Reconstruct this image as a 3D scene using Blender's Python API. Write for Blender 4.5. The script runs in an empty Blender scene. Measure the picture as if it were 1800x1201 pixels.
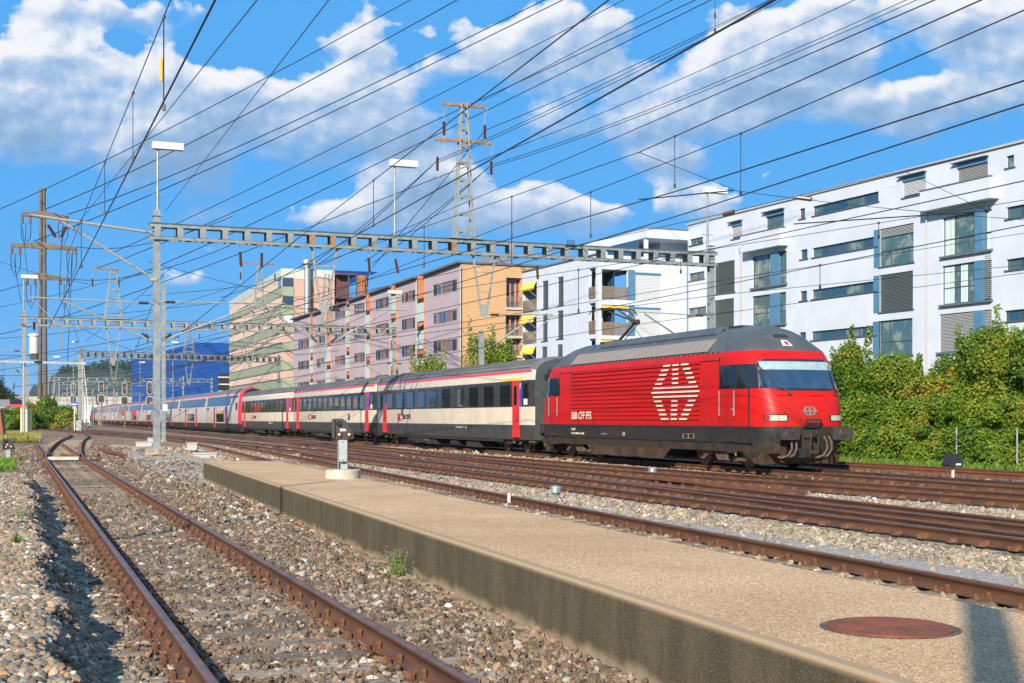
import bpy, math, random
import numpy as np
from mathutils import Vector, Matrix
sc = bpy.context.scene
R = math.radians
# ------------------------------------------------------------------ camera
F, HY, EYE = 2350.0, 734.5, 1.775
cam_d = bpy.data.cameras.new("camera"); cam = bpy.data.objects.new("camera", cam_d)
sc.collection.objects.link(cam); sc.camera = cam
cam.location = (0, 0, EYE); cam.rotation_euler = (R(90), 0, 0)
cam_d.sensor_width = 36; cam_d.lens = 36 * F / 1800; cam_d.shift_y = (HY - 600.5) / 1800
cam_d.clip_end = 9000; cam_d.clip_start = .1
# ------------------------------------------------------------------ sun and sky
SUN_EL, SAZ = R(26.5), (-.31, -.95)
_l = math.hypot(*SAZ); SAZ = (SAZ[0] / _l, SAZ[1] / _l)
sd = bpy.data.lights.new("sun", 'SUN'); so = bpy.data.objects.new("sun", sd); sc.collection.objects.link(so)
sd.energy = 5.0; sd.angle = R(.53); sd.color = (1, .87, .70)
_s = Vector((SAZ[0] * math.cos(SUN_EL), SAZ[1] * math.cos(SUN_EL), math.sin(SUN_EL)))
so.rotation_euler = _s.to_track_quat('Z', 'Y').to_euler(); so.location = (-20, -40, 40)
sc.view_settings.view_transform = 'Standard'; sc.view_settings.look = 'None'
sc.view_settings.exposure = 0.86; sc.view_settings.gamma = 1
sc.render.film_transparent = False

class NT:
    def __init__(s, nt): s.nt = nt
    def n(s, typ, ins=None, **kw):
        nd = s.nt.nodes.new(typ)
        for k, v in kw.items(): setattr(nd, k, v)
        for k, v in (ins or {}).items():
            sk = nd.inputs[k]
            if isinstance(v, bpy.types.NodeSocket): s.nt.links.new(v, sk)
            else: sk.default_value = v
        return nd
    def m(s, op, a, b=0.0, c=0.0, clamp=False):
        nd = s.nt.nodes.new('ShaderNodeMath'); nd.operation = op; nd.use_clamp = clamp
        for i, v in enumerate((a, b, c)):
            if isinstance(v, bpy.types.NodeSocket): s.nt.links.new(v, nd.inputs[i])
            else: nd.inputs[i].default_value = v
        return nd.outputs[0]
    def mix(s, f, a, b, blend='MIX'):
        nd = s.nt.nodes.new('ShaderNodeMix'); nd.data_type = 'RGBA'; nd.blend_type = blend
        for i, v in ((0, f), (6, a), (7, b)):
            if isinstance(v, bpy.types.NodeSocket): s.nt.links.new(v, nd.inputs[i])
            elif i == 0: nd.inputs[0].default_value = v
            else: nd.inputs[i].default_value = (*v, 1) if len(v) == 3 else v
        return nd.outputs[2]
    def ramp(s, f, stops, interp='LINEAR'):
        nd = s.nt.nodes.new('ShaderNodeValToRGB'); cr = nd.color_ramp; cr.interpolation = interp
        while len(cr.elements) < len(stops): cr.elements.new(.5)
        for e, (p, c) in zip(cr.elements, stops):
            e.position = p; e.color = (*c, 1) if len(c) == 3 else c
        s.nt.links.new(f, nd.inputs[0]); return nd.outputs[0]
    def ss(s, x, a, b, o0=0.0, o1=1.0):
        nd = s.nt.nodes.new('ShaderNodeMapRange'); nd.interpolation_type = 'SMOOTHSTEP'
        s.nt.links.new(x, nd.inputs[0])
        for i, v in ((1, a), (2, b), (3, o0), (4, o1)): nd.inputs[i].default_value = v
        return nd.outputs[0]

# cumulus clouds: a density field over the direction of view, used three times
CL = [(-120,240,260,105,.8),(35,165,150,85,.85),(60,105,60,40,.4),(165,150,60,45,.5),(245,130,85,55,.8),(330,190,110,70,.8),(430,165,75,50,.7),(480,215,60,50,.5),(180,260,250,55,.7),(330,270,120,45,.45),
      (560,190,55,40,.45),(665,180,75,55,.8),(640,235,110,45,.55),(650,85,75,45,.42),(560,75,45,30,.3),
      (870,100,70,50,.74),(1000,45,130,50,.68),(960,110,100,55,.72),(1080,120,85,50,.72),(1130,140,45,35,.45),(1010,190,130,50,.62),(900,215,70,40,.45),(1110,210,60,45,.4),(780,125,28,18,.25),
      (1230,110,60,40,.55),(1330,95,80,45,.75),(1440,90,85,50,.85),(1500,85,45,40,.6),(1370,170,130,45,.6),(1500,200,130,40,.5),(1340,225,90,25,.35),(1250,25,110,35,.45),
      (1615,160,50,28,.5),(1665,195,80,40,.5),(1735,175,70,40,.6),(1620,235,130,35,.38),(1730,60,130,60,.8),(1590,25,130,35,.55),(1790,100,90,80,.7),(1960,150,150,150,.9),(1480,20,90,30,.4),
      (690,335,70,35,.62),(770,320,60,35,.6),(840,345,60,30,.5),(620,375,90,26,.6),(760,385,130,28,.5),(930,345,60,28,.5),(1000,370,90,26,.45),(1110,385,110,26,.5),(1250,360,120,35,.5),(1190,285,60,30,.45),(1130,275,30,18,.3),(1215,215,70,28,.4),(1340,305,55,20,.3),(880,395,120,26,.45),
      (165,478,40,15,.42),(350,490,50,18,.45),(215,500,60,14,.25),(60,555,80,16,.3),(290,20,260,32,.42),(90,25,150,30,.35)]
w = bpy.data.worlds.new("World"); sc.world = w; w.use_nodes = True
w.cycles.sampling_method = 'MANUAL'; w.cycles.sample_map_resolution = 256
nt = w.node_tree; nt.nodes.clear(); g = NT(nt)
sky = g.n('ShaderNodeTexSky', sky_type='NISHITA'); sky.sun_disc = False; sky.sun_elevation = SUN_EL
sky.sun_rotation = math.atan2(SAZ[0], SAZ[1]); sky.altitude = 400; sky.air_density = 1.0; sky.dust_density = .3; sky.ozone_density = 3.0
tc = g.n('ShaderNodeTexCoord'); sp = g.n('ShaderNodeSeparateXYZ', {0: tc.outputs['Generated']})
ay = g.m('MAXIMUM', g.m('ABSOLUTE', sp.outputs[1]), .25)
u = g.m('DIVIDE', sp.outputs[0], ay); v = g.m('DIVIDE', sp.outputs[2], ay)
cv = g.n('ShaderNodeCombineXYZ', {0: u, 1: v}).outputs[0]
wn = g.n('ShaderNodeTexNoise', {'Vector': cv, 'Scale': 14.0, 'Detail': 2.0}, noise_dimensions='2D').outputs['Color']
cw = g.n('ShaderNodeVectorMath', {0: wn, 1: (.022, .016, 0), 2: cv}, operation='MULTIPLY_ADD').outputs[0]
acc = hacc = None
for (px, py, rx, ry, w_) in CL:
    a = g.n('ShaderNodeVectorMath', {0: cw, 1: (F / rx, F / ry, 0), 2: (-(px - 900) / rx - .011 * F / rx, -(HY - py) / ry - .008 * F / ry, 0)}, operation='MULTIPLY_ADD').outputs[0]
    dt = g.n('ShaderNodeVectorMath', {0: a, 1: a}, operation='DOT_PRODUCT').outputs['Value']
    ah = g.n('ShaderNodeVectorMath', {0: a, 1: (-.35 * w_, w_, 0)}, operation='DOT_PRODUCT').outputs['Value']
    e = g.m('POWER', math.exp(-.8), dt)
    acc = g.m('MULTIPLY', e, w_) if acc is None else g.m('MULTIPLY_ADD', e, w_, acc)
    hacc = g.m('MULTIPLY', e, ah) if hacc is None else g.m('MULTIPLY_ADD', e, ah, hacc)
hrel = g.m('DIVIDE', hacc, g.m('ADD', acc, .05))
cn = g.n('ShaderNodeVectorMath', {0: cv, 1: (1, 1.35, 1), 2: (3.1, 1.7, .4)}, operation='MULTIPLY_ADD').outputs[0]
n1 = g.n('ShaderNodeTexNoise', {'Vector': cn, 'Scale': 8.5, 'Detail': 8.0, 'Roughness': .55}, noise_dimensions='2D').outputs[0]
n1b = g.n('ShaderNodeTexNoise', {'Vector': g.n('ShaderNodeVectorMath', {0: cn, 1: (-.006, .010, 0)}, operation='ADD').outputs[0], 'Scale': 8.5, 'Detail': 5.0, 'Roughness': .55}, noise_dimensions='2D').outputs[0]
acc = g.m('MINIMUM', acc, 1.25)
d0 = g.m('ADD', g.m('MULTIPLY', acc, .95), g.m('MULTIPLY', g.m('SUBTRACT', n1, .5), 2.9))
beyond = g.m('MAXIMUM', g.ss(v, .36, .7), g.ss(sp.outputs[1], .3, -.1))      # broken cloud added out of view, overhead and behind, to neutralise the fill light
d0 = g.m('MULTIPLY_ADD', beyond, .45, d0)
soft = g.ss(hrel, -.55, .35, .85, .22)                # bases dissolve, tops are crisp
cover = g.m('DIVIDE', g.m('SUBTRACT', d0, .40), soft, clamp=True); cover = g.m('MULTIPLY', cover, g.m('SUBTRACT', 2.0, cover))
edge = g.m('MULTIPLY', g.m('SUBTRACT', n1, n1b), 3.6)
thin = g.ss(d0, .3, 1.4, .12, -.10)
lum = g.m('ADD', g.m('ADD', g.m('MULTIPLY', hrel, .62), .47), g.m('ADD', edge, thin), clamp=True)
ccol = g.ramp(lum, [(0, (2.4, 3.9, 6.1)), (.3, (3.3, 4.9, 7.2)), (.55, (5.0, 6.2, 8.0)), (.82, (8.2, 8.4, 8.9)), (1, (9.2, 9.2, 9.3))])
hs = g.n('ShaderNodeHueSaturation', {'Hue': .5, 'Saturation': 1.12, 'Value': 1.0, 'Fac': 1.0, 'Color': sky.outputs[0]}).outputs[0]
up = g.ss(v, .0, .33)
blue = g.mix(g.ss(v, -.02, .05, 0, 1), g.mix(.82, hs, (1.9, 4.3, 8.0)), g.mix(.90, hs, (.85, 4.0, 8.9)))
cover = g.m('MULTIPLY', cover, g.ss(v, .0, .05))
mixc = g.mix(g.m('MULTIPLY', cover, .93), blue, ccol)
bg = g.n('ShaderNodeBackground', {'Color': mixc, 'Strength': .0585})
g.n('ShaderNodeOutputWorld', {'Surface': bg.outputs[0]})

# ------------------------------------------------------------------ helpers
C = sc.collection
def at(px, py, Y): return Vector(((px - 900) * Y / F, Y, EYE + (HY - py) * Y / F))
def atz(px, py, z): return at(px, py, F * (z - EYE) / (HY - py))
def sm(a, b, x):
    t = np.clip((x - a) / (b - a), 0, 1); return t * t * (3 - 2 * t)
T1A, T1B = 2.016, -.3715
def t1e(x, y): return -(x - (T1A + T1B * y)) * .937          # distance to the left of the near track's centre
def gh(x, y):
    D = (x + .3638 * y) * .94
    m = .13 * np.maximum(sm(4.3, 5.9, D), sm(45., 95., y))
    e = t1e(x, y)
    bump = .42 + .03 * np.sin(x * 2.1 + y * 1.3) + .03 * np.sin(y * .9 + 1)
    crest = 1.72 + .06 * np.sin(y * 1.7) + .05 * np.sin(y * 3.9 + 2)
    b = bump * sm(0, 1, (e - crest + .40) / .40) * (1 - .45 * sm(2., 6., e)) * (1 - sm(33., 38., y))
    return m + np.where(e > .9, b, 0)
def ghs(x, y): return float(gh(np.float64(x), np.float64(y)))

MATS = {}
def mat(name, col, rough=.6, metal=0., var=.0, scale=3., col2=None, bump=0., bscale=20., spec=.5, coat=0., emis=None, alpha=None, detail=4., coords='Object', stretch=None, lo=.35, hi=.65):
    if name in MATS: return MATS[name]
    m = bpy.data.materials.new(name); m.use_nodes = True; nt = m.node_tree; nt.nodes.clear(); g = NT(nt)
    b = g.n('ShaderNodeBsdfPrincipled', {'Base Color': (*col, 1), 'Roughness': rough, 'Metallic': metal, 'Specular IOR Level': spec, 'Coat Weight': coat, 'Coat Roughness': .08})
    g.n('ShaderNodeOutputMaterial', {'Surface': b.outputs[0]})
    tc = g.n('ShaderNodeTexCoord').outputs[coords]
    if stretch: tc = g.n('ShaderNodeVectorMath', {0: tc, 1: stretch}, operation='MULTIPLY').outputs[0]
    if var or col2:
        n1 = g.n('ShaderNodeTexNoise', {'Vector': tc, 'Scale': scale, 'Detail': detail, 'Roughness': .62}).outputs[0]
        f = g.ss(n1, lo, hi)
        c2 = col2 or tuple(max(0, c * (1 - var)) for c in col)
        nt.links.new(g.mix(f, col, c2), b.inputs['Base Color'])
        nt.links.new(g.m('ADD', g.m('MULTIPLY', n1, .25), rough - .12, clamp=True), b.inputs['Roughness'])
    if bump:
        n2 = g.n('ShaderNodeTexNoise', {'Vector': tc, 'Scale': bscale, 'Detail': 5., 'Roughness': .6}).outputs[0]
        bp = g.n('ShaderNodeBump', {'Height': n2, 'Strength': 1., 'Distance': bump}).outputs[0]
        nt.links.new(bp, b.inputs['Normal'])
    if emis: b.inputs['Emission Color'].default_value = (*emis[0], 1); b.inputs['Emission Strength'].default_value = emis[1]
    MATS[name] = m; return m

class MB:
    def __init__(s): s.v = []; s.f = []; s.m = []
    def add(s, vs, fs, mi=0):
        o = len(s.v); s.v += [tuple(p) for p in vs]
        for k, f in enumerate(fs): s.f.append(tuple(o + i for i in f)); s.m.append(mi[k] if isinstance(mi, (list, tuple)) else mi)
        return s
    def box(s, x0, x1, y0, y1, z0, z1, mi=0, M=None):
        vs = [Vector((x, y, z)) for z in (z0, z1) for y in (y0, y1) for x in (x0, x1)]
        if M is not None: vs = [M @ p for p in vs]
        return s.add(vs, [(0, 2, 3, 1), (4, 5, 7, 6), (0, 1, 5, 4), (2, 6, 7, 3), (0, 4, 6, 2), (1, 3, 7, 5)], mi)
    def bar(s, a, b, w, h=None, mi=0, up=(0, 0, 1)):
        a, b = Vector(a), Vector(b); h = h or w; d = (b - a); L = d.length
        if L < 1e-6: return s
        d /= L; u0 = Vector(up)
        if abs(d.dot(u0)) > .98: u0 = Vector((1, 0, 0))
        sx = d.cross(u0).normalized(); uz = sx.cross(d)
        vs = [p + sx * i * w / 2 + uz * j * h / 2 for p in (a, b) for i, j in ((-1, -1), (1, -1), (1, 1), (-1, 1))]
        return s.add(vs, [(3, 2, 1, 0), (4, 5, 6, 7), (0, 1, 5, 4), (1, 2, 6, 5), (2, 3, 7, 6), (3, 0, 4, 7)], mi)
    def tube(s, pts, r, n=6, mi=0, caps=True):
        pts = [Vector(p) for p in pts]; k = len(pts); rs = r if isinstance(r, (list, tuple)) else [r] * k
        vs = []; prev = None
        for i, p in enumerate(pts):
            d = (pts[min(i + 1, k - 1)] - pts[max(i - 1, 0)]).normalized()
            if prev is None:
                u0 = Vector((0, 0, 1)) if abs(d.z) < .9 else Vector((1, 0, 0)); sx = d.cross(u0).normalized()
            else: sx = (prev - d * prev.dot(d)).normalized()
            prev = sx; sy = d.cross(sx)
            for j in range(n):
                a = 2 * math.pi * j / n; vs.append(p + (sx * math.cos(a) + sy * math.sin(a)) * rs[i])
        fs = [(i * n + j, i * n + (j + 1) % n, (i + 1) * n + (j + 1) % n, (i + 1) * n + j) for i in range(k - 1) for j in range(n)]
        if caps: fs += [tuple(range(n - 1, -1, -1)), tuple((k - 1) * n + j for j in range(n))]
        return s.add(vs, fs, mi)
    def lathe(s, prof, n=12, c=(0, 0, 0), mi=0, ax='z', caps=True):
        vs = []
        for (r, z) in prof:
            for j in range(n):
                a = 2 * math.pi * j / n; p = (r * math.cos(a), r * math.sin(a), z)
                if ax == 'y': p = (p[0], p[2], p[1])
                if ax == 'x': p = (p[2], p[0], p[1])
                vs.append((p[0] + c[0], p[1] + c[1], p[2] + c[2]))
        k = len(prof)
        fs = [(i * n + j, i * n + (j + 1) % n, (i + 1) * n + (j + 1) % n, (i + 1) * n + j) for i in range(k - 1) for j in range(n)]
        if caps: fs += [tuple(range(n - 1, -1, -1)), tuple((k - 1) * n + j for j in range(n))]
        return s.add(vs, fs, mi)
    def prism(s, poly, d0, d1, ax='y', mi=0):
        """polygon (a,b) extruded: ax y -> points (a, d, b); ax x -> (d, a, b); ax z -> (a, b, d)"""
        def P(a, b, d): return (a, d, b) if ax == 'y' else ((d, a, b) if ax == 'x' else (a, b, d))
        n = len(poly); vs = [P(a, b, d0) for a, b in poly] + [P(a, b, d1) for a, b in poly]
        return s.add(vs, [tuple(range(n)), tuple(range(2 * n - 1, n - 1, -1))] + [(j, j + n, (j + 1) % n + n, (j + 1) % n) for j in range(n)], mi)
    def mesh(s, name, mats, smooth=False, fixn=True):
        me = bpy.data.meshes.new(name); me.from_pydata(s.v, [], s.f)
        for m in (mats if isinstance(mats, (list, tuple)) else [mats]): me.materials.append(m)
        me.polygons.foreach_set('material_index', s.m)
        if fixn:
            import bmesh
            bm = bmesh.new(); bm.from_mesh(me); bmesh.ops.recalc_face_normals(bm, faces=bm.faces); bm.to_mesh(me); bm.free()
        if smooth: smooth_me(me, 35)
        me.update(); return me
    def build(s, name, mats, parent=None, smooth=False, loc=None, rotz=None, **kw):
        return link(name, s.mesh(name, mats, smooth), parent, loc, rotz, **kw)
def smooth_me(me, ang=35):
    import bmesh
    bm = bmesh.new(); bm.from_mesh(me)
    for f in bm.faces: f.smooth = True
    for e in bm.edges:
        e.smooth = not (len(e.link_faces) == 2 and e.calc_face_angle(0) > R(ang)) if len(e.link_faces) == 2 else False
    bm.to_mesh(me); bm.free()
def tag(o, label=None, cat=None, group=None, kind=None):
    if label: o['label'] = label
    if cat: o['category'] = cat
    if group: o['group'] = group
    if kind: o['kind'] = kind
    return o
def link(name, me, parent=None, loc=None, rotz=None, label=None, cat=None, group=None, kind=None, rot=None):
    o = bpy.data.objects.new(name, me); C.objects.link(o)
    if loc is not None: o.location = loc
    if rotz is not None: o.rotation_euler = (0, 0, rotz)
    if rot is not None: o.rotation_euler = rot
    if parent: o.parent = parent
    return tag(o, label, cat, group, kind)
def thing(name, label, cat, loc=(0, 0, 0), rotz=0, group=None): return link(name, None, None, loc, rotz, label, cat, group)
def copy_tree(o, parent=None):
    c = o.copy(); C.objects.link(c)
    if parent: c.parent = parent
    for ch in [k for k in bpy.data.objects if k.parent == o and k != c]: copy_tree(ch, c)
    return c
def text_mesh(body, size, extrude=.002, align='LEFT', sx=1., bold=0., sp=1.):
    cu = bpy.data.curves.new('lettering', 'FONT'); cu.body = body; cu.size = size; cu.extrude = extrude; cu.align_x = align; cu.offset = bold; cu.space_character = sp; cu.resolution_u = 2
    ob = bpy.data.objects.new('lettering', cu); C.objects.link(ob)
    dg = bpy.context.evaluated_depsgraph_get(); dg.update()
    me = bpy.data.meshes.new_from_object(ob.evaluated_get(dg)); bpy.data.objects.remove(ob); bpy.data.curves.remove(cu)
    if sx != 1: me.transform(Matrix.Diagonal((sx, 1, 1, 1)))
    return me
# ------------------------------------------------------------------ materials
M = {}
M['steel'] = mat('galvanised steel', (.25, .295, .31), .5, .3, .3, 2.5, bump=.002, bscale=30)
M['steel_rust'] = mat('galvanised steel with rust', (.26, .285, .28), .6, .25, 0, 1.6, col2=(.20, .13, .07), lo=.5, hi=.7)
M['rusty'] = mat('rusty steel', (.30, .18, .09), .75, .1, .4, 6)
M['white_metal'] = mat('white lamp housing', (.50, .53, .55), .4)
M['rust_rail'] = mat('rusty rail', (.115, .050, .023), .62, .15, 0, 1.4, col2=(.070, .032, .017), stretch=(1, 1, 4), bump=.002, bscale=35)
M['rust_dark'] = mat('dark rail rust', (.125, .055, .033), .62, .2, 0, 2.4, col2=(.19, .07, .035))
M['rail_top'] = mat('worn rail head', (.24, .20, .18), .30, .8, .3, 5)
M['rail_top_dull'] = mat('dull rail head', (.19, .085, .045), .36, .45, .35, 5)
M['clip'] = mat('rusty fastening', (.085, .035, .018), .75, .1, 0, 9., col2=(.20, .095, .045), coords='Object')
M['sleeper'] = mat('weathered timber sleeper', (.25, .20, .15), .85, 0, 0, 3., col2=(.11, .085, .062), stretch=(1.2, 14, 14), bump=.008, bscale=6)
_nt = M['sleeper'].node_tree; _g = NT(_nt); _b = [n_ for n_ in _nt.nodes if n_.type == 'BSDF_PRINCIPLED'][0]; _src = _b.inputs['Base Color'].links[0].from_socket
_rv = _g.n('ShaderNodeMapRange', {0: _g.n('ShaderNodeObjectInfo').outputs['Random'], 3: .55, 4: 1.35}).outputs[0]
_nt.links.new(_g.mix(1., _src, _g.n('ShaderNodeCombineXYZ', {0: _rv, 1: _rv, 2: _rv}).outputs[0], 'MULTIPLY'), _b.inputs['Base Color'])
M['dark'] = mat('black iron', (.018, .018, .02), .5, .2)
M['black_plastic'] = mat('black paint', (.022, .024, .028), .38, 0, .3, 8)
M['wire'] = mat('black wire', (.02, .022, .026), .5, .3)
M['insul'] = mat('brown insulator', (.075, .028, .020), .3)
M['concrete'] = mat('pale concrete', (.46, .43, .36), .8, 0, .25, 4, bump=.004, bscale=40)
M['concrete_old'] = mat('stained concrete', (.40, .34, .26), .85, 0, 0, 3, col2=(.17, .15, .12), bump=.01, bscale=18)
M['rust_lid'] = mat('rusty cast iron', (.20, .052, .022), .7, .15, 0, 3, col2=(.12, .042, .022), bump=.003, bscale=60)
M['pole_conc'] = mat('spun concrete pole', (.12, .10, .075), .85, 0, .3, .4)

# gravel ground seen from afar: colour and relief from its own stones
def ground_mat():
    m = bpy.data.materials.new('ballast ground'); m.use_nodes = True; nt = m.node_tree; nt.nodes.clear(); g = NT(nt)
    b = g.n('ShaderNodeBsdfPrincipled', {'Roughness': .9, 'Specular IOR Level': .25}); g.n('ShaderNodeOutputMaterial', {'Surface': b.outputs[0]})
    P = g.n('ShaderNodeNewGeometry').outputs['Position']; sp = g.n('ShaderNodeSeparateXYZ', {0: P})
    X, Y = sp.outputs[0], sp.outputs[1]
    D = g.m('MULTIPLY', g.m('MULTIPLY_ADD', Y, .3638, X), .94)
    vo = g.n('ShaderNodeTexVoronoi', {'Vector': P, 'Scale': 17.}); cc = g.n('ShaderNodeSeparateColor', {0: vo.outputs['Color']})
    col = g.ramp(cc.outputs[0], [(0, (.09, .075, .06)), (.3, (.19, .165, .135)), (.55, (.28, .255, .22)), (.8, (.33, .26, .19)), (.93, (.40, .385, .35)), (1, (.30, .16, .09))])
    n1 = g.n('ShaderNodeTexNoise', {'Vector': P, 'Scale': .35, 'Detail': 6.}).outputs[0]
    sp2 = g.n('ShaderNodeTexNoise', {'Vector': P, 'Scale': 1.6, 'Detail': 10., 'Roughness': .88}).outputs[0]
    col = g.mix(1., col, g.ramp(sp2, [(.40, (.38, .33, .29)), (.5, (.92, .84, .76)), (.60, (1.9, 1.78, 1.6))]), 'MULTIPLY')
    brown = g.mix(1., col, (.70, .50, .36), 'MULTIPLY')                      # ballast stained by brake dust, between the main tracks far off
    col = g.mix(g.m('MULTIPLY', g.ss(n1, .35, .65, .25, .9), g.ss(Y, 55., 90.)), col, brown)
    fine = g.n('ShaderNodeTexVoronoi', {'Vector': P, 'Scale': 55.}); fc = g.n('ShaderNodeSeparateColor', {0: fine.outputs['Color']})
    fcol = g.ramp(fc.outputs[0], [(0, (.17, .155, .14)), (.5, (.29, .268, .245)), (1, (.42, .395, .365))])
    # pale fine grit: the walkway by the big mast and the strip between the two tracks beyond the platform
    gx = g.m('MULTIPLY_ADD', Y, .345, X)
    nn = g.m('MULTIPLY', g.m('SUBTRACT', g.n('ShaderNodeTexNoise', {'Vector': P, 'Scale': 1.2, 'Detail': 4.}).outputs[0], .5), .9)
    gx = g.m('ADD', gx, nn)
    e1 = g.m('MULTIPLY', g.m('MULTIPLY', g.ss(gx, 3.15, 3.5), g.ss(gx, 5.6, 5.9, 1, 0)), g.m('MULTIPLY', g.ss(Y, 34., 37.), g.ss(Y, 74., 82., 1, 0)))
    dd = g.m('ADD', D, g.m('MULTIPLY', nn, .6))
    e2 = g.m('MULTIPLY', g.m('MULTIPLY', g.ss(dd, 8.75, 9.0), g.ss(dd, 9.8, 10.1, 1, 0)), g.ss(Y, 28., 38., 1, 0))
    e3 = g.m('MULTIPLY', g.m('MULTIPLY', g.ss(dd, 12.6, 13.2), g.ss(dd, 14.6, 15.0, 1, 0)), g.m('MULTIPLY', g.ss(Y, 60., 66.), g.ss(Y, 82., 90., 1, 0)))
    col = g.mix(g.m('MAXIMUM', e3, g.m('MAXIMUM', e1, e2)), col, fcol)
    # grass verge beyond the last track, at the far bushes and beyond the station throat
    gn = g.n('ShaderNodeTexNoise', {'Vector': P, 'Scale': 2.3, 'Detail': 7.}).outputs[0]
    gcol = g.ramp(gn, [(.3, (.05, .085, .018)), (.6, (.11, .16, .03)), (.8, (.17, .18, .05))])
    edge = g.m('ADD', D, g.m('MULTIPLY', g.m('SUBTRACT', gn, .5), 1.6))
    gr = g.m('MAXIMUM', g.ss(edge, 27.0, 27.3), g.m('MULTIPLY', g.ss(g.m('MULTIPLY_ADD', Y, .46, X), -2., -6.), g.ss(Y, 105., 125.)))
    col = g.mix(gr, col, gcol)
    nt.links.new(col, b.inputs['Base Color'])
    h = g.m('ADD', g.m('MULTIPLY', vo.outputs['Distance'], -.5), g.m('MULTIPLY', fine.outputs['Distance'], -.15))
    bp = g.n('ShaderNodeBump', {'Height': h, 'Strength': 1., 'Distance': .05}).outputs[0]
    nt.links.new(bp, b.inputs['Normal']); return m
xs = np.unique(np.concatenate([-np.geomspace(40, 3500, 26), np.arange(-40, 24, .22), np.geomspace(24, 3000, 30)]))
ys = np.unique(np.concatenate([[-60, -30, -10, 0], np.arange(2, 45, .3), np.arange(45, 130, 1.5), np.geomspace(130, 6000, 60)]))
GX, GY = np.meshgrid(xs, ys); GZ = gh(GX, GY) - .035
nv = np.stack([GX.ravel(), GY.ravel(), GZ.ravel()], 1); nx, ny = len(xs), len(ys)
ii = (np.arange(ny - 1)[:, None] * nx + np.arange(nx - 1)[None, :]).ravel()
fa = np.stack([ii, ii + 1, ii + nx + 1, ii + nx], 1)
def np_mesh(name, v, f, mats, smooth=False):
    me = bpy.data.meshes.new(name); k = f.shape[1]
    me.vertices.add(len(v)); me.vertices.foreach_set('co', v.astype(np.float32).ravel())
    me.loops.add(f.size); me.loops.foreach_set('vertex_index', f.astype(np.int32).ravel())
    me.polygons.add(len(f)); me.polygons.foreach_set('loop_start', np.arange(0, f.size, k, dtype=np.int32))
    if smooth: me.polygons.foreach_set('use_smooth', np.ones(len(f), bool))
    for m in mats: me.materials.append(m)
    me.update(calc_edges=True); return me
link('ground', np_mesh('ground', nv, fa, [ground_mat()], True), kind='structure')

# ------------------------------------------------------------------ tracks
TN = Vector((.94, .342, 0)); TD = Vector((-.342, .94, 0))          # across (away from the camera) and along (towards the station throat)
def line_D(D, y): return D / .94 - .3638 * y
def poly_D(pairs): return [(line_D(D, y), y) for (y, D) in pairs]
tracks = {
 'near': [(T1A + T1B * y, y) for y in (-30, 0, 30, 57)] + [(-24.0, 72), (-29.2, 88.5), (-34.3, 105.6), (-38.6, 119.5), (-42.6, 131)],
 'siding': [(T1A + T1B * y, y) for y in (57.6, 66, 80)],
 'platform': [(7.36 - .318 * y, y) for y in (-30, 5, 30, 60, 72)] + [(-19.3, 83), (-24.2, 95), (-30.9, 111), (-39.5, 130), (-67, 190), (-110, 285)],
 'second': poly_D([(-30, 12.35), (0, 12.35), (40, 12.35), (75, 12.3)]) + [(-23.9, 100), (-31.5, 117), (-45.5, 150), (-80, 228), (-115, 300)],
 'third': poly_D([(-20, 20.2), (10, 18.7), (25.5, 17.9), (31, 17.2), (37, 16.85), (48, 16.4), (75, 16.4), (150, 16.2), (330, 15.0)]),
 'train': [(5.4 + 80 * .342, 46.56 - 80 * .94), (5.4, 46.56), (5.4 - 115.65 * .342, 46.56 + 115.65 * .94), (-123.5, 391)],
 'far': poly_D([(-40, 25.4), (60, 25.4), (150, 25.3), (340, 24.6)]),
 'crossover': poly_D([(15, 12.75), (25.5, 13.3), (31, 13.65), (40, 13.95), (52, 14.4), (70, 15.5), (86, 16.3)]),
}
def resample(P, step):
    P = [np.array(p, float) for p in P]; L = [0]
    for a, b in zip(P, P[1:]): L.append(L[-1] + np.linalg.norm(b - a))
    n = max(2, int(L[-1] / step) + 1); s = np.linspace(0, L[-1], n)
    X = np.interp(s, L, [p[0] for p in P]); Y = np.interp(s, L, [p[1] for p in P])
    if len(P) > 3:
        k = max(1, int(6 / step)); ker = np.ones(2 * k + 1) / (2 * k + 1)
        for A in (X, Y):
            pad = np.concatenate([2 * A[0] - A[k:0:-1], A, 2 * A[-1] - A[-2:-k - 2:-1]]); A[:] = np.convolve(pad, ker, 'valid')
    return np.stack([X, Y], 1)
RP = [(-.07, 0), (-.07, .012), (-.012, .03), (-.010, .108), (-.034, .122), (-.035, .146), (-.026, .154), (.026, .154), (.035, .146), (.034, .122), (.010, .108), (.012, .03), (.07, .012), (.07, 0)]
def offset(pts, o):
    t = np.gradient(pts, axis=0); t /= np.linalg.norm(t, axis=1)[:, None]
    return pts + np.stack([t[:, 1], -t[:, 0]], 1) * o
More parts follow.
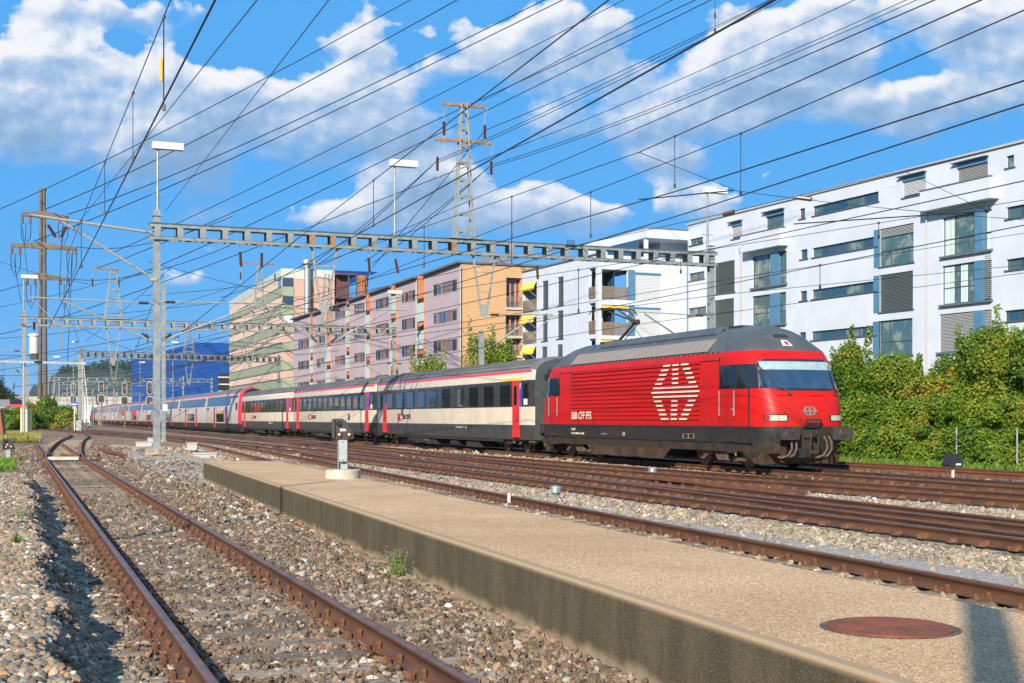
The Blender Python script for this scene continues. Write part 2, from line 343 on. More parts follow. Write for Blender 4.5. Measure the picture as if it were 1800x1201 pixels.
def rail_mesh(name, pts, mats):
    t = np.gradient(pts, axis=0); t /= np.linalg.norm(t, axis=1)[:, None]; n = np.stack([t[:, 1], -t[:, 0]], 1)
    z = gh(np.where(True, pts[:, 0], 0), pts[:, 1]); k = len(RP)
    v = np.zeros((len(pts), k, 3))
    for j, (o, h) in enumerate(RP): v[:, j, :2] = pts + n * o; v[:, j, 2] = np.minimum(z, .13) + h
    i = np.arange(len(pts) - 1)[:, None] * k; j = np.arange(k)[None, :]; j2 = (j + 1) % k
    f = np.stack([i + j, i + j2, i + k + j2, i + k + j], 2).reshape(-1, 4)
    me = np_mesh(name, v.reshape(-1, 3), f, mats)
    mi = np.zeros((len(pts) - 1, k), np.int32); mi[:, 6] = 1; mi[:, 5] = 1; mi[:, 7] = 1
    me.polygons.foreach_set('material_index', mi.ravel()); return me
def clamp_mb(sides=(-1, 1)):
    mb = MB(); mb.box(-.17, .17, -.09, .09, -.02, .012)
    for s in sides:
        mb.box(s * .075 - .03, s * .075 + .03, -.05, .05, .012, .04)
        mb.box(s * .055 - .022, s * .055 + .022, -.022, .022, .03, .075)
        mb.lathe([(.02, .012), (.02, .055), (.012, .06)], 6, (s * .135, .045, 0)); mb.lathe([(.02, .012), (.02, .055), (.012, .06)], 6, (s * .135, -.045, 0))
    return mb
clamp_me = clamp_mb().mesh('rail_clamp', M['clip'])
sl_me = []
for k in range(3):
    mb = MB(); random.seed(k); mb.prism([(-1.3, -.125), (1.3, -.13), (1.302, .12), (-1.298, .13)], -.16, .004, 'z'); sl_me.append(mb.mesh('sleeper', M['sleeper']))
tl = {'near': 'rusty near track with timber sleepers running along the low platform', 'siding': 'short siding branching from the near track at the switch',
      'platform': 'track just behind the low platform with one rail hidden by it', 'second': 'main track with shiny rails beyond the pale grit strip',
      'third': 'brown main track between the shiny one and the train', 'train': 'main track under the passenger train',
      'far': 'dark track beyond the train along the hedge', 'crossover': 'crossover between the two middle main tracks with a row of cast blocks'}
PTS = {}
for nm, P in tracks.items():
    th = thing('railway_track', tl[nm], 'railway track', group='railway tracks')
    pts = resample(P, 1.0 if nm != 'far' else 3.); PTS[nm] = pts
    shiny = nm in ('second', 'train')
    for o in (-.75, .75):
        link('rail', rail_mesh('rail', offset(pts, o), [M['rust_rail'] if nm not in ('far',) else M['rust_dark'], M['rail_top'] if shiny else M['rail_top_dull']]), th)
    # sleepers and fastenings
    q = resample(P, .6); t = np.gradient(q, axis=0); ang = np.arctan2(t[:, 1], t[:, 0]) - math.pi / 2
    ymax = {'near': 62, 'platform': 60}.get(nm, 46); far_mb = MB(); ns = 0; rng = random.Random(5)
    for (x, y), a in zip(q, ang):
        if y < (7 if nm == 'near' else 6) or y > 100 or nm in ('far', 'siding') and y > 90: continue
        if nm == 'crossover' and y < 20: continue
        z = min(ghs(x, y), .13); own = nm in ('near', 'platform') and y < ymax
        if own and (nm == 'near' or y < 50):
            link('sleeper', sl_me[ns % 3], th, (x, y, z), a + rng.uniform(-.008, .008)); ns += 1
        elif nm in ('near', 'siding', 'platform'): far_mb.box(-1.3, 1.3, -.13, .13, -.15, .006, 1, Matrix.Translation((x, y, z)) @ Matrix.Rotation(a, 4, 'Z'))
        for o in (-.75, .75):
            Mx = Matrix.Translation((x + math.cos(a) * o, y + math.sin(a) * o, z)) @ Matrix.Rotation(a, 4, 'Z')
            if nm == 'near' and own or nm == 'platform' and o > 0 and y < 48:
                c = link('rail_clamp', clamp_me, th); c.matrix_local = Mx
            elif y < 90:
                for s in (-1, 1):
                    far_mb.box(s * .135 - .025, s * .135 + .025, -.06, .06, 0, .055, 0, Mx); far_mb.box(s * .06 - .03, s * .06 + .03, -.04, .04, 0, .07, 0, Mx)
    if far_mb.v: far_mb.build('fastenings', [M['clip'], M['sleeper']], th, kind='stuff')
# frog and guard rails of the switch, check rail with cast blocks of the crossover
sw = thing('track_switch', 'rusty switch with crossing rails where the near track bends away', 'railway switch')
a0 = offset(resample(tracks['near'][3:7], 1.), -.75)
mb = MB()
mb.bar((-17.0, 58.5, .17), (-20.6, 66.5, .22), .05, .14); link('guard_rail', mb.mesh('guard_rail', [M['rust_dark']]), sw)
mb = MB(); mb.box(-.6, .6, -.25, .25, 0, .16, 0, Matrix.Translation((-18.2, 54.3, .03)) @ Matrix.Rotation(.2, 4, 'Z')); link('point_machine_cover', mb.mesh('cover', [M['concrete']]), sw)
mb = MB(); mb.bar((-19.4, 53.2, .06), (-16.6, 53.9, .06), .06, .05); link('tie_rod', mb.mesh('tie_rod', [M['dark']]), sw)
mb = MB(); mb.bar((-21.6, 62.5, .12), (-20.2, 57.5, .08), .1, .13); mb.bar((-20.4, 60.5, .1), (-18.6, 57, .08), .08, .13); link('frog', mb.mesh('frog', [M['rust_dark']]), sw)
for (y0, y1, D0, D1, nb, lab) in ((25.9, 32.6, 14.22, 14.3, 10, 'brown check rail with a row of cast blocks in front of the engine'),
                                  (50.7, 59.6, 15.95, 16.4, 9, 'small check rail with cast blocks below the first class coach'),
                                  (48.5, 56.8, 10.65, 10.9, 9, 'check rail with cast blocks behind the dwarf signal on the platform')):
    ck_ = ck = thing('check_rail', lab, 'check rail', group='check rails')
    A = Vector((line_D(D0, y0), y0, .13)); B = Vector((line_D(D1, y1), y1, .13))
    mb = MB(); mb.bar(A + Vector((0, 0, .185)), B + Vector((0, 0, .185)), .06, .07); mb.bar(A + Vector((0, 0, .05)), B + Vector((0, 0, .05)), .03, .06); mb.build('angle_bar', [M['rust_dark']], ck)
    cb = MB().prism([(-.11, 0), (.11, 0), (.045, .15), (-.045, .15)], -.17, .0, 'y').mesh('block', M['rust_dark'])
    for i in range(nb):
        p = A.lerp(B, (i + .5) / nb); link('block', cb, ck, p, math.atan2((B - A).y, (B - A).x))

# ------------------------------------------------------------------ stones
def stones(name, label, pts, size, seed, kinds, cols, rnd):
    """pts (n,3), size (n,), stones instanced by geometry nodes; cols = colour stops"""
    me = bpy.data.meshes.new(name); me.vertices.add(len(pts)); me.vertices.foreach_set('co', pts.astype(np.float32).ravel())
    rg = np.random.default_rng(seed)
    a = me.attributes.new('sz', 'FLOAT', 'POINT'); a.data.foreach_set('value', size.astype(np.float32))
    a = me.attributes.new('rt', 'FLOAT_VECTOR', 'POINT')
    rv = np.stack([rg.normal(0, .45 if rnd else .8, len(pts)), rg.normal(0, .45 if rnd else .8, len(pts)), rg.uniform(0, 6.28, len(pts))], 1)
    a.data.foreach_set('vector', rv.astype(np.float32).ravel())
    m = bpy.data.materials.new(name + ' stone'); m.use_nodes = True; nt = m.node_tree; nt.nodes.clear(); g = NT(nt)
    b = g.n('ShaderNodeBsdfPrincipled', {'Roughness': .78, 'Specular IOR Level': .3}); g.n('ShaderNodeOutputMaterial', {'Surface': b.outputs[0]})
    rn = g.n('ShaderNodeObjectInfo').outputs['Random']; P = g.n('ShaderNodeNewGeometry').outputs['Position']
    n1 = g.n('ShaderNodeTexNoise', {'Vector': P, 'Scale': 26., 'Detail': 5.}).outputs[0]
    n2 = g.n('ShaderNodeTexNoise', {'Vector': P, 'Scale': .9, 'Detail': 3.}).outputs[0]
    c = g.ramp(rn, cols, 'CONSTANT'); c = g.mix(g.ss(n1, .4, .7, 0, .45), c, g.mix(.5, c, (.10, .085, .07)))
    c = g.mix(g.ss(n2, .35, .65, 0, .28), c, g.mix(.6, c, (.17, .12, .08)))
    sx_ = g.n('ShaderNodeSeparateXYZ', {0: P}); ee = g.m('ABSOLUTE', g.m('MULTIPLY', g.m('SUBTRACT', g.m('MULTIPLY_ADD', sx_.outputs[1], .3715, sx_.outputs[0]), 2.016), .937))
    rd = g.m('ABSOLUTE', g.m('SUBTRACT', ee, .75)); c = g.mix(g.m('MULTIPLY', g.ss(rd, .08, .42, .8, 0), g.ss(n2, .3, .7, .45, 1)), c, g.mix(1., c, (.62, .36, .22), 'MULTIPLY'))     # brake and rust dust along the rails
    nt.links.new(c, b.inputs['Base Color'])
    bp = g.n('ShaderNodeBump', {'Height': n1, 'Strength': .7, 'Distance': .006}).outputs[0]; nt.links.new(bp, b.inputs['Normal'])
    me.materials.append(m)
    ob = link(name, me, label=label, cat='gravel', kind='stuff')
    ng = bpy.data.node_groups.new(name, 'GeometryNodeTree')
    ng.interface.new_socket("Geometry", in_out='INPUT', socket_type='NodeSocketGeometry'); ng.interface.new_socket("Geometry", in_out='OUTPUT', socket_type='NodeSocketGeometry')
    g = NT(ng); gi = g.n('NodeGroupInput'); go = g.n('NodeGroupOutput'); j = g.n('GeometryNodeGeometryToInstance')
    for k in range(kinds):
        ico = g.n('GeometryNodeMeshIcoSphere', {'Radius': .5, 'Subdivisions': 3 if rnd else 2})
        pos = g.n('GeometryNodeInputPosition').outputs[0]
        if rnd:
            nzv = g.n('ShaderNodeTexNoise', {'Vector': pos, 'Scale': 1.6, 'Detail': 1., 'W': k * 3.7}, noise_dimensions='4D').outputs['Color']; amp = .55
        else:
            nzv = g.n('ShaderNodeTexVoronoi', {'Vector': pos, 'Scale': 1.9, 'W': k * 5.3}, voronoi_dimensions='4D').outputs['Color']; amp = .62
        off = g.n('ShaderNodeVectorMath', {0: nzv, 1: (.5, .5, .5)}, operation='SUBTRACT').outputs[0]
        off = g.n('ShaderNodeVectorMath', {0: off, 'Scale': amp}, operation='SCALE').outputs[0]
        st = g.n('GeometryNodeSetPosition', {0: ico.outputs[0], 'Offset': off})
        rg2 = random.Random(seed + k)
        tr = g.n('GeometryNodeTransform', {0: st.outputs[0], 'Scale': (1.15 + rg2.random() * .35, .85 + rg2.random() * .3, .55 + rg2.random() * .2)})
        ssn = g.n('GeometryNodeSetShadeSmooth', {0: tr.outputs[0], 'Shade Smooth': bool(rnd)})
        ms = g.n('GeometryNodeSetMaterial', {0: ssn.outputs[0], 'Material': m})
        ng.links.new(ms.outputs[0], j.inputs[0])
    ip = g.n('GeometryNodeInstanceOnPoints'); ng.links.new(gi.outputs[0], ip.inputs['Points']); ng.links.new(j.outputs[0], ip.inputs['Instance'])
    ip.inputs['Pick Instance'].default_value = True
    idx = g.n('FunctionNodeRandomValue', data_type='INT'); idx.inputs[4].default_value = 0; idx.inputs[5].default_value = kinds - 1
    ng.links.new(idx.outputs[2], ip.inputs['Instance Index'])
    rt = g.n('GeometryNodeInputNamedAttribute', data_type='FLOAT_VECTOR'); rt.inputs[0].default_value = 'rt'
    er = g.n('FunctionNodeEulerToRotation'); ng.links.new(rt.outputs[0], er.inputs[0]); ng.links.new(er.outputs[0], ip.inputs['Rotation'])
    sz = g.n('GeometryNodeInputNamedAttribute', data_type='FLOAT'); sz.inputs[0].default_value = 'sz'; ng.links.new(sz.outputs[0], ip.inputs['Scale'])
    ng.links.new(ip.outputs[0], go.inputs[0])
    ob.modifiers.new('stones', 'NODES').node_group = ng
    return ob
rg = np.random.default_rng(3)
P_ = []
for (y0, y1, s) in ((6.4, 14, .040), (14, 22, .050), (22, 34, .064), (34, 52, .085), (52, 76, .15)):
    X = np.arange(-.42 * y1 - 2.2, .42 * y1 + 2.2, s); Y = np.arange(y0, y1, s); xx, yy = np.meshgrid(X, Y)
    xx = xx.ravel() + rg.uniform(-.5, .5, xx.size) * s; yy = yy.ravel() + rg.uniform(-.5, .5, yy.size) * s
    k = np.abs(xx) < .40 * yy + 1.6; P_.append(np.stack([xx[k], yy[k], np.full(k.sum(), s)], 1))
P_ = np.concatenate(P_); x, y, s = P_.T
D = (x + .3638 * y) * .94; e = t1e(x, y)
def off_track(nm, w):
    """signed offset from a track's centre at each point"""
    p = PTS[nm]; return np.interp(y, p[:, 1], p[:, 0]) - x
plat = (x > -.333 * (y - 11.73) - .03) & (x < 2.186 - .333 * (y - 11.73) + .03) & (y < 38.3)
T2o = off_track('platform', 0) * .953
keep = ~plat
fr = rg.random(len(x))
sleeper_y = np.zeros(len(x), bool)
for nm, hw in (('near', 1.35), ('platform', 1.35)):
    q = resample(tracks[nm], .6); t = (q[-1] - q[0]) / np.linalg.norm(q[-1] - q[0])
    o = off_track(nm, 0) * .94; al = (-x * .348 + y * .937) if nm == 'near' else (-x * .303 + y * .953)
    q0 = q[:, 0] * (-.348 if nm == 'near' else -.303) + q[:, 1] * (.937 if nm == 'near' else .953)
    idx = np.clip(np.searchsorted(q0, al), 1, len(q0) - 1); dmin = np.minimum(np.abs(al - q0[idx]), np.abs(al - q0[idx - 1]))
    on = (np.abs(o) < hw) & (dmin < .125); inn = np.abs(o) < .62
    cover = np.where(y < 16, .30, np.where(y < 27, .24, .06))
    keep &= ~(on & (fr > cover)); sleeper_y |= on
    keep &= ~((np.abs(np.abs(o) - .75) < .10))
    keep &= ~((np.abs(np.abs(o) - .75) < .2) & (dmin < .10) & (fr > .25))
    if nm == 'near': keep &= ~((np.abs(o) < .68) & (y > 31) & (fr > .12))
for nm in ('second', 'third', 'train', 'crossover', 'far'):
    o = off_track(nm, 0) * .94; keep &= ~(np.abs(np.abs(o) - .75) < .11)
keep &= D < 27
fineA = (D > 8.85) & (D < 9.9) & (y < 36)
fineB = (x + .345 * y > 3.4) & (x + .345 * y < 5.8) & (y > 35)
keep &= ~(fineA | fineB) | (fr < .10)
z = gh(x, y)
pebble = (e > 1.12) & (y < 41)
sizes = s * rg.uniform(.75, 1.5, len(x)); sizes = np.where(rg.random(len(x)) < .06, sizes * 1.4, sizes) * np.where(y > 34, .8, 1.)
sizes = np.where(sleeper_y, sizes * .75, sizes)
z = z - .018 + rg.uniform(-.018, .012, len(x)) - (s - .04) * .55 + np.where(sleeper_y, .012, 0)
z = z - np.where((D > 5.9) & (D < 27), .035, 0) - np.where((np.abs(t1e(x, y)) < .62) & ~sleeper_y, .015, 0)
for nm in ('second', 'third', 'train', 'crossover', 'far'): z = z - np.where(np.abs(off_track(nm, 0)) < 1.25, .035, 0)
pts = np.stack([x, y, z], 1)
k1 = keep & pebble; k3 = keep & ~pebble & (D > 5.9); k2 = keep & ~pebble & (D <= 5.9)
stones('pebbles', 'rounded tan and grey pebbles heaped beside the near track', pts[k1], sizes[k1] * 1.08, 11, 7,
       [(0, (.25, .185, .12)), (.22, (.18, .14, .095)), (.38, (.185, .17, .15)), (.52, (.11, .095, .075)), (.66, (.35, .30, .23)), (.74, (.34, .21, .11)), (.82, (.20, .21, .18)), (.90, (.27, .16, .11)), (.94, (.52, .48, .42)), (.98, (.10, .11, .11))], True)
stones('gravel', 'broken brown and grey ballast around the near track', pts[k2], sizes[k2] * 1.12, 23, 8,
       [(0, (.095, .07, .047)), (.26, (.145, .11, .078)), (.46, (.19, .168, .137)), (.60, (.060, .047, .036)), (.72, (.20, .145, .095)), (.84, (.32, .30, .26)), (.93, (.20, .095, .05)), (.95, (.27, .17, .105)), (.988, (.50, .48, .44))], False)
stones('gravel', 'pale grey ballast between the main tracks', pts[k3], sizes[k3] * 1.12, 37, 8,
       [(0, (.25, .225, .18)), (.28, (.18, .16, .125)), (.46, (.31, .285, .235)), (.64, (.13, .11, .085)), (.76, (.29, .25, .185)), (.90, (.32, .19, .11)), (.95, (.48, .45, .39))], False)
print('stones', k1.sum(), k2.sum(), k3.sum())

# ------------------------------------------------------------------ platform
def plat_mats():
    m = bpy.data.materials.new('platform grit'); m.use_nodes = True; nt = m.node_tree; nt.nodes.clear(); g = NT(nt)
    b = g.n('ShaderNodeBsdfPrincipled', {'Roughness': .9, 'Specular IOR Level': .25}); g.n('ShaderNodeOutputMaterial', {'Surface': b.outputs[0]})
    P = g.n('ShaderNodeTexCoord').outputs['Object']
    vo = g.n('ShaderNodeTexVoronoi', {'Vector': P, 'Scale': 95.}); cc = g.n('ShaderNodeSeparateColor', {0: vo.outputs['Color']})
    c = g.ramp(cc.outputs[0], [(0, (.25, .15, .075)), (.25, (.42, .275, .15)), (.6, (.54, .365, .205)), (.85, (.62, .44, .27)), (1, (.72, .60, .44))])
    n = g.n('ShaderNodeTexNoise', {'Vector': P, 'Scale': .7, 'Detail': 7.}).outputs[0]
    c = g.mix(g.ss(n, .3, .7, .0, .75), c, g.mix(1., c, (.80, .75, .70), 'MULTIPLY'))
    nc = g.n('ShaderNodeTexNoise', {'Vector': P, 'Scale': .55, 'Detail': 9., 'Roughness': .75, 'Distortion': .6}).outputs[0]
    cr = g.m('SUBTRACT', 1.0, g.m('MULTIPLY', g.m('ABSOLUTE', g.m('SUBTRACT', nc, .5)), 260.), clamp=True)      # hair cracks
    c = g.mix(g.m('MULTIPLY', cr, .45), c, (.12, .09, .06))
    sc_ = g.n('ShaderNodeTexNoise', {'Vector': P, 'Scale': 5., 'Detail': 4.}).outputs[0]; c = g.mix(g.ss(sc_, .66, .74, 0, .35), c, (.20, .15, .10))
    nt.links.new(c, b.inputs['Base Color']); bp = g.n('ShaderNodeBump', {'Height': vo.outputs['Distance'], 'Strength': .8, 'Distance': .006}).outputs[0]; nt.links.new(bp, b.inputs['Normal'])
    m2 = bpy.data.materials.new('weathered platform wall'); m2.use_nodes = True; nt = m2.node_tree; nt.nodes.clear(); g = NT(nt)
    b = g.n('ShaderNodeBsdfPrincipled', {'Roughness': .88, 'Specular IOR Level': .2}); g.n('ShaderNodeOutputMaterial', {'Surface': b.outputs[0]})
    P = g.n('ShaderNodeTexCoord').outputs['Object']; sp = g.n('ShaderNodeSeparateXYZ', {0: P})
    st = g.n('ShaderNodeVectorMath', {0: P, 1: (3.2, 9, .7)}, operation='MULTIPLY').outputs[0]
    n1 = g.n('ShaderNodeTexNoise', {'Vector': st, 'Scale': 1., 'Detail': 8., 'Roughness': .7}).outputs[0]
    n2 = g.n('ShaderNodeTexNoise', {'Vector': P, 'Scale': 90., 'Detail': 2.}).outputs[0]
    n3 = g.n('ShaderNodeTexNoise', {'Vector': P, 'Scale': 3., 'Detail': 5.}).outputs[0]
    c = g.mix(g.ss(n1, .36, .66), (.056, .048, .030), (.086, .073, .048))
    st2 = g.n('ShaderNodeVectorMath', {0: P, 1: (7., 9, .35)}, operation='MULTIPLY').outputs[0]
    n4 = g.n('ShaderNodeTexNoise', {'Vector': st2, 'Scale': 1.3, 'Detail': 5., 'Roughness': .6}).outputs[0]
    c = g.mix(g.ss(n4, .66, .78, 0, .4), c, (.24, .21, .16))                   # lime streaks
    c = g.mix(g.ss(n2, .60, .68, 0, .75), c, (.30, .225, .13))
    c = g.mix(g.m('MULTIPLY', g.ss(sp.outputs[2], .47, .52), .8), c, (.36, .27, .175))     # worn coping edge
    low = g.ss(g.m('ADD', sp.outputs[2], g.m('MULTIPLY', n3, .22)), .10, .22, 1, 0); c = g.mix(g.m('MULTIPLY', low, .8), c, (.30, .23, .16))
    nt.links.new(c, b.inputs['Base Color']); bp = g.n('ShaderNodeBump', {'Height': g.m('ADD', n1, g.m('MULTIPLY', n2, .3)), 'Strength': .7, 'Distance': .012}).outputs[0]; nt.links.new(bp, b.inputs['Normal'])
    return m, m2
mg, mw = plat_mats()
PA = math.atan2(1, -.333)                     # direction of the platform's long edge (away)
pl = thing('platform', 'low concrete platform with gritty tan surface and dark stained side wall', 'platform', (0, 11.73, 0), PA)
# local x runs away from the camera along the left edge, local y points left (towards the near track)
LW, PW, PZ = 27.9, 2.06, .525
mb = MB(); mb.box(-9, LW, -PW, -.13, PZ - .05, PZ); mb.build('surface', mg, pl)
mb = MB(); mb.box(-9, LW + .02, -PW - .012, -.10, -.1, PZ - .052); mb.build('core', mw, pl)
mb = MB(); mb.box(-9, LW, -.131, -.104, PZ - .04, PZ - .012); mb.build('edge_joint', mat('dirty joint', (.05, .04, .03), .95, bump=.006, bscale=40), pl)
xx = -9.; rngp = random.Random(8)
while xx < LW:                                # wall and coping cast in bays with open joints
    L = 2.35 if xx < LW - 2.6 else LW - xx + .02
    mb = MB(); mb.prism([(-.105, -.1), (.0, -.1), (.0, PZ - .018), (-.018, PZ + .003), (-.105, PZ + .003)], xx + .006, xx + L - .006, 'x'); mb.build('wall_bay', mw, pl); xx += L
mb = MB()
for i in range(26):
    x0 = -3 + i * .55 + rngp.random() * .3; r_ = .07 + rngp.random() * .09
    mb.lathe([(r_ * 1.6, -.05), (r_ * 1.2, .004), (r_ * .5, .012 + .02 * rngp.random())], 7, (x0 * .62 + 1., .06 + rngp.random() * .06, 0))
mb.build('spilled_concrete', mw, pl, kind='stuff')
# manhole cover, signal foundation and stains on the platform
def on_plat(px, py): return atz(px, py, PZ)
p = on_plat(1564, 1104)
mh = thing('manhole_cover', 'round rusty manhole cover set in the tan platform', 'manhole cover', p)
mb = MB(); mb.lathe([(.37, -.02), (.37, .012), (.35, .016), (.0, .016)], 48, caps=False)
for i in range(-9, 10):
    for j in range(-9, 10):
        if (i * i + j * j) < 72 and (i + j) % 2 == 0: mb.box(i * .038 - .013, i * .038 + .013, j * .038 - .006, j * .038 + .006, .015, .0195)
mb.box(-.05, .05, -.01, .01, .016, .021); mb.build('lid', M['rust_lid'], mh)
mb = MB(); mb.lathe([(.372, .0015), (.392, .003), (.41, .001)], 40, caps=False); mb.build('frame', mat('crumbled grit', (.16, .12, .075), .9, bump=.01, bscale=60, col2=(.035, .026, .02), scale=22), mh)
# ------------------------------------------------------------------ train
RH = .284                                       # rail head height on the main line
M['red'] = mat('engine red paint', (.44, .0065, .006), .42, 0, 0, .9, col2=(.33, .012, .009), coat=.0, spec=.18)
M['red2'] = mat('door red', (.62, .02, .02), .35, 0, .2, 2)
M['pinkred'] = mat('faded crimson stripe', (.52, .035, .07), .4)
M['black_band'] = mat('charcoal lower body', (.020, .021, .023), .5, 0, 0, 1.3, col2=(.032, .027, .022), spec=.25)
M['skirt'] = mat('dusty charcoal skirt', (.028, .024, .019), .6, 0, 0, 1.5, col2=(.055, .040, .027), spec=.25)
M['skirt_brown'] = mat('brake dust brown', (.07, .045, .026), .75, 0, 0, 2.2, col2=(.035, .023, .016), spec=.2, bump=.004, bscale=12)
M['roofgrey'] = mat('engine roof grey', (.070, .084, .092), .45, 0, .3, 1.2)
M['louvre'] = mat('beige filter panel', (.24, .21, .19), .5, .1, .15, 3)
M['cabblack'] = mat('cab window surround', (.012, .013, .017), .12, coat=.5)
M['glass'] = mat('dark glass', (.012, .016, .020), .03, 0, spec=.7, coat=.25)
M['glass_blue'] = mat('windscreen glass', (.012, .035, .075), .04, 0, spec=.9, coat=.8)
M['blindwhite'] = mat('pale sun blind', (.26, .37, .41), .6, 0, .25, 5)
M['white_paint'] = mat('cream white lettering', (.62, .58, .47), .5)
M['grey_logo'] = mat('dull metal emblem', (.19, .185, .175), .5, .3)
M['buffer'] = mat('greasy buffer steel', (.060, .052, .045), .5, .3, .4, 9, bump=.003, bscale=30)
M['hose'] = mat('rubber hose', (.075, .055, .045), .7)
M['lamp_glass'] = mat('headlamp glass', (.62, .58, .48), .14, .15, .6, 40)
M['lamp_red'] = mat('red lamp glass', (.5, .01, .01), .15)
M['cream'] = mat('cream coach paint', (.52, .475, .39), .45, 0, 0, .8, col2=(.46, .41, .32), coat=.05)
M['coach_dark'] = mat('coach window band', (.040, .038, .042), .35, 0, .35, 3, coat=.2)
M['coach_low'] = mat('coach charcoal sill', (.050, .056, .062), .45, 0, 0, 1.4, col2=(.040, .036, .032))
M['coach_roof'] = mat('coach roof grey', (.115, .118, .118), .6, 0, 0, .9, col2=(.085, .088, .09), stretch=(.5, 4, 4))
M['coach_end'] = mat('coach end grey', (.050, .062, .066), .5, 0, .25, 1)
M['yellow'] = mat('first class yellow', (.75, .50, .02), .45)
M['blue_sign'] = mat('blue strip', (.02, .07, .42), .4)
M['bogie'] = mat('dusty bogie', (.13, .088, .055), .75, .1, 0, 4, col2=(.05, .036, .026), bump=.006, bscale=14)
M['wheel'] = mat('rusty wheel', (.14, .075, .045), .6, .3, .4, 6)
M['under'] = mat('underframe black', (.016, .014, .013), .8)
M['ddpaint'] = mat('dirty white double deck paint', (.39, .37, .335), .4, 0, 0, .5, col2=(.33, .29, .235))
M['ddroof'] = mat('double deck roof', (.13, .135, .15), .5, 0, .2, .8)
M['seat_int'] = mat('interior seen through glass', (.20, .17, .15), .8, 0, 0, 1.3, col2=(.03, .05, .03), lo=.45, hi=.55)
dirv = Vector((.342, -.94, 0)); TROT = math.atan2(-.94, .342)
def on_line(s, z=RH): return Vector((5.4 - .342 * s, 46.56 + .94 * s, z))

def band_mesh(name, levels, outline, zs_mats, mats):
    pass
# ---- engine: stacked horizontal outlines (front and rear noses rounded in plan)
def loco_outline(z):
    # front x at the centre line, half width, corner length
    zt = [.16, .30, .50, .76, 1.24, 1.30, 1.75, 2.33, 3.05, 3.26, 3.45, 3.95, 4.17, 4.27]
    xf = [8.35, 8.62, 8.80, 8.90, 8.95, 8.95, 8.90, 8.68, 8.22, 8.08, 7.95, 7.28, 6.85, 6.45]
    hw = [1.10, 1.28, 1.40, 1.46, 1.50, 1.50, 1.50, 1.50, 1.49, 1.47, 1.43, 1.08, .80, .50]
    cw = [.45, .55, .55, .60, .60, .60, .60, .58, .50, .48, .45, .40, .35, .30]
    return [np.interp(z, zt, a) for a in (xf, hw, cw)]
def loco_ring(z):
    xf, w, cr = loco_outline(z); pts = []
    sx = [-7.55, -6.95, -6.35, -5.1, 0, 5.1, 6.35, 6.95, 7.55]           # straight side columns
    side = []
    for x in sx:
        lim = xf - .9; t = max(0, (abs(x) - 6.2) / 2.6); side.append((math.copysign(min(abs(x), lim), x), -(w - .05 * t * t)))
    # corner from side to front: fixed angles on a superellipse
    x0 = side[-1][0]; w1 = -side[-1][1]; fl = w1 * .30
    cor = []
    for a in (18, 36, 54, 68, 80):
        ca, sa = math.cos(R(90 - a)), math.sin(R(90 - a))
        cor.append((x0 + (xf - .06 - x0) * (abs(ca) ** .78), -(fl + (w1 - fl) * (abs(sa) ** .62))))
    mid = [(xf - .03, -w1 * .36), (xf, -w1 * .18), (xf + .005, 0)]
    half = side[len(side) // 2:] + cor + mid                            # from middle of the right side to front centre
    q = half + [(x, -y) for x, y in reversed(half[:-1])]                 # to the middle of the left side
    q = q + [(-x, y) for x, y in reversed(q[1:-1])]
    return [(x, y, z) for x, y in q]
eng = thing('electric_locomotive', 'red electric engine with white ribbed arrow emblem heading the train', 'locomotive', on_line(-.1), TROT)
zl = [.16, .30, .495, .76, .775, 1.0, 1.24, 1.27, 1.75, 2.33, 3.05, 3.12, 3.26, 3.45, 3.62, 3.95, 4.12, 4.22, 4.28]
rings = [loco_ring(z) for z in zl]; n = len(rings[0])
vv = [p for r in rings for p in r]; ff = []; mm = []
def ring_mat(z0, j):
    x = sum(rings[0][(j + k) % n][0] for k in (0, 1)) / 2; rr = loco_ring(z0)
    xa = (abs(rr[j][0]) + abs(rr[(j + 1) % n][0])) / 2
    if z0 < .76: return 2
    if z0 < 1.24: return 1
    if 2.33 <= z0 < 3.05 and xa > 6.36: return 3
    if z0 < 3.45: return 0
    return 4
for i in range(len(zl) - 1):
    for j in range(n):
        xa = max(abs(rings[i][j][0]), abs(rings[i][(j + 1) % n][0]))
        if zl[i] < .49 and xa < 7.6: continue                            # the low apron exists only at the noses
        ff.append((i * n + j, i * n + (j + 1) % n, (i + 1) * n + (j + 1) % n, (i + 1) * n + j)); mm.append(ring_mat(zl[i], j))
ff.append(tuple((len(zl) - 1) * n + j for j in range(n))); mm.append(4)
mb = MB(); mb.v = vv; mb.f = ff; mb.m = mm
mb.box(-7.6, 7.6, -1.2, 1.2, .6, .7, 2)
mb.build('body', [M['red'], M['black_band'], M['skirt'], M['cabblack'], M['roofgrey']], eng, True)
# apron plates (noses), middle skirt, thin seams
mb = MB(); mb.prism([(-3.9, .50), (2.9, .50), (2.45, .17), (-3.45, .17)], -1.40, -1.36, 'y'); mb.build('belly_skirt', [M['skirt_brown']], eng)
mb = MB()
for sx in (-1, 1): mb.prism([(sx * 7.55, .52), (sx * 8.62, .52), (sx * 8.45, .17), (sx * 7.95, .17)], -1.25, 1.25, 'y')
mb.build('rail_guard', [M['skirt_brown']], eng)
mb = MB()
for x0, x1 in ((-8.2, -4.6), (-4.4, 5.9), (6.1, 8.2)): mb.box(x0, x1, -1.485, -1.44, .755, .772)
for x in (8.05,): mb.box(x - .004, x + .004, -1.503, -1.45, .8, 2.33)
mb.box(-6.37, -6.35, -1.503, -1.45, 1.27, 3.3); mb.box(6.35, 6.37, -1.503, -1.45, 1.27, 3.3); mb.box(-6.36, 6.36, -1.500, -1.45, 3.21, 3.222)
mb.build('seams', [M['dark']], eng)
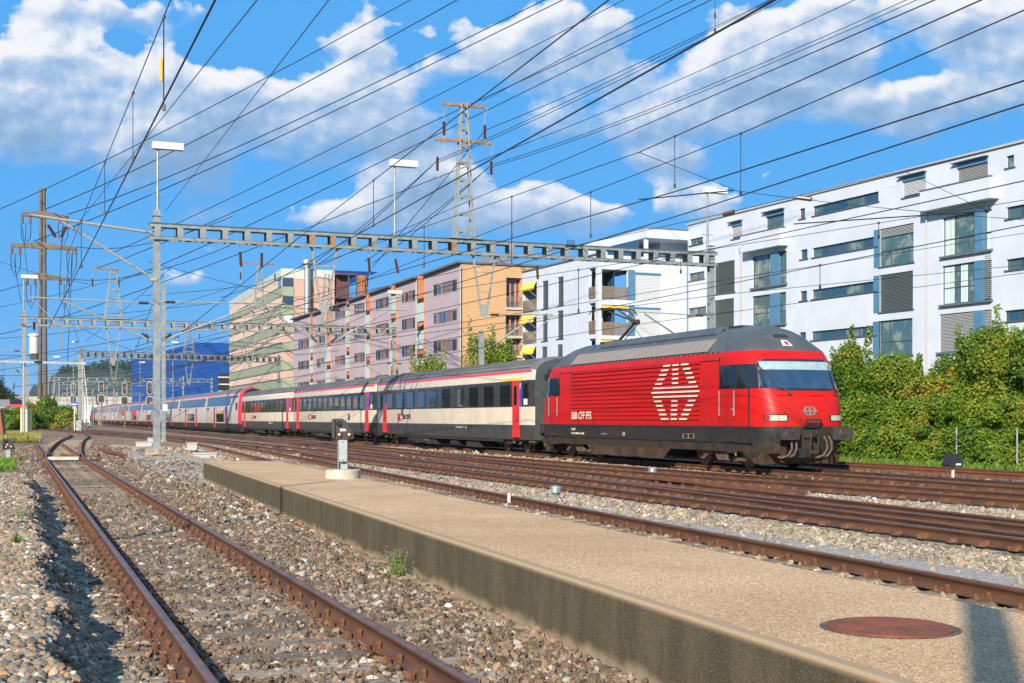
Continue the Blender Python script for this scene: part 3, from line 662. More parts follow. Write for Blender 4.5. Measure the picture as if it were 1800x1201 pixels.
def xl_px(v, off=1080, sc=6.32, s0=.0):
    px = off + v / sc; return (46.047 - 48750 / (px - 45)) / .94 - .1 + s0
ribs_z = [3.165 - i * .1432 for i in range(13)]
rib_me = MB().prism([(-1.505, -.038), (-1.545, -.018), (-1.545, .030), (-1.505, .042)], -5.15, 5.15, 'x').mesh('rib', M['red'])
ribs = [link('rib', rib_me, eng, (0, .008, z)) for z in ribs_z]
rows = [[(555,633),(660,725),(752,833)],[(532,610),(657,720),(775,855)],[(510,588),(657,720),(797,877)],[(488,565),(655,720),(815,895)],[(467,540),(655,717),(837,917)],
        [(447,937)],[(427,955)],[(443,935)],[(460,535),(648,712),(830,910)],[(480,552),(646,710),(807,885)],[(498,573),(643,708),(780,862)],[(515,593),(641,706),(757,838)],[(534,612),(640,705),(733,815)]]
for k, (z, rw) in enumerate(zip(ribs_z, rows)):
    sk = .035 if k < 6 else -.035
    for q, (a, b_) in enumerate(rw):
        x0, x1 = xl_px(a), xl_px(b_); s_ = (sk if q == 0 else (-sk if q == len(rw) - 1 else 0)) if len(rw) > 1 else 0
        if k > 7: s_ = -abs(s_) if q == len(rw) - 1 else (abs(s_) if q == 0 else 0)
        if len(rw) > 1 and q == 1: s_ = 0
        if len(rw) > 1 and q == 0: s_ = .03 if k < 6 else -.03
        if len(rw) > 1 and q == 2: s_ = .03
        MB().prism([(x0, z - .022), (x1, z - .022), (x1 + s_, z + .030), (x0 + s_, z + .030)], -1.549, -1.535, 'y').build('emblem_bar', [M['white_paint']], eng)
def put_text(body, size, x, y, z, m, parent, sx=1., bold=0., name='lettering', rz=0., sp=1.):
    me = text_mesh(body, size, .003, 'LEFT', sx, bold, sp); me.materials.append(m)
    return link(name, me, parent, (x, y, z), rot=(R(90), 0, rz))
put_text('SBB CFF FFS', .40, -5.05, -1.552, 1.44, M['white_paint'], eng, .92, .004)
put_text('Re 460', .13, -5.15, -1.508, 1.02, M['white_paint'], eng)
put_text('91 85 4 460 085-2 CH-SBB', .11, -5.15, -1.505, .87, M['white_paint'], eng)
put_text('\u00b7 \u2013 = \u00b7 \u2014 \u00b7', .14, -2.4, -1.505, .87, M['white_paint'], eng)
mb = MB()
for a, b_ in ((-.55, -.35), (4.0, 4.02), (4.35, 4.37), (4.72, 4.74)): mb.box(a, b_, -1.507, -1.49, .86 if a < 0 else .84, 1.0)
mb.box(4.0, 4.74, -1.507, -1.49, .84, .85); mb.box(4.0, 4.74, -1.507, -1.49, .99, 1.0); mb.build('plate', [mat('dull plate', (.25, .2, .15), .6)], eng)
# doors, rails, steps
for sgn in (1, -1):
    xa, xb = sorted((sgn * 6.48, sgn * 7.32))
    dr = MB().box(xa, xb, -1.510, -1.46, 1.42, 2.34).build('door', [M['red']], eng)
    mb = MB()
    for x in (xa - .02, xb + .02): mb.tube([(x, -1.56, 1.55), (x, -1.56, 2.28)], .022, 6)
    mb.build('handrail', [M['steel']], dr)
    MB().box(xb - .22, xb - .13, -1.525, -1.50, 1.73, 1.77).build('handle', [M['steel']], dr)
    for x0, x1, z0, z1 in ((xa + .06, xa + .42, 2.42, 2.98), (xb - .02, xb + .18, 2.38, 3.02), (xb + .30, xb + .62, 2.4, 2.88)):
        if sgn < 0: x0, x1 = -x1, -x0
    for (x0, x1, z0, z1) in ((6.62, 6.95, 2.45, 2.93), (7.05, 7.36, 2.38, 3.0)):
        a, b_ = sorted((sgn * x0, sgn * x1))
        wo = MB().box(a, b_, -1.508, -1.47, z0, z1).build('side_window', [M['glass_blue']], eng)
        f = .025; MB().box(a - f, a, -1.512, -1.47, z0 - f, z1 + f).box(b_, b_ + f, -1.512, -1.47, z0 - f, z1 + f).box(a, b_, -1.512, -1.47, z0 - f, z0).box(a, b_, -1.512, -1.47, z1, z1 + f).build('frame', [M['dark']], wo)
    mb = MB()
    for z in (.52, .86, 1.17):
        mb.box(sgn * 7.0 - .2, sgn * 7.0 + .2, -1.512, -1.35, z - .055, z + .055)
    mb.build('step', [M['under']], eng)
    mb = MB()
    for z in (.52, .86, 1.17): mb.box(sgn * 7.0 - .17, sgn * 7.0 + .17, -1.516, -1.45, z - .058, z - .035)
    mb.build('step_tread', [M['skirt_brown']], eng)
# filter panels along the roof slope, roof plates, hatch
pm = MB().prism([(-1.418, 3.50), (-1.135, 3.885), (-1.150, 3.90), (-1.435, 3.512)], -.215, .215, 'x').mesh('filter_panel', M['louvre'])
pm.transform(Matrix.Shear('XY', 4, (0, 0)) if False else Matrix.Identity(4))
for v in pm.vertices: v.co.x += (v.co.z - 3.7) * .25
for i in range(24): link('filter_panel', pm, eng, (-5.15 + i * .455, 0, 0))
for (x0, x1, y0) in ((-3.6, -1.3, -.78), (-1.2, .9, -.78), (1.0, 3.2, -.78), (3.3, 5.3, -.78)):
    MB().prism([(y0 - .20, 4.03), (y0 + .02, 4.215), (.78, 4.23), (.78, 4.30), (y0, 4.30), (y0 - .22, 4.09)], x0, x1, 'x').build('roof_plate', [M['roofgrey']], eng)
MB().box(5.35, 6.1, -.62, .62, 4.2, 4.30).build('roof_equipment', [M['under']], eng)
mb = MB(); 
for i in range(40): mb.box(-6.3 + i * .32 - .02, -6.3 + i * .32 + .02, -1.465, -1.43, 3.44, 3.475)
mb.build('roof_studs', [M['under']], eng)
# windscreen laid on the nose, at both ends
def nose_pt(y, z, d=.012, s=1):
    rr = [p for p in loco_ring(z) if p[0] > 4]; rr.sort(key=lambda p: p[1])
    ys = [p[1] for p in rr]; xs_ = [p[0] for p in rr]; return (s * (float(np.interp(y, ys, xs_)) + d), s * y, z)
def nose_patch(y0b, y1b, zb, y0t, y1t, zt, d, s, name, m, parent, ny=10, nz=4):
    mb = MB(); vs = []
    for k in range(nz + 1):
        t = k / nz; z = zb + (zt - zb) * t; a, b_ = y0b + (y0t - y0b) * t, y1b + (y1t - y1b) * t
        for i in range(ny + 1): vs.append(nose_pt(a + (b_ - a) * i / ny, z, d, s))
    vs2 = [(x - s * .03, y, z) for x, y, z in vs]; o = len(vs); w_ = ny + 1
    fs = [(k * w_ + i, k * w_ + i + 1, (k + 1) * w_ + i + 1, (k + 1) * w_ + i) for k in range(nz) for i in range(ny)]
    rim = [i for i in range(w_)] + [k * w_ + ny for k in range(1, nz + 1)] + [nz * w_ + i for i in range(ny - 1, -1, -1)] + [k * w_ for k in range(nz - 1, 0, -1)]
    fs += [(a, b_, b_ + o, a + o) for a, b_ in zip(rim, rim[1:] + rim[:1])]
    mb.add(vs + vs2, fs); return mb.build(name, [m], parent)
for s in (1, -1):
    ws = nose_patch(-1.31, 1.31, 2.27, -1.22, 1.22, 3.20, .012, s, 'windscreen_frame', M['dark'], eng)
    nose_patch(-1.25, 1.25, 2.33, -1.17, 1.17, 3.14, .020, s, 'pane', M['glass_blue'], ws)
    nose_patch(-1.20, 1.20, 2.88, -1.16, 1.16, 3.12, .026, s, 'sun_blind', M['blindwhite'], ws)
    mb = MB()
    for y0, y1, z1 in ((-.55, -1.18, 2.95), (1.0, 1.1, 2.8)):
        a = Vector(nose_pt(y0, 2.18, .06, s)); b_ = Vector(nose_pt(y1, z1, .06, s)); mb.bar(a, b_, .022); mb.bar(a + Vector((0, .04, 0)), a.lerp(b_, .6), .014)
        c = Vector(nose_pt(y1, z1 - .55, .05, s)); mb.bar(c, Vector(nose_pt(y1, min(3.1, z1 + .2), .05, s)), .018); mb.lathe([(.04, -.03), (.04, .03)], 6, tuple(a))
    mb.build('wiper', [M['dark']], ws)
    for sy in (-1, 1):
        hl = nose_patch(sy * .98 - .30, sy * .98 + .30, 1.385, sy * .98 - .30, sy * .98 + .30, 1.585, .012, s, 'headlight', M['dark'], eng)
        for q in (-.09, .14): nose_patch(sy * .98 - sy * q - .11, sy * .98 - sy * q + .11, 1.41, sy * .98 - sy * q - .11, sy * .98 - sy * q + .11, 1.56, .022, s, 'lens', M['lamp_glass'], hl, 2, 1)
        nose_patch(sy * 1.20 - .06, sy * 1.20 + .06, 1.41, sy * 1.20 - .06, sy * 1.20 + .06, 1.56, .022, s, 'tail_lens', M['lamp_red'], hl, 2, 1)
        # buffers
        b0 = thing_ = None
        bf = MB(); X0 = s * 8.62; X1 = s * 9.2
        bf.lathe([(.16, min(X0, X1)), (.16, max(X0, X1))], 12, (0, sy * .875, 1.05), ax='x')
        hx0, hx1 = sorted((s * 9.2, s * 9.27))
        pol = [(sy * .875 + a, 1.05 + b_) for a, b_ in ((-.33, -.15), (-.30, -.18), (.30, -.18), (.33, -.15), (.33, .15), (.30, .18), (-.30, .18), (-.33, .15))]
        bf.prism(pol, hx0, hx1, 'x'); bf.lathe([(.13, hx1 if s > 0 else hx0), (.10, hx1 + .012 if s > 0 else hx0 - .012), (.0, hx1 + .015 if s > 0 else hx0 - .015)], 14, (0, sy * .875, 1.05), ax='x', caps=False)
        bf.box(*sorted((s * 8.5, s * 8.72)), sy * .875 - .25, sy * .875 + .25, .82, 1.28); bf.build('buffer', [M['buffer']], eng)
        mb = MB()
        for q in (0, .17):
            yb = sy * .50 + sy * q * .9 - .05
            mb.tube([(s * 8.95, yb, .95), (s * 9.12, yb - .02, .80), (s * 9.16, yb - .03, .6), (s * 9.10, yb - .12, .42), (s * 9.0, yb - .26, .36), (s * 8.9, yb - .32, .38)], .035, 8)
        mb.build('hose', [M['hose']], eng)
    # coupling hook, screw link, steps, emblem
    mb = MB(); mb.box(*sorted((s * 8.7, s * 8.98)), -.22, .22, .92, 1.14); mb.prism([(8.95, .98), (9.2, .95), (9.27, 1.03), (9.24, 1.14), (9.16, 1.13), (9.17, 1.05), (8.95, 1.10)], -.035, .035, 'y') if s > 0 else None
    for yy in (-.09, .09): mb.tube([(s * 9.15, yy, 1.1), (s * 9.18, yy * 1.4, .75), (s * 9.12, yy * 1.2, .5)], .022, 6)
    mb.bar((s * 9.12, -.15, .52), (s * 9.12, .15, .52), .07); mb.build('coupling', [M['buffer']], eng)
    mb = MB()
    for i in range(5): mb.bar((s * (9.02 + i * .03), -.22, 1.22 + i * .045), (s * (9.02 + i * .03), .22, 1.22 + i * .045), .018)
    for yy in (-.24, .24): mb.bar((s * 8.98, yy, 1.2), (s * 9.16, yy, 1.44), .03)
    mb.bar((s * 9.16, -.24, 1.44), (s * 9.16, .24, 1.44), .05, .07); mb.build('front_step', [M['buffer']], eng)
    mb = MB(); mb.box(*sorted((s * 8.55, s * 8.98)), -1.2, -1.0, .48, .75); mb.box(*sorted((s * 8.8, s * 8.95)), -.97, -.78, .40, .80); mb.box(*sorted((s * 8.84, s * 8.90)), -.93, -.80, .22, .34); mb.build('socket_box', [M['skirt_brown']], eng)
    mb = MB()
    mb.prism([(-.62, .36), (-.1, .36), (-.1, .86), (-.62, .86)], *sorted((s * 8.72, s * 8.885)), ax='x'); mb.build('recess', [M['under']], eng)
    e = MB(); zc = 1.68
    def epr(poly): 
        pts_ = [nose_pt(a, zc + b_, .03, s) for a, b_ in poly]; q_ = [(x - s * .04, y, z) for x, y, z in pts_]; k = len(poly)
        e.add(pts_ + q_, [tuple(range(k))] + [(j, (j + 1) % k, (j + 1) % k + k, j + k) for j in range(k)])
    epr([(-.03, -.13), (.03, -.13), (.03, .13), (-.03, .13)]); epr([(-.22, -.025), (-.03, -.025), (-.03, .025), (-.22, .025)]); epr([(.03, -.025), (.22, -.025), (.22, .025), (.03, .025)])
    for q in (-1, 1):
        for r_ in (-1, 1):
            epr([(q * .24, 0), (q * .12, r_ * .13), (q * .055, r_ * .13), (q * .17, 0)][::1]); epr([(q * .055, r_ * .13), (q * .12, r_ * .13), (q * .12, r_ * .1), (q * .055, r_ * .1)])
    e.build('emblem', [M['grey_logo']], eng)
    # roof lamp and vents
    t = nose_patch(-.17, .17, 3.60, -.10, .10, 3.78, .012, s, 'roof_lamp', M['white_metal'], eng, 4, 2)
    nose_patch(-.05, .07, 3.63, -.04, .06, 3.75, .022, s, 'lens', M['lamp_red'], t, 2, 1)
    nose_patch(-.26, .26, 3.86, -.22, .22, 3.97, .012, s, 'roof_vent', M['under'], eng, 4, 2)
    nose_patch(-.9, -.45, 2.13, -.9, -.45, 2.16, .03, s, 'grab_bar', M['red'], eng, 3, 1); nose_patch(.1, .6, 2.13, .1, .6, 2.16, .03, s, 'grab_bar', M['red'], eng, 3, 1)
    nose_patch(-1.15, -.75, 1.60, -1.15, -.75, 1.63, .03, s, 'lamp_visor', M['red'], eng, 3, 1)
drv = thing('driver', 'train driver in a pale shirt seated behind the engine windscreen', 'person', on_line(-.1) + Vector((0, 0, 0)), TROT)
# the driver: one continuous figure seen faintly through the glass
# bogies
def bogie_parts(parent, x, wb=2.8, wr=.55, coach=False):
    bg = link('bogie', None, parent, (x, 0, 0)); mb = MB()
    for sy in (-1, 1):
        y = sy * 1.0
        if coach:
            mb.prism([(-1.75, .62), (-.6, .48), (.6, .48), (1.75, .62), (1.75, .75), (.6, .68), (-.6, .68), (-1.75, .75)], y - .08, y + .08, 'y')
            for q in (-1, 1):
                mb.box(q * wb / 2 - .16, q * wb / 2 + .16, y - .14 if sy < 0 else y - .1, y + .14, .34, .62)
                mb.lathe([(.1, .62), (.1, .85)], 8, (q * wb / 2 - .3, y - sy * -.05, 0)); mb.lathe([(.1, .62), (.1, .85)], 8, (q * wb / 2 + .3, y, 0))
                mb.tube([(q * .35, y * 1.22, .75), (q * .9, y * 1.22, .42)], .055, 6)
                mb.tube([(q * 1.9, y * 1.15, .95), (q * 1.9, y * 1.2, .6), (q * 1.6, y * 1.2, .40), (q * 1.35, y * 1.2, .55)], .03, 6)
            mb.lathe([(.17, .55), (.2, .6), (.2, .88)], 10, (-.2, y * 1.12, 0)); mb.lathe([(.17, .55), (.2, .6), (.2, .88)], 10, (.3, y * 1.12, 0))
            mb.box(-.5, .5, y * 1.05 - .1, y * 1.05 + .1, .38, .52)
        else:
            mb.prism([(-.62, .62), (-.5, .72), (.6, .66), (1.05, .34), (1.05, .22), (.35, .22), (.15, .44), (-.1, .44), (-.55, .22), (-.75, .25), (-.3, .5)], y * 1.22 - .05, y * 1.22 + .05, 'y')
            for q in (-.45, .25): mb.tube([(q, y * 1.27, .66), (q, y * 1.27, .82)], .035, 6)
            mb.tube([(-.75, y * 1.25, .6), (.5, y * 1.25, .6)], .05, 6); mb.box(-1.9, 1.9, y * .95 - .06, y * .95 + .06, .5, .72, 0)
            mb.prism([(1.25, .2), (1.9, .22), (1.9, .3), (1.25, .32)], y * 1.2 - .04, y * 1.2 + .04, 'y')
    mb.build('frame', [M['bogie']], bg)
    prof = [(.06, -.07), (wr - .06, -.06), (wr, -.04), (wr, .05), (wr + .03, .055), (wr + .03, .08), (wr - .09, .08), (.06, .03)]
    for q in (-1, 1):
        for sy in (-1, 1):
            m_ = MB().lathe([(r_, sy * z) for r_, z in prof] if sy < 0 else [(r_, -z) for r_, z in prof][::-1], 28, (q * wb / 2, sy * .75, wr), ax='y')
            m_ = MB().lathe([(r_, (.75 * sy) - sy * z) for r_, z in prof], 28, (q * wb / 2, 0, wr), ax='y')
            m_.build('wheel', [M['wheel']], bg, True)
    MB().tube([(wb / 2, -.7, wr), (wb / 2, .7, wr)], .08).tube([(-wb / 2, -.7, wr), (-wb / 2, .7, wr)], .08).build('axle', [M['under']], bg)
    return bg
bogie_parts(eng, 5.5); bogie_parts(eng, -5.5)
MB().box(-3.4, 2.5, -1.2, 1.2, .22, .7).box(-8.2, 8.2, -1.0, 1.0, .66, .8).build('underframe', [M['under']], eng)
# pantograph raised at the rear end of the roof
pg = link('pantograph', None, eng, (-4.3, 0, 4.2))
zc_ = 5.62 - 4.2
MB().bar((-.4, -.5, .12), (1.3, -.5, .12), .06).bar((-.4, .5, .12), (1.3, .5, .12), .06).bar((1.2, -.5, .12), (1.2, .5, .12), .08).bar((-.35, -.5, .12), (-.35, .5, .12), .08).lathe([(.06, -.1), (.09, 0), (.06, .1)], 8, (1.2, -.5, 0)).build('base_frame', [M['buffer']], pg)
kn = Vector((.75 + .9, 0, .80)); ft = Vector((.1, 0, .15)); hd = Vector((-.35, 0, zc_ - .08))
MB().tube([ft, kn], [.055, .045], 8).tube([ft + Vector((.35, .05, 0)), kn + Vector((.02, .05, -.12))], .018, 6).build('lower_arm', [M['buffer']], pg)
MB().tube([kn, hd + Vector((.15, -.25, -.03))], [.04, .028], 8).tube([kn, hd + Vector((.15, .25, -.03))], [.04, .028], 8).lathe([(.1, -.14), (.1, .14)], 10, tuple(kn), ax='y').build('upper_arm', [M['buffer']], pg)
mb = MB()
for q in (-.2, .2): mb.tube([(hd.x + q, -.92, zc_ - .22), (hd.x + q, -.78, zc_ - .05), (hd.x + q, -.55, zc_), (hd.x + q, .55, zc_), (hd.x + q, .78, zc_ - .05), (hd.x + q, .92, zc_ - .22)], .024, 6)
mb.bar((hd.x - .2, -.3, zc_ - .05), (hd.x + .2, -.3, zc_ - .05), .03); mb.bar((hd.x - .2, .3, zc_ - .05), (hd.x + .2, .3, zc_ - .05), .03); mb.build('contact_head', [M['buffer']], pg)
# small plume-free details
mb = MB(); mb.box(-8.5, -8.3, -1.3, -1.15, 3.0, 3.25); mb.build('mirror', [M['dark']], eng)

# ---- the driver
def skin_figure(name, parent, joints, edges, m, sub=1):
    me = bpy.data.meshes.new(name); me.from_pydata([j[0] for j in joints], edges, []); me.materials.append(m)
    o = link(name, me, parent); md = o.modifiers.new('skin', 'SKIN'); md.use_smooth_shade = True
    for i, j in enumerate(joints): me.skin_vertices[0].data[i].radius = (j[1], j[1] if len(j) < 3 else j[2])
    me.skin_vertices[0].data[0].use_root = True
    o.modifiers.new('sub', 'SUBSURF').levels = sub; return o
dx, dy, dz = 7.35, -.15, 1.72
jj = [((dx, dy, dz), .16), ((dx, dy, dz + .25), .17), ((dx, dy, dz + .48), .19), ((dx + .01, dy, dz + .60), .06), ((dx + .02, dy, dz + .70), .095), ((dx + .02, dy, dz + .80), .10),
      ((dx, dy - .2, dz + .46), .07), ((dx + .08, dy - .26, dz + .22), .05), ((dx + .32, dy - .2, dz + .15), .04), ((dx, dy + .2, dz + .46), .07), ((dx + .08, dy + .26, dz + .22), .05), ((dx + .32, dy + .2, dz + .15), .04)]
try:
    me_ = bpy.data.meshes.new('t'); 
    o = bpy.data.objects.new('figure', bpy.data.meshes.new('figure')); bpy.data.objects.remove(o)
except Exception: pass
def blob_body(joints, edges, m, name, parent):
    """one continuous surface round a skeleton: union of metaball-like rings built as a lathe torso with tube limbs"""
    mb = MB()
    for a, b_ in edges:
        pa, ra = joints[a][0], joints[a][1]; pb, rb = joints[b_][0], joints[b_][1]
        mb.tube([pa, tuple((pa[i] + pb[i]) / 2 for i in range(3)), pb], [ra, (ra + rb) / 2, rb], 10)
    return mb.build(name, [m], parent, True)
blob_body(jj, [(0, 1), (1, 2), (2, 3), (2, 6), (6, 7), (7, 8), (2, 9), (9, 10), (10, 11)], mat('pale shirt', (.45, .42, .38), .8), 'body', drv)
blob_body(jj, [(3, 4), (4, 5)], mat('skin', (.45, .28, .2), .6), 'head', drv)

# ---- single-deck coaches
def coach(name, label, s_mid, kind, flip=False):
    L = 26.1; h = L / 2; co = thing(name, label, 'passenger coach', on_line(s_mid), TROT, group='cream and red passenger coaches')
    half = [(1.33, .56), (1.405, .80), (1.4125, 1.19), (1.4125, 1.95), (1.405, 3.06), (1.38, 3.38), (1.36, 3.50), (1.22, 3.72), (.92, 3.91), (.5, 4.02), (0, 4.05)]
    bm = [4, 3, 0, 2, 0, 1, 5, 5, 5, 5]
    if kind == 3: bm = [4, 3, 0, 2, 0, 0, 5, 5, 5, 5]
    cross = [(-y, z) for y, z in half] + [(y, z) for y, z in reversed(half[:-1])]
    ma = bm + bm[::-1]
    xs_ = [-h, -h + .12, -h + .12 + 1e-3, h - .121, h - .12, h]
    mb = MB(); k = len(cross)
    ringsx = [(-h, .93), (-h + .25, 1.), (h - .25, 1.), (h, .93)]
    for x, s_ in ringsx:
        for y, z in cross: mb.v.append((x, y * s_, z if z < 3 else 3 + (z - 3) * (1 if s_ == 1. else .9)))
    for r_ in range(3):
        for j in range(k - 1):
            mb.f.append((r_ * k + j, r_ * k + j + 1, (r_ + 1) * k + j + 1, (r_ + 1) * k + j)); mb.m.append(ma[j] if not (r_ in (0, 2) and ma[j] == 1) else 0)
        mb.f.append((r_ * k + k - 1, r_ * k, (r_ + 1) * k, (r_ + 1) * k + k - 1)); mb.m.append(4)
    mb.f.append(tuple(range(k))); mb.m.append(6); mb.f.append(tuple(3 * k + j for j in range(k))); mb.m.append(6)
    mb.build('body', [M['cream'], M['pinkred'], M['coach_dark'], M['coach_low'], M['coach_low'], M['coach_roof'], M['coach_end']], co, True)
    # gangway bellows and end vestibule
    MB().box(h - .05, h + .18, -.75, .75, 1.1, 3.5).box(-h - .18, -h + .05, -.75, .75, 1.1, 3.5).build('gangway', [M['under']], co)
    # roof seams
    mb = MB()
    for z, y in ((3.60, 1.31), (3.76, 1.19), (3.88, .99), (3.97, .72)): mb.box(-h + .6, h - .6, -y - .02, -y + .02, z - .012, z + .012)
    for x in np.arange(-h + 2.2, h - 2, 2.7): mb.prism([(-1.37, 3.48), (-1.235, 3.725), (-.93, 3.918), (-.5, 4.03), (-.5, 4.0), (-.9, 3.89), (-1.2, 3.7), (-1.34, 3.48)], x, x + .03, 'x')
    mb.build('roof_seams', [M['coach_roof']], co)
    mb = MB(); mb.prism([(-1.40, 3.42), (-1.22, 3.82), (-1.19, 3.80), (-1.36, 3.42)], -h + .35, -h + .43, 'x').prism([(-1.40, 3.42), (-1.22, 3.82), (-1.19, 3.80), (-1.36, 3.42)], -h + .75, -h + .8, 'x'); mb.build('rain_strip', [M['under']], co)
    nwin, wx0, wx1, ww = ((10, -9.9, 9.7, 1.36) if kind == 1 else (12, -9.9, 9.9, 1.18) if kind == 2 else (11, -10.2, 8.6, 1.3))
    for i in range(nwin):
        x = wx0 + (wx1 - wx0) * i / (nwin - 1)
        wd = MB().box(x - ww / 2, x + ww / 2, -1.428, -1.38, 1.98, 2.93).build('window', [M['dark']], co)
        MB().box(x - ww / 2 + .05, x + ww / 2 - .05, -1.432, -1.40, 2.03, 2.88).build('pane', [M['glass']], wd)
    # doors: tall red leaves at both ends
    for x in (-11.0, 11.05):
        if kind == 1 or True:
            dr = MB().box(x - .40, x + .40, -1.44, -1.36, .66, 3.06).build('door', [M['red2']], co)
            w2 = MB().box(x - .22, x + .16, -1.446, -1.42, 1.98, 2.88).build('window', [M['dark']], dr) if False else MB().box(x - .20, x + .16, -1.446, -1.42, 2.02, 2.84).build('door_pane', [M['glass']], dr)
            MB().box(x + .28, x + .34, -1.455, -1.43, 1.35, 1.75).build('handle', [M['dark']], dr)
    bs = [11.05 + .55] if kind != 3 else [11.6]
    for xb in bs:
        b_ = MB().box(xb - .12, xb + .1, -1.426, -1.40, 1.96, 3.06).build('info_strip', [M['blue_sign']], co)
    if kind == 1:
        MB().box(9.3, 11.9, -1.428, -1.38, 3.06, 3.17).build('class_stripe', [M['yellow']], co); MB().box(-11.4, -9.9, -1.428, -1.38, 3.06, 3.17).build('class_stripe', [M['yellow']], co)
        put_text('1', .34, 11.52, -1.432, 2.72, M['white_paint'], co, 1., .012)
    if kind == 3:
        MB().box(11.2, 12.9, -1.424, -1.38, 1.96, 3.06).build('red_panel', [M['red2']], co)
    wd = MB().box(11.95, 12.55, -1.43, -1.38, 1.98, 2.95).build('window', [M['dark']], co); MB().box(12.0, 12.5, -1.434, -1.40, 2.03, 2.9).build('pane', [M['glass']], wd)
    MB().box(12.02, 12.48, -1.437, -1.42, 2.03, 2.28).build('frosted_pane', [mat('frosted pane', (.6, .6, .58), .5)], wd)
    wd = MB().box(-12.55, -11.95, -1.43, -1.38, 1.98, 2.95).build('window', [M['dark']], co); MB().box(-12.5, -12.0, -1.434, -1.40, 2.03, 2.9).build('pane', [M['glass']], wd)
    # emblem and lettering
    lx = -8.2 if kind == 1 else -6.9
    eb = MB().box(lx, lx + 1.0, -1.424, -1.40, 1.35, 1.73).build('emblem', [M['red2']], co)
    e = MB()
    e.prism([(lx + .55, 1.54), (lx + .68, 1.66), (lx + .82, 1.66), (lx + .95, 1.54), (lx + .82, 1.42), (lx + .68, 1.42)], -1.428, -1.42, 'y'); e.build('arrow_mark', [M['white_paint']], eb)
    put_text('SBB CFF FFS', .36, lx + 1.12, -1.43, 1.42, M['dark'], co, .85, .008)
    put_text('50 85 10-75 085-9 A \u00b7 2 = \u2014 \u00b7 SBB', .12, 2.6, -1.43, 1.0, M['white_paint'], co)
    if kind == 2: MB().box(6.0, 6.5, -1.422, -1.40, 1.32, 1.74).box(6.08, 6.42, -1.426, -1.40, 1.38, 1.68).build('fuel_flap', [M['coach_dark']], co)
    # sills, boxes, buffers
    mb = MB(); mb.box(-9.0, 9.0, -1.30, 1.30, .44, .60).box(-5.2, -3.8, -1.25, 1.25, .18, .5).box(-3.4, -1.5, -1.2, 1.2, .14, .5).box(1.0, 2.2, -1.2, 1.2, .2, .5).box(3.6, 5.4, -1.2, 1.2, .12, .5)
    mb.tube([(-6.5, -1.1, .35), (-4.8, -1.1, .35)], .17, 10); mb.build('underfloor_equipment', [M['under']], co)
    mb = MB(); mb.box(-5.6, -2.7, -1.22, -1.18, .28, .42).box(-7.9, -7.2, -1.38, -1.30, .70, .93); mb.build('equipment_cover', [M['bogie']], co)
    for s_ in (-1, 1):
        MB().box(s_ * (h + .0) - .12, s_ * h + .12, -1.1, 1.1, .86, 1.18).box(s_ * (h - .5) - .3, s_ * (h - .5) + .3, -1.28, -1.0, .45, 1.0).build('buffer_beam', [M['bogie']], co)
        for sy in (-1, 1): MB().lathe([(.11, s_ * h), (.11, s_ * (h + .25)), (.24, s_ * (h + .25)), (.24, s_ * (h + .33))], 14, (0, sy * .875, 1.05), ax='x').build('buffer', [M['buffer']], co)
        bogie_parts(co, s_ * 9.5, 2.5, .46, True)
    return co
coach('passenger_coach', 'cream first class coach with yellow stripes coupled behind the red engine', 9.25 + 13.2, 1)
coach('passenger_coach', 'cream second class coach with small hatch, second coach behind the engine', 9.25 + 39.6, 2)
coach('passenger_coach', 'cream coach without crimson roof stripe, third behind the engine beside the double-deck train', 9.25 + 66.0, 3)

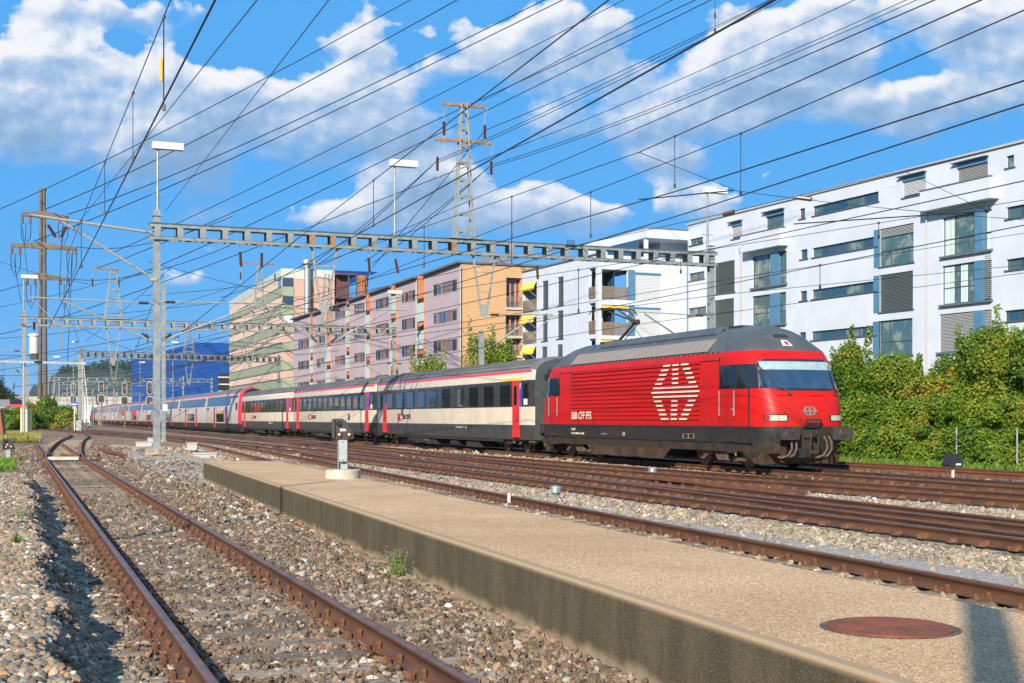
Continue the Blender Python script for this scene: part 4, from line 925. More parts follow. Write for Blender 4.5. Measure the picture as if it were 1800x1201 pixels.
# ---- double-deck coaches
K0 = 9.25 + 79.2
kink = on_line(K0 + 26.8); a2 = .0107
d2v = Vector((-.342 * math.cos(a2) - .94 * math.sin(a2), -.342 * math.sin(a2) + .94 * math.cos(a2), 0)); 
def on_tail(s): return (on_line(s), TROT) if s <= K0 + 26.8 else (kink + d2v * (s - K0 - 26.8), TROT + a2)
def dd_coach(label, s_mid, lead=False, red_block=False, plain=False):
    p, rz = on_tail(s_mid); L = 26.5; h = L / 2
    co = thing('double_deck_coach', label, 'double-deck coach', p, rz, group='double-deck coaches')
    half = [(1.30, .30), (1.38, .55), (1.40, .90), (1.40, 2.70), (1.38, 2.74), (1.22, 3.72), (1.14, 3.92), (1.10, 4.02), (.75, 4.36), (0, 4.54)]
    bm = [1, 1, 0, 0, 2, 0, 4, 3, 3]
    cross = [(-y, z) for y, z in half] + [(y, z) for y, z in reversed(half[:-1])]; ma = bm + bm[::-1]; k = len(cross)
    mb = MB(); fe = h - (1.6 if lead else 0)
    for r_, (x, s_, dz_) in enumerate([(-h, .96, 0), (-h + .3, 1, 0), (-h + .9, 1, 0), (fe - .9, 1, 0), (fe - .3, 1, 0), (h if not lead else h - .1, .96 if not lead else .80, 0)]):
        for y, z in cross: mb.v.append((x + (-(z - 1.4) * .45 if lead and r_ == 5 and z > 1.4 else 0), y * s_, z if not (lead and r_ == 5) else z * .97))
    for r_ in range(5):
        for j in range(k - 1):
            m_ = ma[j]
            if m_ == 2 and r_ in (0, 1, 3, 4): m_ = 0
            mb.f.append((r_ * k + j, r_ * k + j + 1, (r_ + 1) * k + j + 1, (r_ + 1) * k + j)); mb.m.append(5 if lead and r_ == 4 and m_ in (0, 3) and z else m_)
        mb.f.append((r_ * k + k - 1, r_ * k, (r_ + 1) * k, (r_ + 1) * k + k - 1)); mb.m.append(1)
    mb.f.append(tuple(range(k))); mb.m.append(1); mb.f.append(tuple(5 * k + j for j in range(k))); mb.m.append(6 if lead else 1)
    mb.build('body', [M['ddpaint'], M['black_band'], M['coach_dark'], M['ddroof'], M['pinkred'], M['red2'], M['cabblack']], co, True)
    nw = 9 if lead else 12; x0 = -h + 1.3; x1 = (h - 1.3) if not lead else h - 7.4
    for i in range(nw):
        a = x0 + (x1 - x0) * i / nw + .17; b_ = x0 + (x1 - x0) * (i + 1) / nw - .17
        MB().prism([(-1.37, 2.86), (-1.240, 3.62), (-1.215, 3.62), (-1.34, 2.86)], a, b_, 'x').build('pane', [mat('bright upper pane', (.02, .05, .09), .12, spec=.35)], co)
    if lead: MB().prism([(-1.385, 2.74), (-1.215, 3.74), (-1.2, 3.74), (-1.37, 2.74)], x1 + .1, h - 2.6, 'x').build('side_panel', [M['ddpaint']], co)
    for a, b_ in (((-3.8, 3.2),) if not lead else ((-4.4, 1.6),)):
        wd = MB().box(a, b_, -1.412, -1.38, 1.05, 1.95).build('window', [M['dark']], co)
        for q in range(4):
            MB().box(a + .06 + q * (b_ - a) / 4, a + (q + 1) * (b_ - a) / 4 - .02, -1.418, -1.40, 1.1, 1.9).build('pane', [M['glass']], wd)
    for x in ((-5.3, 5.0) if not lead else (-5.8, 3.6)):
        dr = MB().box(x - .55, x + .55, -1.42, -1.37, .42, 2.25).build('door', [M['red2']], co)
        MB().box(x - .18, x + .18, -1.426, -1.40, .85, 2.1).build('pane', [M['glass']], dr); MB().box(x - .5, x + .5, -1.425, -1.37, 2.25, 2.65).build('blue_top', [M['blue_sign']], co)
    if red_block: MB().box(-4.5, 3.0, -1.43, -1.36, 1.95, 3.0).build('red_panel', [M['red2']], co)
    MB().box(-h + .6, -h + 1.5, -1.415, -1.38, 2.35, 2.62).build('emblem', [M['red2']], co)
    put_text('SBB CFF FFS', .3, -h + 1.7, -1.412, 2.38, M['dark'], co, .8)
    if lead:
        wd = MB().box(h - 3.3, h - 2.2, -1.41, -1.38, 2.25, 2.95).build('window', [M['glass']], co)
        rng = random.Random(4); mb = MB()                               # painted figures and buildings scrawled over the side
        for i in range(34):
            x = -6.6 + i * .42 * .62 + rng.random() * .2; z0 = 2.05 + rng.random() * .1; mb.box(x, x + .22, -1.411, -1.40, z0 - .05, z0 + .1 + abs(math.sin(i * 1.3)) * .12, rng.choice((0, 0, 1, 2)))
        for x, z0, z1, m_ in ((-6.6, .9, 2.6, 0), (-3.2, 2.3, 2.72, 0), (-.6, 2.2, 2.7, 0), (.5, 2.1, 2.5, 1), (2.2, 1.2, 2.68, 2), (2.6, 2.0, 2.6, 2), (1.6, 2.05, 2.35, 1)): mb.prism([(x, z0), (x + .34, z0), (x + .2, z1), (x + .08, z1)], -1.411, -1.40, 'y', m_)
        mb.build('mural', [M['pinkred'], M['yellow'], M['blue_sign']], co)
    MB().box(-h + .3, h - .3, -1.2, 1.2, .14, .4).build('underframe', [M['under']], co)
    for s_ in (-1, 1): bogie_parts(co, s_ * 10.2, 2.5, .42, True)
    return co
sm_ = K0 + .4 + 13.3
dd_coach('double-deck control coach with bright red nose and painted mural behind the cream coaches', sm_, lead=True)
ord_ = ['second', 'third', 'fourth', 'fifth', 'sixth', 'seventh', 'eighth', 'ninth']
for i in range(8):
    dd_coach('white double-deck coach, %s behind the mural coach' % ord_[i] if i != 3 else 'double-deck coach with a red upper side panel in the far half of the train', sm_ + 26.8 * (i + 1), red_block=(i == 4 or i == 3))
p, rz = on_tail(sm_ + 26.8 * 8 + 13.4 + 9.3)
e2 = copy_tree(eng); e2.location = p; e2.rotation_euler = (0, 0, rz); e2['label'] = 'small distant red engine at the tail end of the long train'; e2['group'] = 'electric engines'; eng['group'] = 'electric engines'
# ------------------------------------------------------------------ buildings
M['wall_white'] = mat('white render', (.455, .505, .59), .8, 0, 0, .35, col2=(.405, .455, .545), bump=.002, bscale=30)
M['frame_dark'] = mat('dark window frame', (.05, .075, .10), .4)
M['frame_blue'] = mat('blue metal panel', (.065, .17, .29), .35, 0, .12, 2)
M['bglass'] = mat('window glass', (.018, .05, .085), .03, 0, spec=.9, coat=.7)
M['bglass2'] = mat('window glass with pale room', (.05, .10, .11), .04, 0, 0, .9, col2=(.16, .20, .18), coat=.7, lo=.5, hi=.6)
M['dull_glass'] = mat('dull dark glass', (.022, .030, .045), .35, 0, .3, 2, spec=.3)
M['curtain'] = mat('pale curtain', (.45, .58, .58), .8, stretch=(14, 1, .1), var=.25, scale=1.)
M['slat'] = mat('dark window slats', (.105, .125, .13), .4, .3)
M['slat_grey'] = mat('grey shutter', (.46, .50, .54), .5)
M['slat_mid'] = mat('mid grey blind', (.24, .26, .27), .5)
M['sill'] = mat('dark sill', (.09, .11, .13), .5)
M['wood_grey'] = mat('weathered wood slat', (.21, .165, .13), .8, 0, .35, 6)
M['awning'] = mat('yellow awning', (.82, .50, .06), .7)
M['lilac'] = mat('lilac boarding', (.335, .285, .325), .75, 0, 0, .3, col2=(.30, .255, .295))
M['lilac_dark'] = mat('mauve shutter', (.145, .105, .12), .6)
M['terracotta'] = mat('terracotta panel', (.46, .19, .10), .7, 0, .1, .8)
M['mint'] = mat('mint balcony panel', (.36, .48, .47), .5, 0, .1, 1)
M['brick_y'] = None
M['peach'] = mat('peach panel', (.45, .295, .25), .75, 0, 0, .3, col2=(.41, .265, .22))
M['peach_light'] = mat('pale peach shutter', (.50, .385, .33), .7)
M['green_band'] = mat('sage green band', (.235, .275, .195), .7, 0, .1, .6)
M['zinc'] = mat('zinc parapet', (.50, .54, .50), .5, .2, .15, 1)
M['roof_dark'] = mat('dark roof edge', (.10, .10, .11), .6)
M['blue_clad'] = mat('bright blue cladding', (.008, .058, .26), .6, 0, 0, .15, col2=(.010, .065, .28), spec=.2)
M['blue_clad2'] = mat('lighter blue cladding', (.015, .07, .27), .55)
M['pipe'] = mat('rain pipe', (.40, .38, .38), .5, .2)
def brickmat():
    m = bpy.data.materials.new('ochre brickwork'); m.use_nodes = True; nt = m.node_tree; nt.nodes.clear(); g = NT(nt)
    b = g.n('ShaderNodeBsdfPrincipled', {'Roughness': .85}); g.n('ShaderNodeOutputMaterial', {'Surface': b.outputs[0]})
    P = g.n('ShaderNodeTexCoord').outputs['Object']; s = g.n('ShaderNodeSeparateXYZ', {0: P}); v_ = g.n('ShaderNodeCombineXYZ', {0: g.m('ADD', s.outputs[0], s.outputs[1]), 1: s.outputs[2]}).outputs[0]
    t = g.n('ShaderNodeTexBrick', {'Vector': v_, 'Color1': (.52, .315, .155, 1), 'Color2': (.45, .27, .135, 1), 'Mortar': (.36, .24, .15, 1), 'Scale': 1., 'Mortar Size': .02, 'Brick Width': .62, 'Row Height': .24, 'Bias': .1})
    nt.links.new(t.outputs[0], b.inputs['Base Color']); return m
M['brick_y'] = brickmat()
U2 = Vector((.408, -.913)); BROT = math.atan2(U2.y, U2.x)          # long facades: from far (picture left) to near (right)
class Facade:
    def __init__(s, p0, u=U2): s.p0 = Vector(p0); s.u = Vector(u).normalized(); s.rot = math.atan2(s.u.y, s.u.x)
    def s_(s, px):
        k = (px - 900) / F; return (k * s.p0.y - s.p0.x) / (s.u.x - k * s.u.y)
    def z_(s, px, py): Y = s.p0.y + s.s_(px) * s.u.y; return EYE + (HY - py) * Y / F
    def rect(s, x0, x1, yt, yb): return (s.s_(x0), s.s_(x1), s.z_(x0, yb), s.z_(x0, yt))
def wall_holes(mb, x0, x1, z0, z1, rects, y=0., rev=.22, mi=0, mr=None):
    mr = mi if mr is None else mr
    X = sorted({x0, x1, *[min(max(r[k], x0), x1) for r in rects for k in (0, 1)]}); Z = sorted({z0, z1, *[min(max(r[k], z0), z1) for r in rects for k in (2, 3)]})
    for a, b in zip(X, X[1:]):
        for c, d in zip(Z, Z[1:]):
            mx, mz = (a + b) / 2, (c + d) / 2
            if b - a < 1e-5 or d - c < 1e-5 or any(r[0] < mx < r[1] and r[2] < mz < r[3] for r in rects): continue
            mb.add([(a, y, c), (b, y, c), (b, y, d), (a, y, d)], [(0, 1, 2, 3)], mi)
    for (a, b, c, d) in rects:
        a, b, c, d = max(a, x0), min(b, x1), max(c, z0), min(d, z1)
        mb.add([(a, y, c), (a, y + rev, c), (a, y + rev, d), (a, y, d)], [(0, 1, 2, 3)], mr); mb.add([(b, y, c), (b, y + rev, c), (b, y + rev, d), (b, y, d)], [(3, 2, 1, 0)], mr)
        mb.add([(a, y, c), (b, y, c), (b, y + rev, c), (a, y + rev, c)], [(0, 1, 2, 3)], mr); mb.add([(a, y, d), (b, y, d), (b, y + rev, d), (a, y + rev, d)], [(3, 2, 1, 0)], mr)
def window(parent, r, splits=(), y=.14, fm='frame_dark', gm='bglass', sill=True, bars_z=(), fw=.06, blind=None, curtain=None, bl_frac=1.):
    x0, x1, z0, z1 = r; fr = MB()
    fr.box(x0, x0 + fw, y - .02, y + .06, z0, z1); fr.box(x1 - fw, x1, y - .02, y + .06, z0, z1); fr.box(x0 + fw, x1 - fw, y - .02, y + .06, z0, z0 + fw); fr.box(x0 + fw, x1 - fw, y - .02, y + .06, z1 - fw, z1)
    xs_ = [x0 + fw] + [x0 + (x1 - x0) * t for t in splits] + [x1 - fw]
    for t in splits: fr.box(x0 + (x1 - x0) * t - fw / 2, x0 + (x1 - x0) * t + fw / 2, y - .02, y + .06, z0 + fw, z1 - fw)
    for t in bars_z: fr.box(x0 + fw, x1 - fw, y - .015, y + .055, z0 + (z1 - z0) * t - fw / 2, z0 + (z1 - z0) * t + fw / 2)
    if sill: fr.box(x0 - .12, x1 + .12, -.07, y - .02, z0 - .07, z0 + .003)
    wd = fr.build('window', [M[fm]], parent)
    for i, (a, b) in enumerate(zip(xs_, xs_[1:])):
        MB().box(a, b, y + .02, y + .04, z0 + fw, z1 - fw).build('pane', [M[gm] if (i + int(abs(x0) * 3)) % 3 or gm != 'bglass' else M['bglass2']], wd)
    if blind:
        mb = MB(); zz = z1 - fw; lim = z0 + fw + (z1 - z0) * (1 - bl_frac)
        while zz > lim: mb.add([(x0 + fw, y - .05, zz), (x1 - fw, y - .05, zz), (x1 - fw, y - .09, zz - .06), (x0 + fw, y - .09, zz - .06)], [(0, 1, 2, 3)]); zz -= .085
        mb.build('blind', [M[blind]], wd, kind='stuff')
    if curtain:
        mb = MB()
        for (a, b) in curtain:
            n = 14; vs = []
            for i in range(n + 1): xx = x0 + (x1 - x0) * (a + (b - a) * i / n); vs += [(xx, y - .0 + (.012 if i % 2 else .0), z0 + fw), (xx, y - .0 + (.012 if i % 2 else .0), z1 - fw)]
            mb.add(vs, [(2 * i, 2 * i + 2, 2 * i + 3, 2 * i + 1) for i in range(n)])
        mb.build('curtain', [M['curtain']], wd)
    return wd

# ---- long white block
W = Facade((61.7 - .4468 * 74.4, 74.4))
s_l = W.s_(1209); s_r = 14.; TOPZ = W.z_(1425, 343)
wb = thing('white_apartment_block', 'long white rendered apartment block with ribbon windows and blue glazed bays', 'apartment building', (*W.p0, 0), W.rot)
def z6(px, py): return 1300 + px / 3.002, 240 + py / 3.002
def R6(x0, x1, yt, yb): a, t = z6(x0, yt); b, c = z6(x1, yb); return W.rect(a, b, t, c)
def R12(x0, x1, yt, yb): return W.rect(1050 + x0 / 4, 1050 + x1 / 4, 300 + yt / 4, 300 + yb / 4)
rib = [(R6(388, 733, 370, 420)), (R6(385, 728, 590, 640)), (R6(383, 725, 810, 860)), (R6(380, 722, 1030, 1077))]
sml = [R6(317, 345, 383, 437), R6(322, 358, 600, 650), R6(320, 355, 818, 868), R6(315, 350, 1035, 1082)]
fl = [r[2] for r in rib]                                              # window-sill heights of the four visible floors
bays_l = [R6(740, 918, 490, 690), R6(738, 915, 733, 930), R6(735, 912, 975, 1168)]
bays_b = [R6(1072, 1330, 430, 635), R6(1068, 1330, 685, 890), R6(1054, 1330, 940, 1140)]
rrib = [R6(1408, 1700, 375, 438), R6(1408, 1700, 650, 708), R6(1400, 1700, 920, 978)]
bays_m = [R6(68, 248, 635, 802), R6(66, 245, 845, 1005)]
lb = [R12(822, 965, 655, 872), R12(820, 960, 915, 1112)]
att = [(R6(862, 982, 240, 325)), (R6(1150, 1310, 170, 250)), (R6(140, 235, 425, 497)), (R12(945, 1018, 395, 485))]
sm2 = [R6(1408, 1448, 105, 168), R12(652, 742, 485, 530), R12(645, 752, 725, 778), R12(640, 765, 970, 1020)]
def shrink(r, z=None): return r
down = [(r[0], r[1], r[2] - 2.75 * k, r[3] - 2.75 * k) for k, r in ((1, rib[3]), (2, rib[3]), (1, bays_l[2]), (1, bays_b[2]), (1, sml[3]), (1, bays_m[1]), (2, bays_m[1]))]
holes = rib + sml + bays_l + bays_b + rrib + bays_m + lb + att + sm2 + [(W.s_(1835), W.s_(1870), fl[k] - .2, fl[k] + 1.7) for k in range(3)] + [d for d in down if d[2] > .3]
mb = MB(); wall_holes(mb, s_l, s_r, -.5, TOPZ, holes, rev=.30); mb.add([(s_l, 0, TOPZ), (s_r, 0, TOPZ), (s_r, 14, TOPZ), (s_l, 14, TOPZ)], [(0, 1, 2, 3)]); mb.add([(s_r, 0, -.5), (s_r, 14, -.5), (s_r, 14, TOPZ), (s_r, 0, TOPZ)], [(0, 1, 2, 3)])
mb.add([(s_l, 0, -.5), (s_l, 14, -.5), (s_l, 14, TOPZ), (s_l, 0, TOPZ)], [(0, 1, 2, 3)]); mb.add([(s_l, 14, -.5), (s_r, 14, -.5), (s_r, 14, TOPZ), (s_l, 14, TOPZ)], [(0, 1, 2, 3)])
for (a, b) in ((att[0][0] - 1.0, att[1][1] + .8), (att[2][0] - 1.9, att[2][1] + .4)):   # attic terraces with projecting parapet
    pass
mb.build('wall', [M['wall_white']], wb, fixn=False) if False else link('wall', mb.mesh('wall', [M['wall_white']], fixn=False), wb)
mb = MB(); mb.box(s_l - .1, s_r + .1, -.12, .05, TOPZ, TOPZ + .12).box(s_l, s_r, .3, .5, TOPZ, TOPZ + .25); mb.build('roof_edge', [mat('roof flashing', (.33, .34, .35), .5)], wb)
for i, r in enumerate(rib): window(wb, r, (.13, .26, .52, .78, .91))
for i, r in enumerate(rrib): window(wb, r, (.25, .5, .75))
for r in sml: window(wb, r)
for r in sm2: window(wb, r, () if r[1] - r[0] < 1.5 else (.5,))
for i, r in enumerate(bays_l):
    MB().box(r[0] - .55, r[0], -.03, .1, r[2], r[3]).build('blue_panel', [M['frame_blue']], wb)
    window(wb, r, (.30,), bars_z=(.42,), blind=('slat_mid', 'slat', None)[i], bl_frac=(.25, 1., 0)[i], gm='bglass2' if i != 1 else 'bglass')
for i, r in enumerate(bays_b):
    window(wb, r, (.24, .52, .70, .86), bars_z=(.42,), gm='bglass2' if i < 2 else 'bglass', blind=(None, None, 'slat_mid')[i], curtain=((0.02, .22), (.86, .98)) if i == 0 else ((0.02, .24), (.36, .50)) if i == 1 else None)
    MB().box(r[0] + (r[1] - r[0]) * .70, r[0] + (r[1] - r[0]) * .86, -.14, .13, r[2], r[3]).build('blue_panel', [M['frame_blue']], wb)
    MB().box(r[0] - .1, r[1] + .1, -.2, .1, r[2] - .12, r[2] - .01).build('sill', [M['sill']], wb)
    if i == 1: 
        mb = MB()
        for k in range(22): mb.box(r[0] + (r[1] - r[0]) * .87, r[1] - .05, -.02, .05, r[2] + .1 + k * .115, r[2] + .15 + k * .115)
        mb.build('blind', [M['slat_mid']], wb, kind='stuff')
for i, r in enumerate(bays_m):
    window(wb, r, (.42, .5, .78), bars_z=(.42,), gm='bglass2')
    MB().box(r[0] + (r[1] - r[0]) * .58, r[0] + (r[1] - r[0]) * .80, -.14, .13, r[2], r[3]).build('blue_panel', [M['frame_blue']], wb)
    MB().box(r[0] - .1, r[1] + .1, -.2, .1, r[2] - .12, r[2] - .01).build('sill', [M['sill']], wb)
for r in lb: window(wb, r, (.5,), bars_z=(.42,), blind='slat')
for i, r in enumerate(att):
    window(wb, r, (.35,) if i != 1 else (.5,), blind=('slat_grey', 'slat_mid', None, 'slat_grey')[i], bl_frac=.9 if i != 2 else 0, gm='bglass2')
    MB().box(r[0] - .02, r[1], -.03, .1, r[3] - .02, r[3] + .28).build('blue_panel', [M['frame_blue']], wb)
    MB().box(r[0] - .3, r[1] + .1, -.28, .02, r[3] + .28, r[3] + .34).build('canopy', [M['sill']], wb)
for d in down:
    if d[2] > .3: window(wb, d, (.3, .6), bars_z=())
for (a, b, z0, h_) in ((att[0][1] + .35, att[1][1] + .9, att[0][2] - .35, 1.35), (att[2][0] - 2.2, att[2][1] + .5, att[2][2] - .5, 1.2)):
    MB().box(a, b, -.75, -.6, z0 - .9, z0 + .32).box(a, a + .15, -.6, 0, z0 - .9, z0 + .32).box(b - .15, b, -.6, 0, z0 - .9, z0 + .32).box(a + .15, b - .15, -.6, 0, z0 - .9, z0 - .75).build('terrace_parapet', [M['wall_white']], wb)
    MB().box(a - .05, b + .05, -.80, -.55, z0 + .32, z0 + .38).build('parapet_cap', [M['sill']], wb)
for px in (1303.5, 1631):
    s = W.s_(px); MB().tube([(s, -.12, 0), (s, -.12, TOPZ - 2.9)], .05, 8).box(s - .12, s + .12, -.2, -.02, TOPZ - 2.95, TOPZ - 2.6).build('rain_pipe', [M['pipe']], wb)
for (a, t) in ((777, 240), (258, 590), (275, 370)):
    x, y_ = z6(a, t); s = W.s_(x); z = W.z_(x, y_); mb = MB()
    for k in range(5): mb.box(s + k * .16, s + k * .16 + .09, -.02, .02, z - .35, z)
    mb.build('wall_vent', [M['slat_grey']], wb, kind='stuff')

# ---- white corner block with balconies, in front of the long block's far end
E2 = Vector((.913, .408)); 
Bc = Vector((14 - .913 * 8.0, 106.6 - .408 * 8.0))                     # corner towards the tracks
k_ = (1052 - 900) / F
# slide along the end face until the corner sits where the two faces meet
t_ = (k_ * 106.6 - 14) / (-.913 + k_ * .408); Bc = Vector((14 - .913 * t_, 106.6 - .408 * t_))
BL = Facade(Bc); BE = Facade(Bc, E2)
cb = thing('white_corner_block', 'white corner apartment block with wooden balconies, blue shutter panels and yellow awnings', 'apartment building', (*Bc, 0), BL.rot)
def R5(fc, x0, x1, yt, yb): return fc.rect(900 + x0 / 4, 900 + x1 / 4, 360 + yt / 4, 360 + yb / 4)
sL = BL.s_(918.5); CZ = BL.z_(930, 470); z_top = 14.4
tall = [R5(BL, 212, 255, 540, 735), R5(BL, 320, 362, 512, 712), R5(BL, 212, 250, 770, 960), R5(BL, 318, 360, 748, 945), R5(BL, 207, 247, 1000, 1190), R5(BL, 316, 356, 985, 1170)]
logl = [R5(BL, 78, 174, 560, 765), R5(BL, 78, 172, 785, 985), R5(BL, 78, 170, 1005, 1200)]
logr = [R5(BL, 541, 588, 452, 668), R5(BL, 541, 588, 695, 915), R5(BL, 541, 588, 945, 1150)]
mb = MB(); wall_holes(mb, sL, 0, -.5, z_top, tall, rev=.2) if False else wall_holes(mb, sL, -.0, -.5, z_top, tall + logl + logr, rev=.25)
lw = 8.; 
mb.add([(sL, 0, z_top), (0, 0, z_top), (0, 9, z_top), (sL, 9, z_top)], [(0, 1, 2, 3)]); mb.add([(sL, 0, -.5), (sL, 9, -.5), (sL, 9, z_top), (sL, 0, z_top)], [(0, 1, 2, 3)])
link('wall', mb.mesh('wall', [M['wall_white']], fixn=False), cb)
MB().box(sL - .1, .1, -.1, .05, z_top, z_top + .12).build('roof_edge', [M['sill']], cb)
for r in tall: window(cb, r, (), bars_z=(.4,), blind='slat', gm='bglass', fw=.05)
for k, r in enumerate(logl):
    MB().box(r[0], r[1], 1.2, 1.25, r[2], r[3]).build('loggia_back', [M['bglass2']], cb)
    mb = MB(); z = r[2] + .05
    while z < r[2] + (r[3] - r[2]) * .40: mb.box(r[0], r[1], -.03, .03, z, z + .09); z += .115
    mb.build('balustrade', [M['wood_grey']], cb, kind='stuff')
    MB().add([(r[0], -.05, r[3]), (r[1], -.05, r[3]), (r[1], -.28, r[3] - .5), (r[0], -.28, r[3] - .5), (r[0], -.28, r[3] - .66), (r[1], -.28, r[3] - .66)], [(0, 1, 2, 3), (3, 2, 5, 4)]).build('awning', [M['awning']], cb)
for r in logr:
    MB().box(r[0], r[1], 1.6, 1.65, r[2], r[3]).build('loggia_back', [M['bglass']], cb)
    mb = MB(); z = r[2] + .05
    while z < r[2] + (r[3] - r[2]) * .40: mb.box(r[0], r[1] + .0, -.03, .03, z, z + .09); z += .115
    mb.build('balustrade', [M['wood_grey']], cb, kind='stuff')
# end face (its own frame): children of an empty part turned through a right angle
ef = link('end_face', None, cb, (0, 0, 0), BE.rot - BL.rot)
op = [R5(BE, 632, 815, 452, 664), R5(BE, 630, 815, 702, 917), R5(BE, 628, 815, 946, 1150)]
lv = [R5(BE, 866, 1048, 474, 678), R5(BE, 864, 1046, 718, 920), R5(BE, 862, 1044, 960, 1160)]
sR = BE.s_(1207)
mb = MB(); wall_holes(mb, 0, sR, -.5, z_top, op + lv, rev=.25); link('wall', mb.mesh('wall', [M['wall_white']], fixn=False), ef)
for k, r in enumerate(op):
    mb = MB(); mb.box(r[0] - .2, r[1], 2.2, 2.25, r[2], r[3]); mb.build('balcony_back', [M['dull_glass']], ef)
    mb = MB(); mb.box(r[0], r[1], .25, 2.2, r[2] - .03, r[2] + .02).box(r[0], r[1], .25, 2.2, r[3] - .02, r[3] + .04); mb.build('balcony_slab', [M['wall_white']], ef)
    mb = MB()
    for t in (.25, .52, .75): mb.box(r[0] + (r[1] - r[0]) * t - .05, r[0] + (r[1] - r[0]) * t + .05, 2.1, 2.2, r[2], r[3])
    mb.build('door_frame', [M['frame_blue'] if k == 0 else M['slat_grey']], ef)
    mb = MB(); z = r[2] + .04
    while z < r[2] + (r[3] - r[2]) * .40: mb.box(r[0], r[1], -.03, .03, z, z + .10); z += .125
    for t in (.0, .33, .66, .985): mb.box(r[0] + (r[1] - r[0]) * t, r[0] + (r[1] - r[0]) * t + .05, .03, .07, r[2], z)
    mb.build('balustrade', [M['wood_grey']], ef, kind='stuff')
    if k: MB().prism([(.2, r[3] - .02), (-.12, r[3] - .14), (-.12, r[3] - .24), (.2, r[3] - .10)], r[0], r[1], 'x').build('awning', [M['awning']], ef)
    MB().box(r[1] + .02, lv[k][0] - .02, -.03, .12, r[2], r[3] + .05).build('blue_panel', [M['frame_blue']], ef)
for r in lv:
    mb = MB(); z = r[2]
    MB().box(r[0], r[1], .10, .14, r[2], r[3]).build('shutter_back', [M['slat_grey']], ef)
    while z < r[3] - .2: mb.box(r[0], r[1], .06, .10, z + .012, z + .10); z += .115
    mb.build('shutter', [M['slat_grey']], ef, kind='stuff'); MB().box(r[0], r[1], .0, .08, r[3] - .16, r[3]).build('shutter_box', [M['frame_blue']], ef)
# attic pavilion on top of the corner block
s1 = BE.s_(1135); zt = BE.z_(1135, 401); za = BE.z_(1135, 418)
at_ = link('attic', None, cb, (0, 0, 0), BE.rot - BL.rot)
mb = MB(); mb.box(s1, sR + 2, 0, 11, zt - .75, zt).box(s1 + .1, s1 + .35, .2, .5, z_top, zt - .75).box(s1 + 2.6, sR + 2, 2.2, 11, z_top, zt - .75).box(s1 + .0, sR + 2, 6.5, 11, z_top, zt - .75); mb.build('attic_wall', [M['wall_white']], at_)
mb = MB(); mb.box(s1 + .4, sR, 2.9, 3.0, z_top + .1, zt - .8) if False else mb.box(s1 + .02, s1 + .08, 1.2, 6.4, z_top + .1, zt - .8); mb.build('attic_glass', [M['bglass']], at_)
MB().box(s1 - .05, sR + 2, -.05, 11.1, zt, zt + .06).build('roof_edge', [M['sill']], at_)

# ---- stepped lilac building with ochre brick end
Bp = Vector((-4.9, 128.)); SB = Facade(Bp); SE = Facade(Bp, E2)
lb_ = thing('stepped_lilac_building', 'long stepped lilac building with terracotta strips, mint balconies and ochre brick end wall', 'apartment building', (*Bp, 0), SB.rot)
ef2 = link('brick_end', None, lb_, (0, 0, 0), SE.rot - SB.rot)
zr = SE.z_(812, 463); d_ = SE.s_(940) + 6
mb = MB(); wall_holes(mb, 0, d_, -.5, zr, [SE.rect(890, 917, 488, 540), SE.rect(889, 917, 553, 592), SE.rect(889, 917, 592, 625)], rev=.9); mb.add([(0, 0, zr), (d_, 0, zr), (d_, 14, zr), (0, 14, zr)], [(0, 1, 2, 3)]); link('brick_wall', mb.mesh('w', [M['brick_y']], fixn=False), ef2)
MB().box(-.1, d_, -.15, .3, zr, zr + .14).build('roof_edge', [M['roof_dark']], ef2)
for (yt, yb) in ((488, 540), (553, 590), (596, 625)):
    r = SE.rect(890, 917, yt, yb); wd = MB().box(r[0], r[1], .8, .84, r[2], r[3]).build('balcony_door', [M['bglass']], ef2)
    mb = MB()
    for t in (.0, .36, .72): mb.box(r[0] + (r[1] - r[0]) * t, r[0] + (r[1] - r[0]) * t + .22, .72, .8, r[2], r[3])
    mb.build('red_frame', [M['terracotta']], wd)
    mb = MB(); 
    for i in range(14): mb.box(r[0] + i * (r[1] - r[0]) / 13 - .015, r[0] + i * (r[1] - r[0]) / 13 + .015, -.03, 0, r[2], r[2] + 1.0)
    mb.box(r[0], r[1], -.04, .01, r[2] + 1., r[2] + 1.05); mb.build('railing', [M['steel']], ef2, kind='stuff')
    MB().box(r[0] - .1, r[1] + .1, -.15, .9, r[2] - .25, r[2] - .003).build('balcony_slab', [M['concrete']], ef2)
mb = MB(); s = SE.s_(873); mb.box(s, s + 2.3, 2, 4, zr + .1, zr + 1.25).box(s - 1.6, s - .3, 2, 3, zr + .3, zr + .4).box(s - 1.2, s - 1.1, 2.4, 2.5, zr, zr + .3); mb.build('roof_equipment', [M['steel']], ef2)
segs = [(747.3, 810.4, 485.5, 463.3), (697.6, 733, 502, 490), (652, 687, 517.8, 506), (616, 643.5, 530.5, 521), (582.5, 609, 543, 534), (551.5, 574, 553.5, 545.5), (516.5, 546, 563, 553.5)]
nxt = [None] + [s[0] for s in segs]
storey = 2.87; base_sill = SB.z_(757, 522) % storey
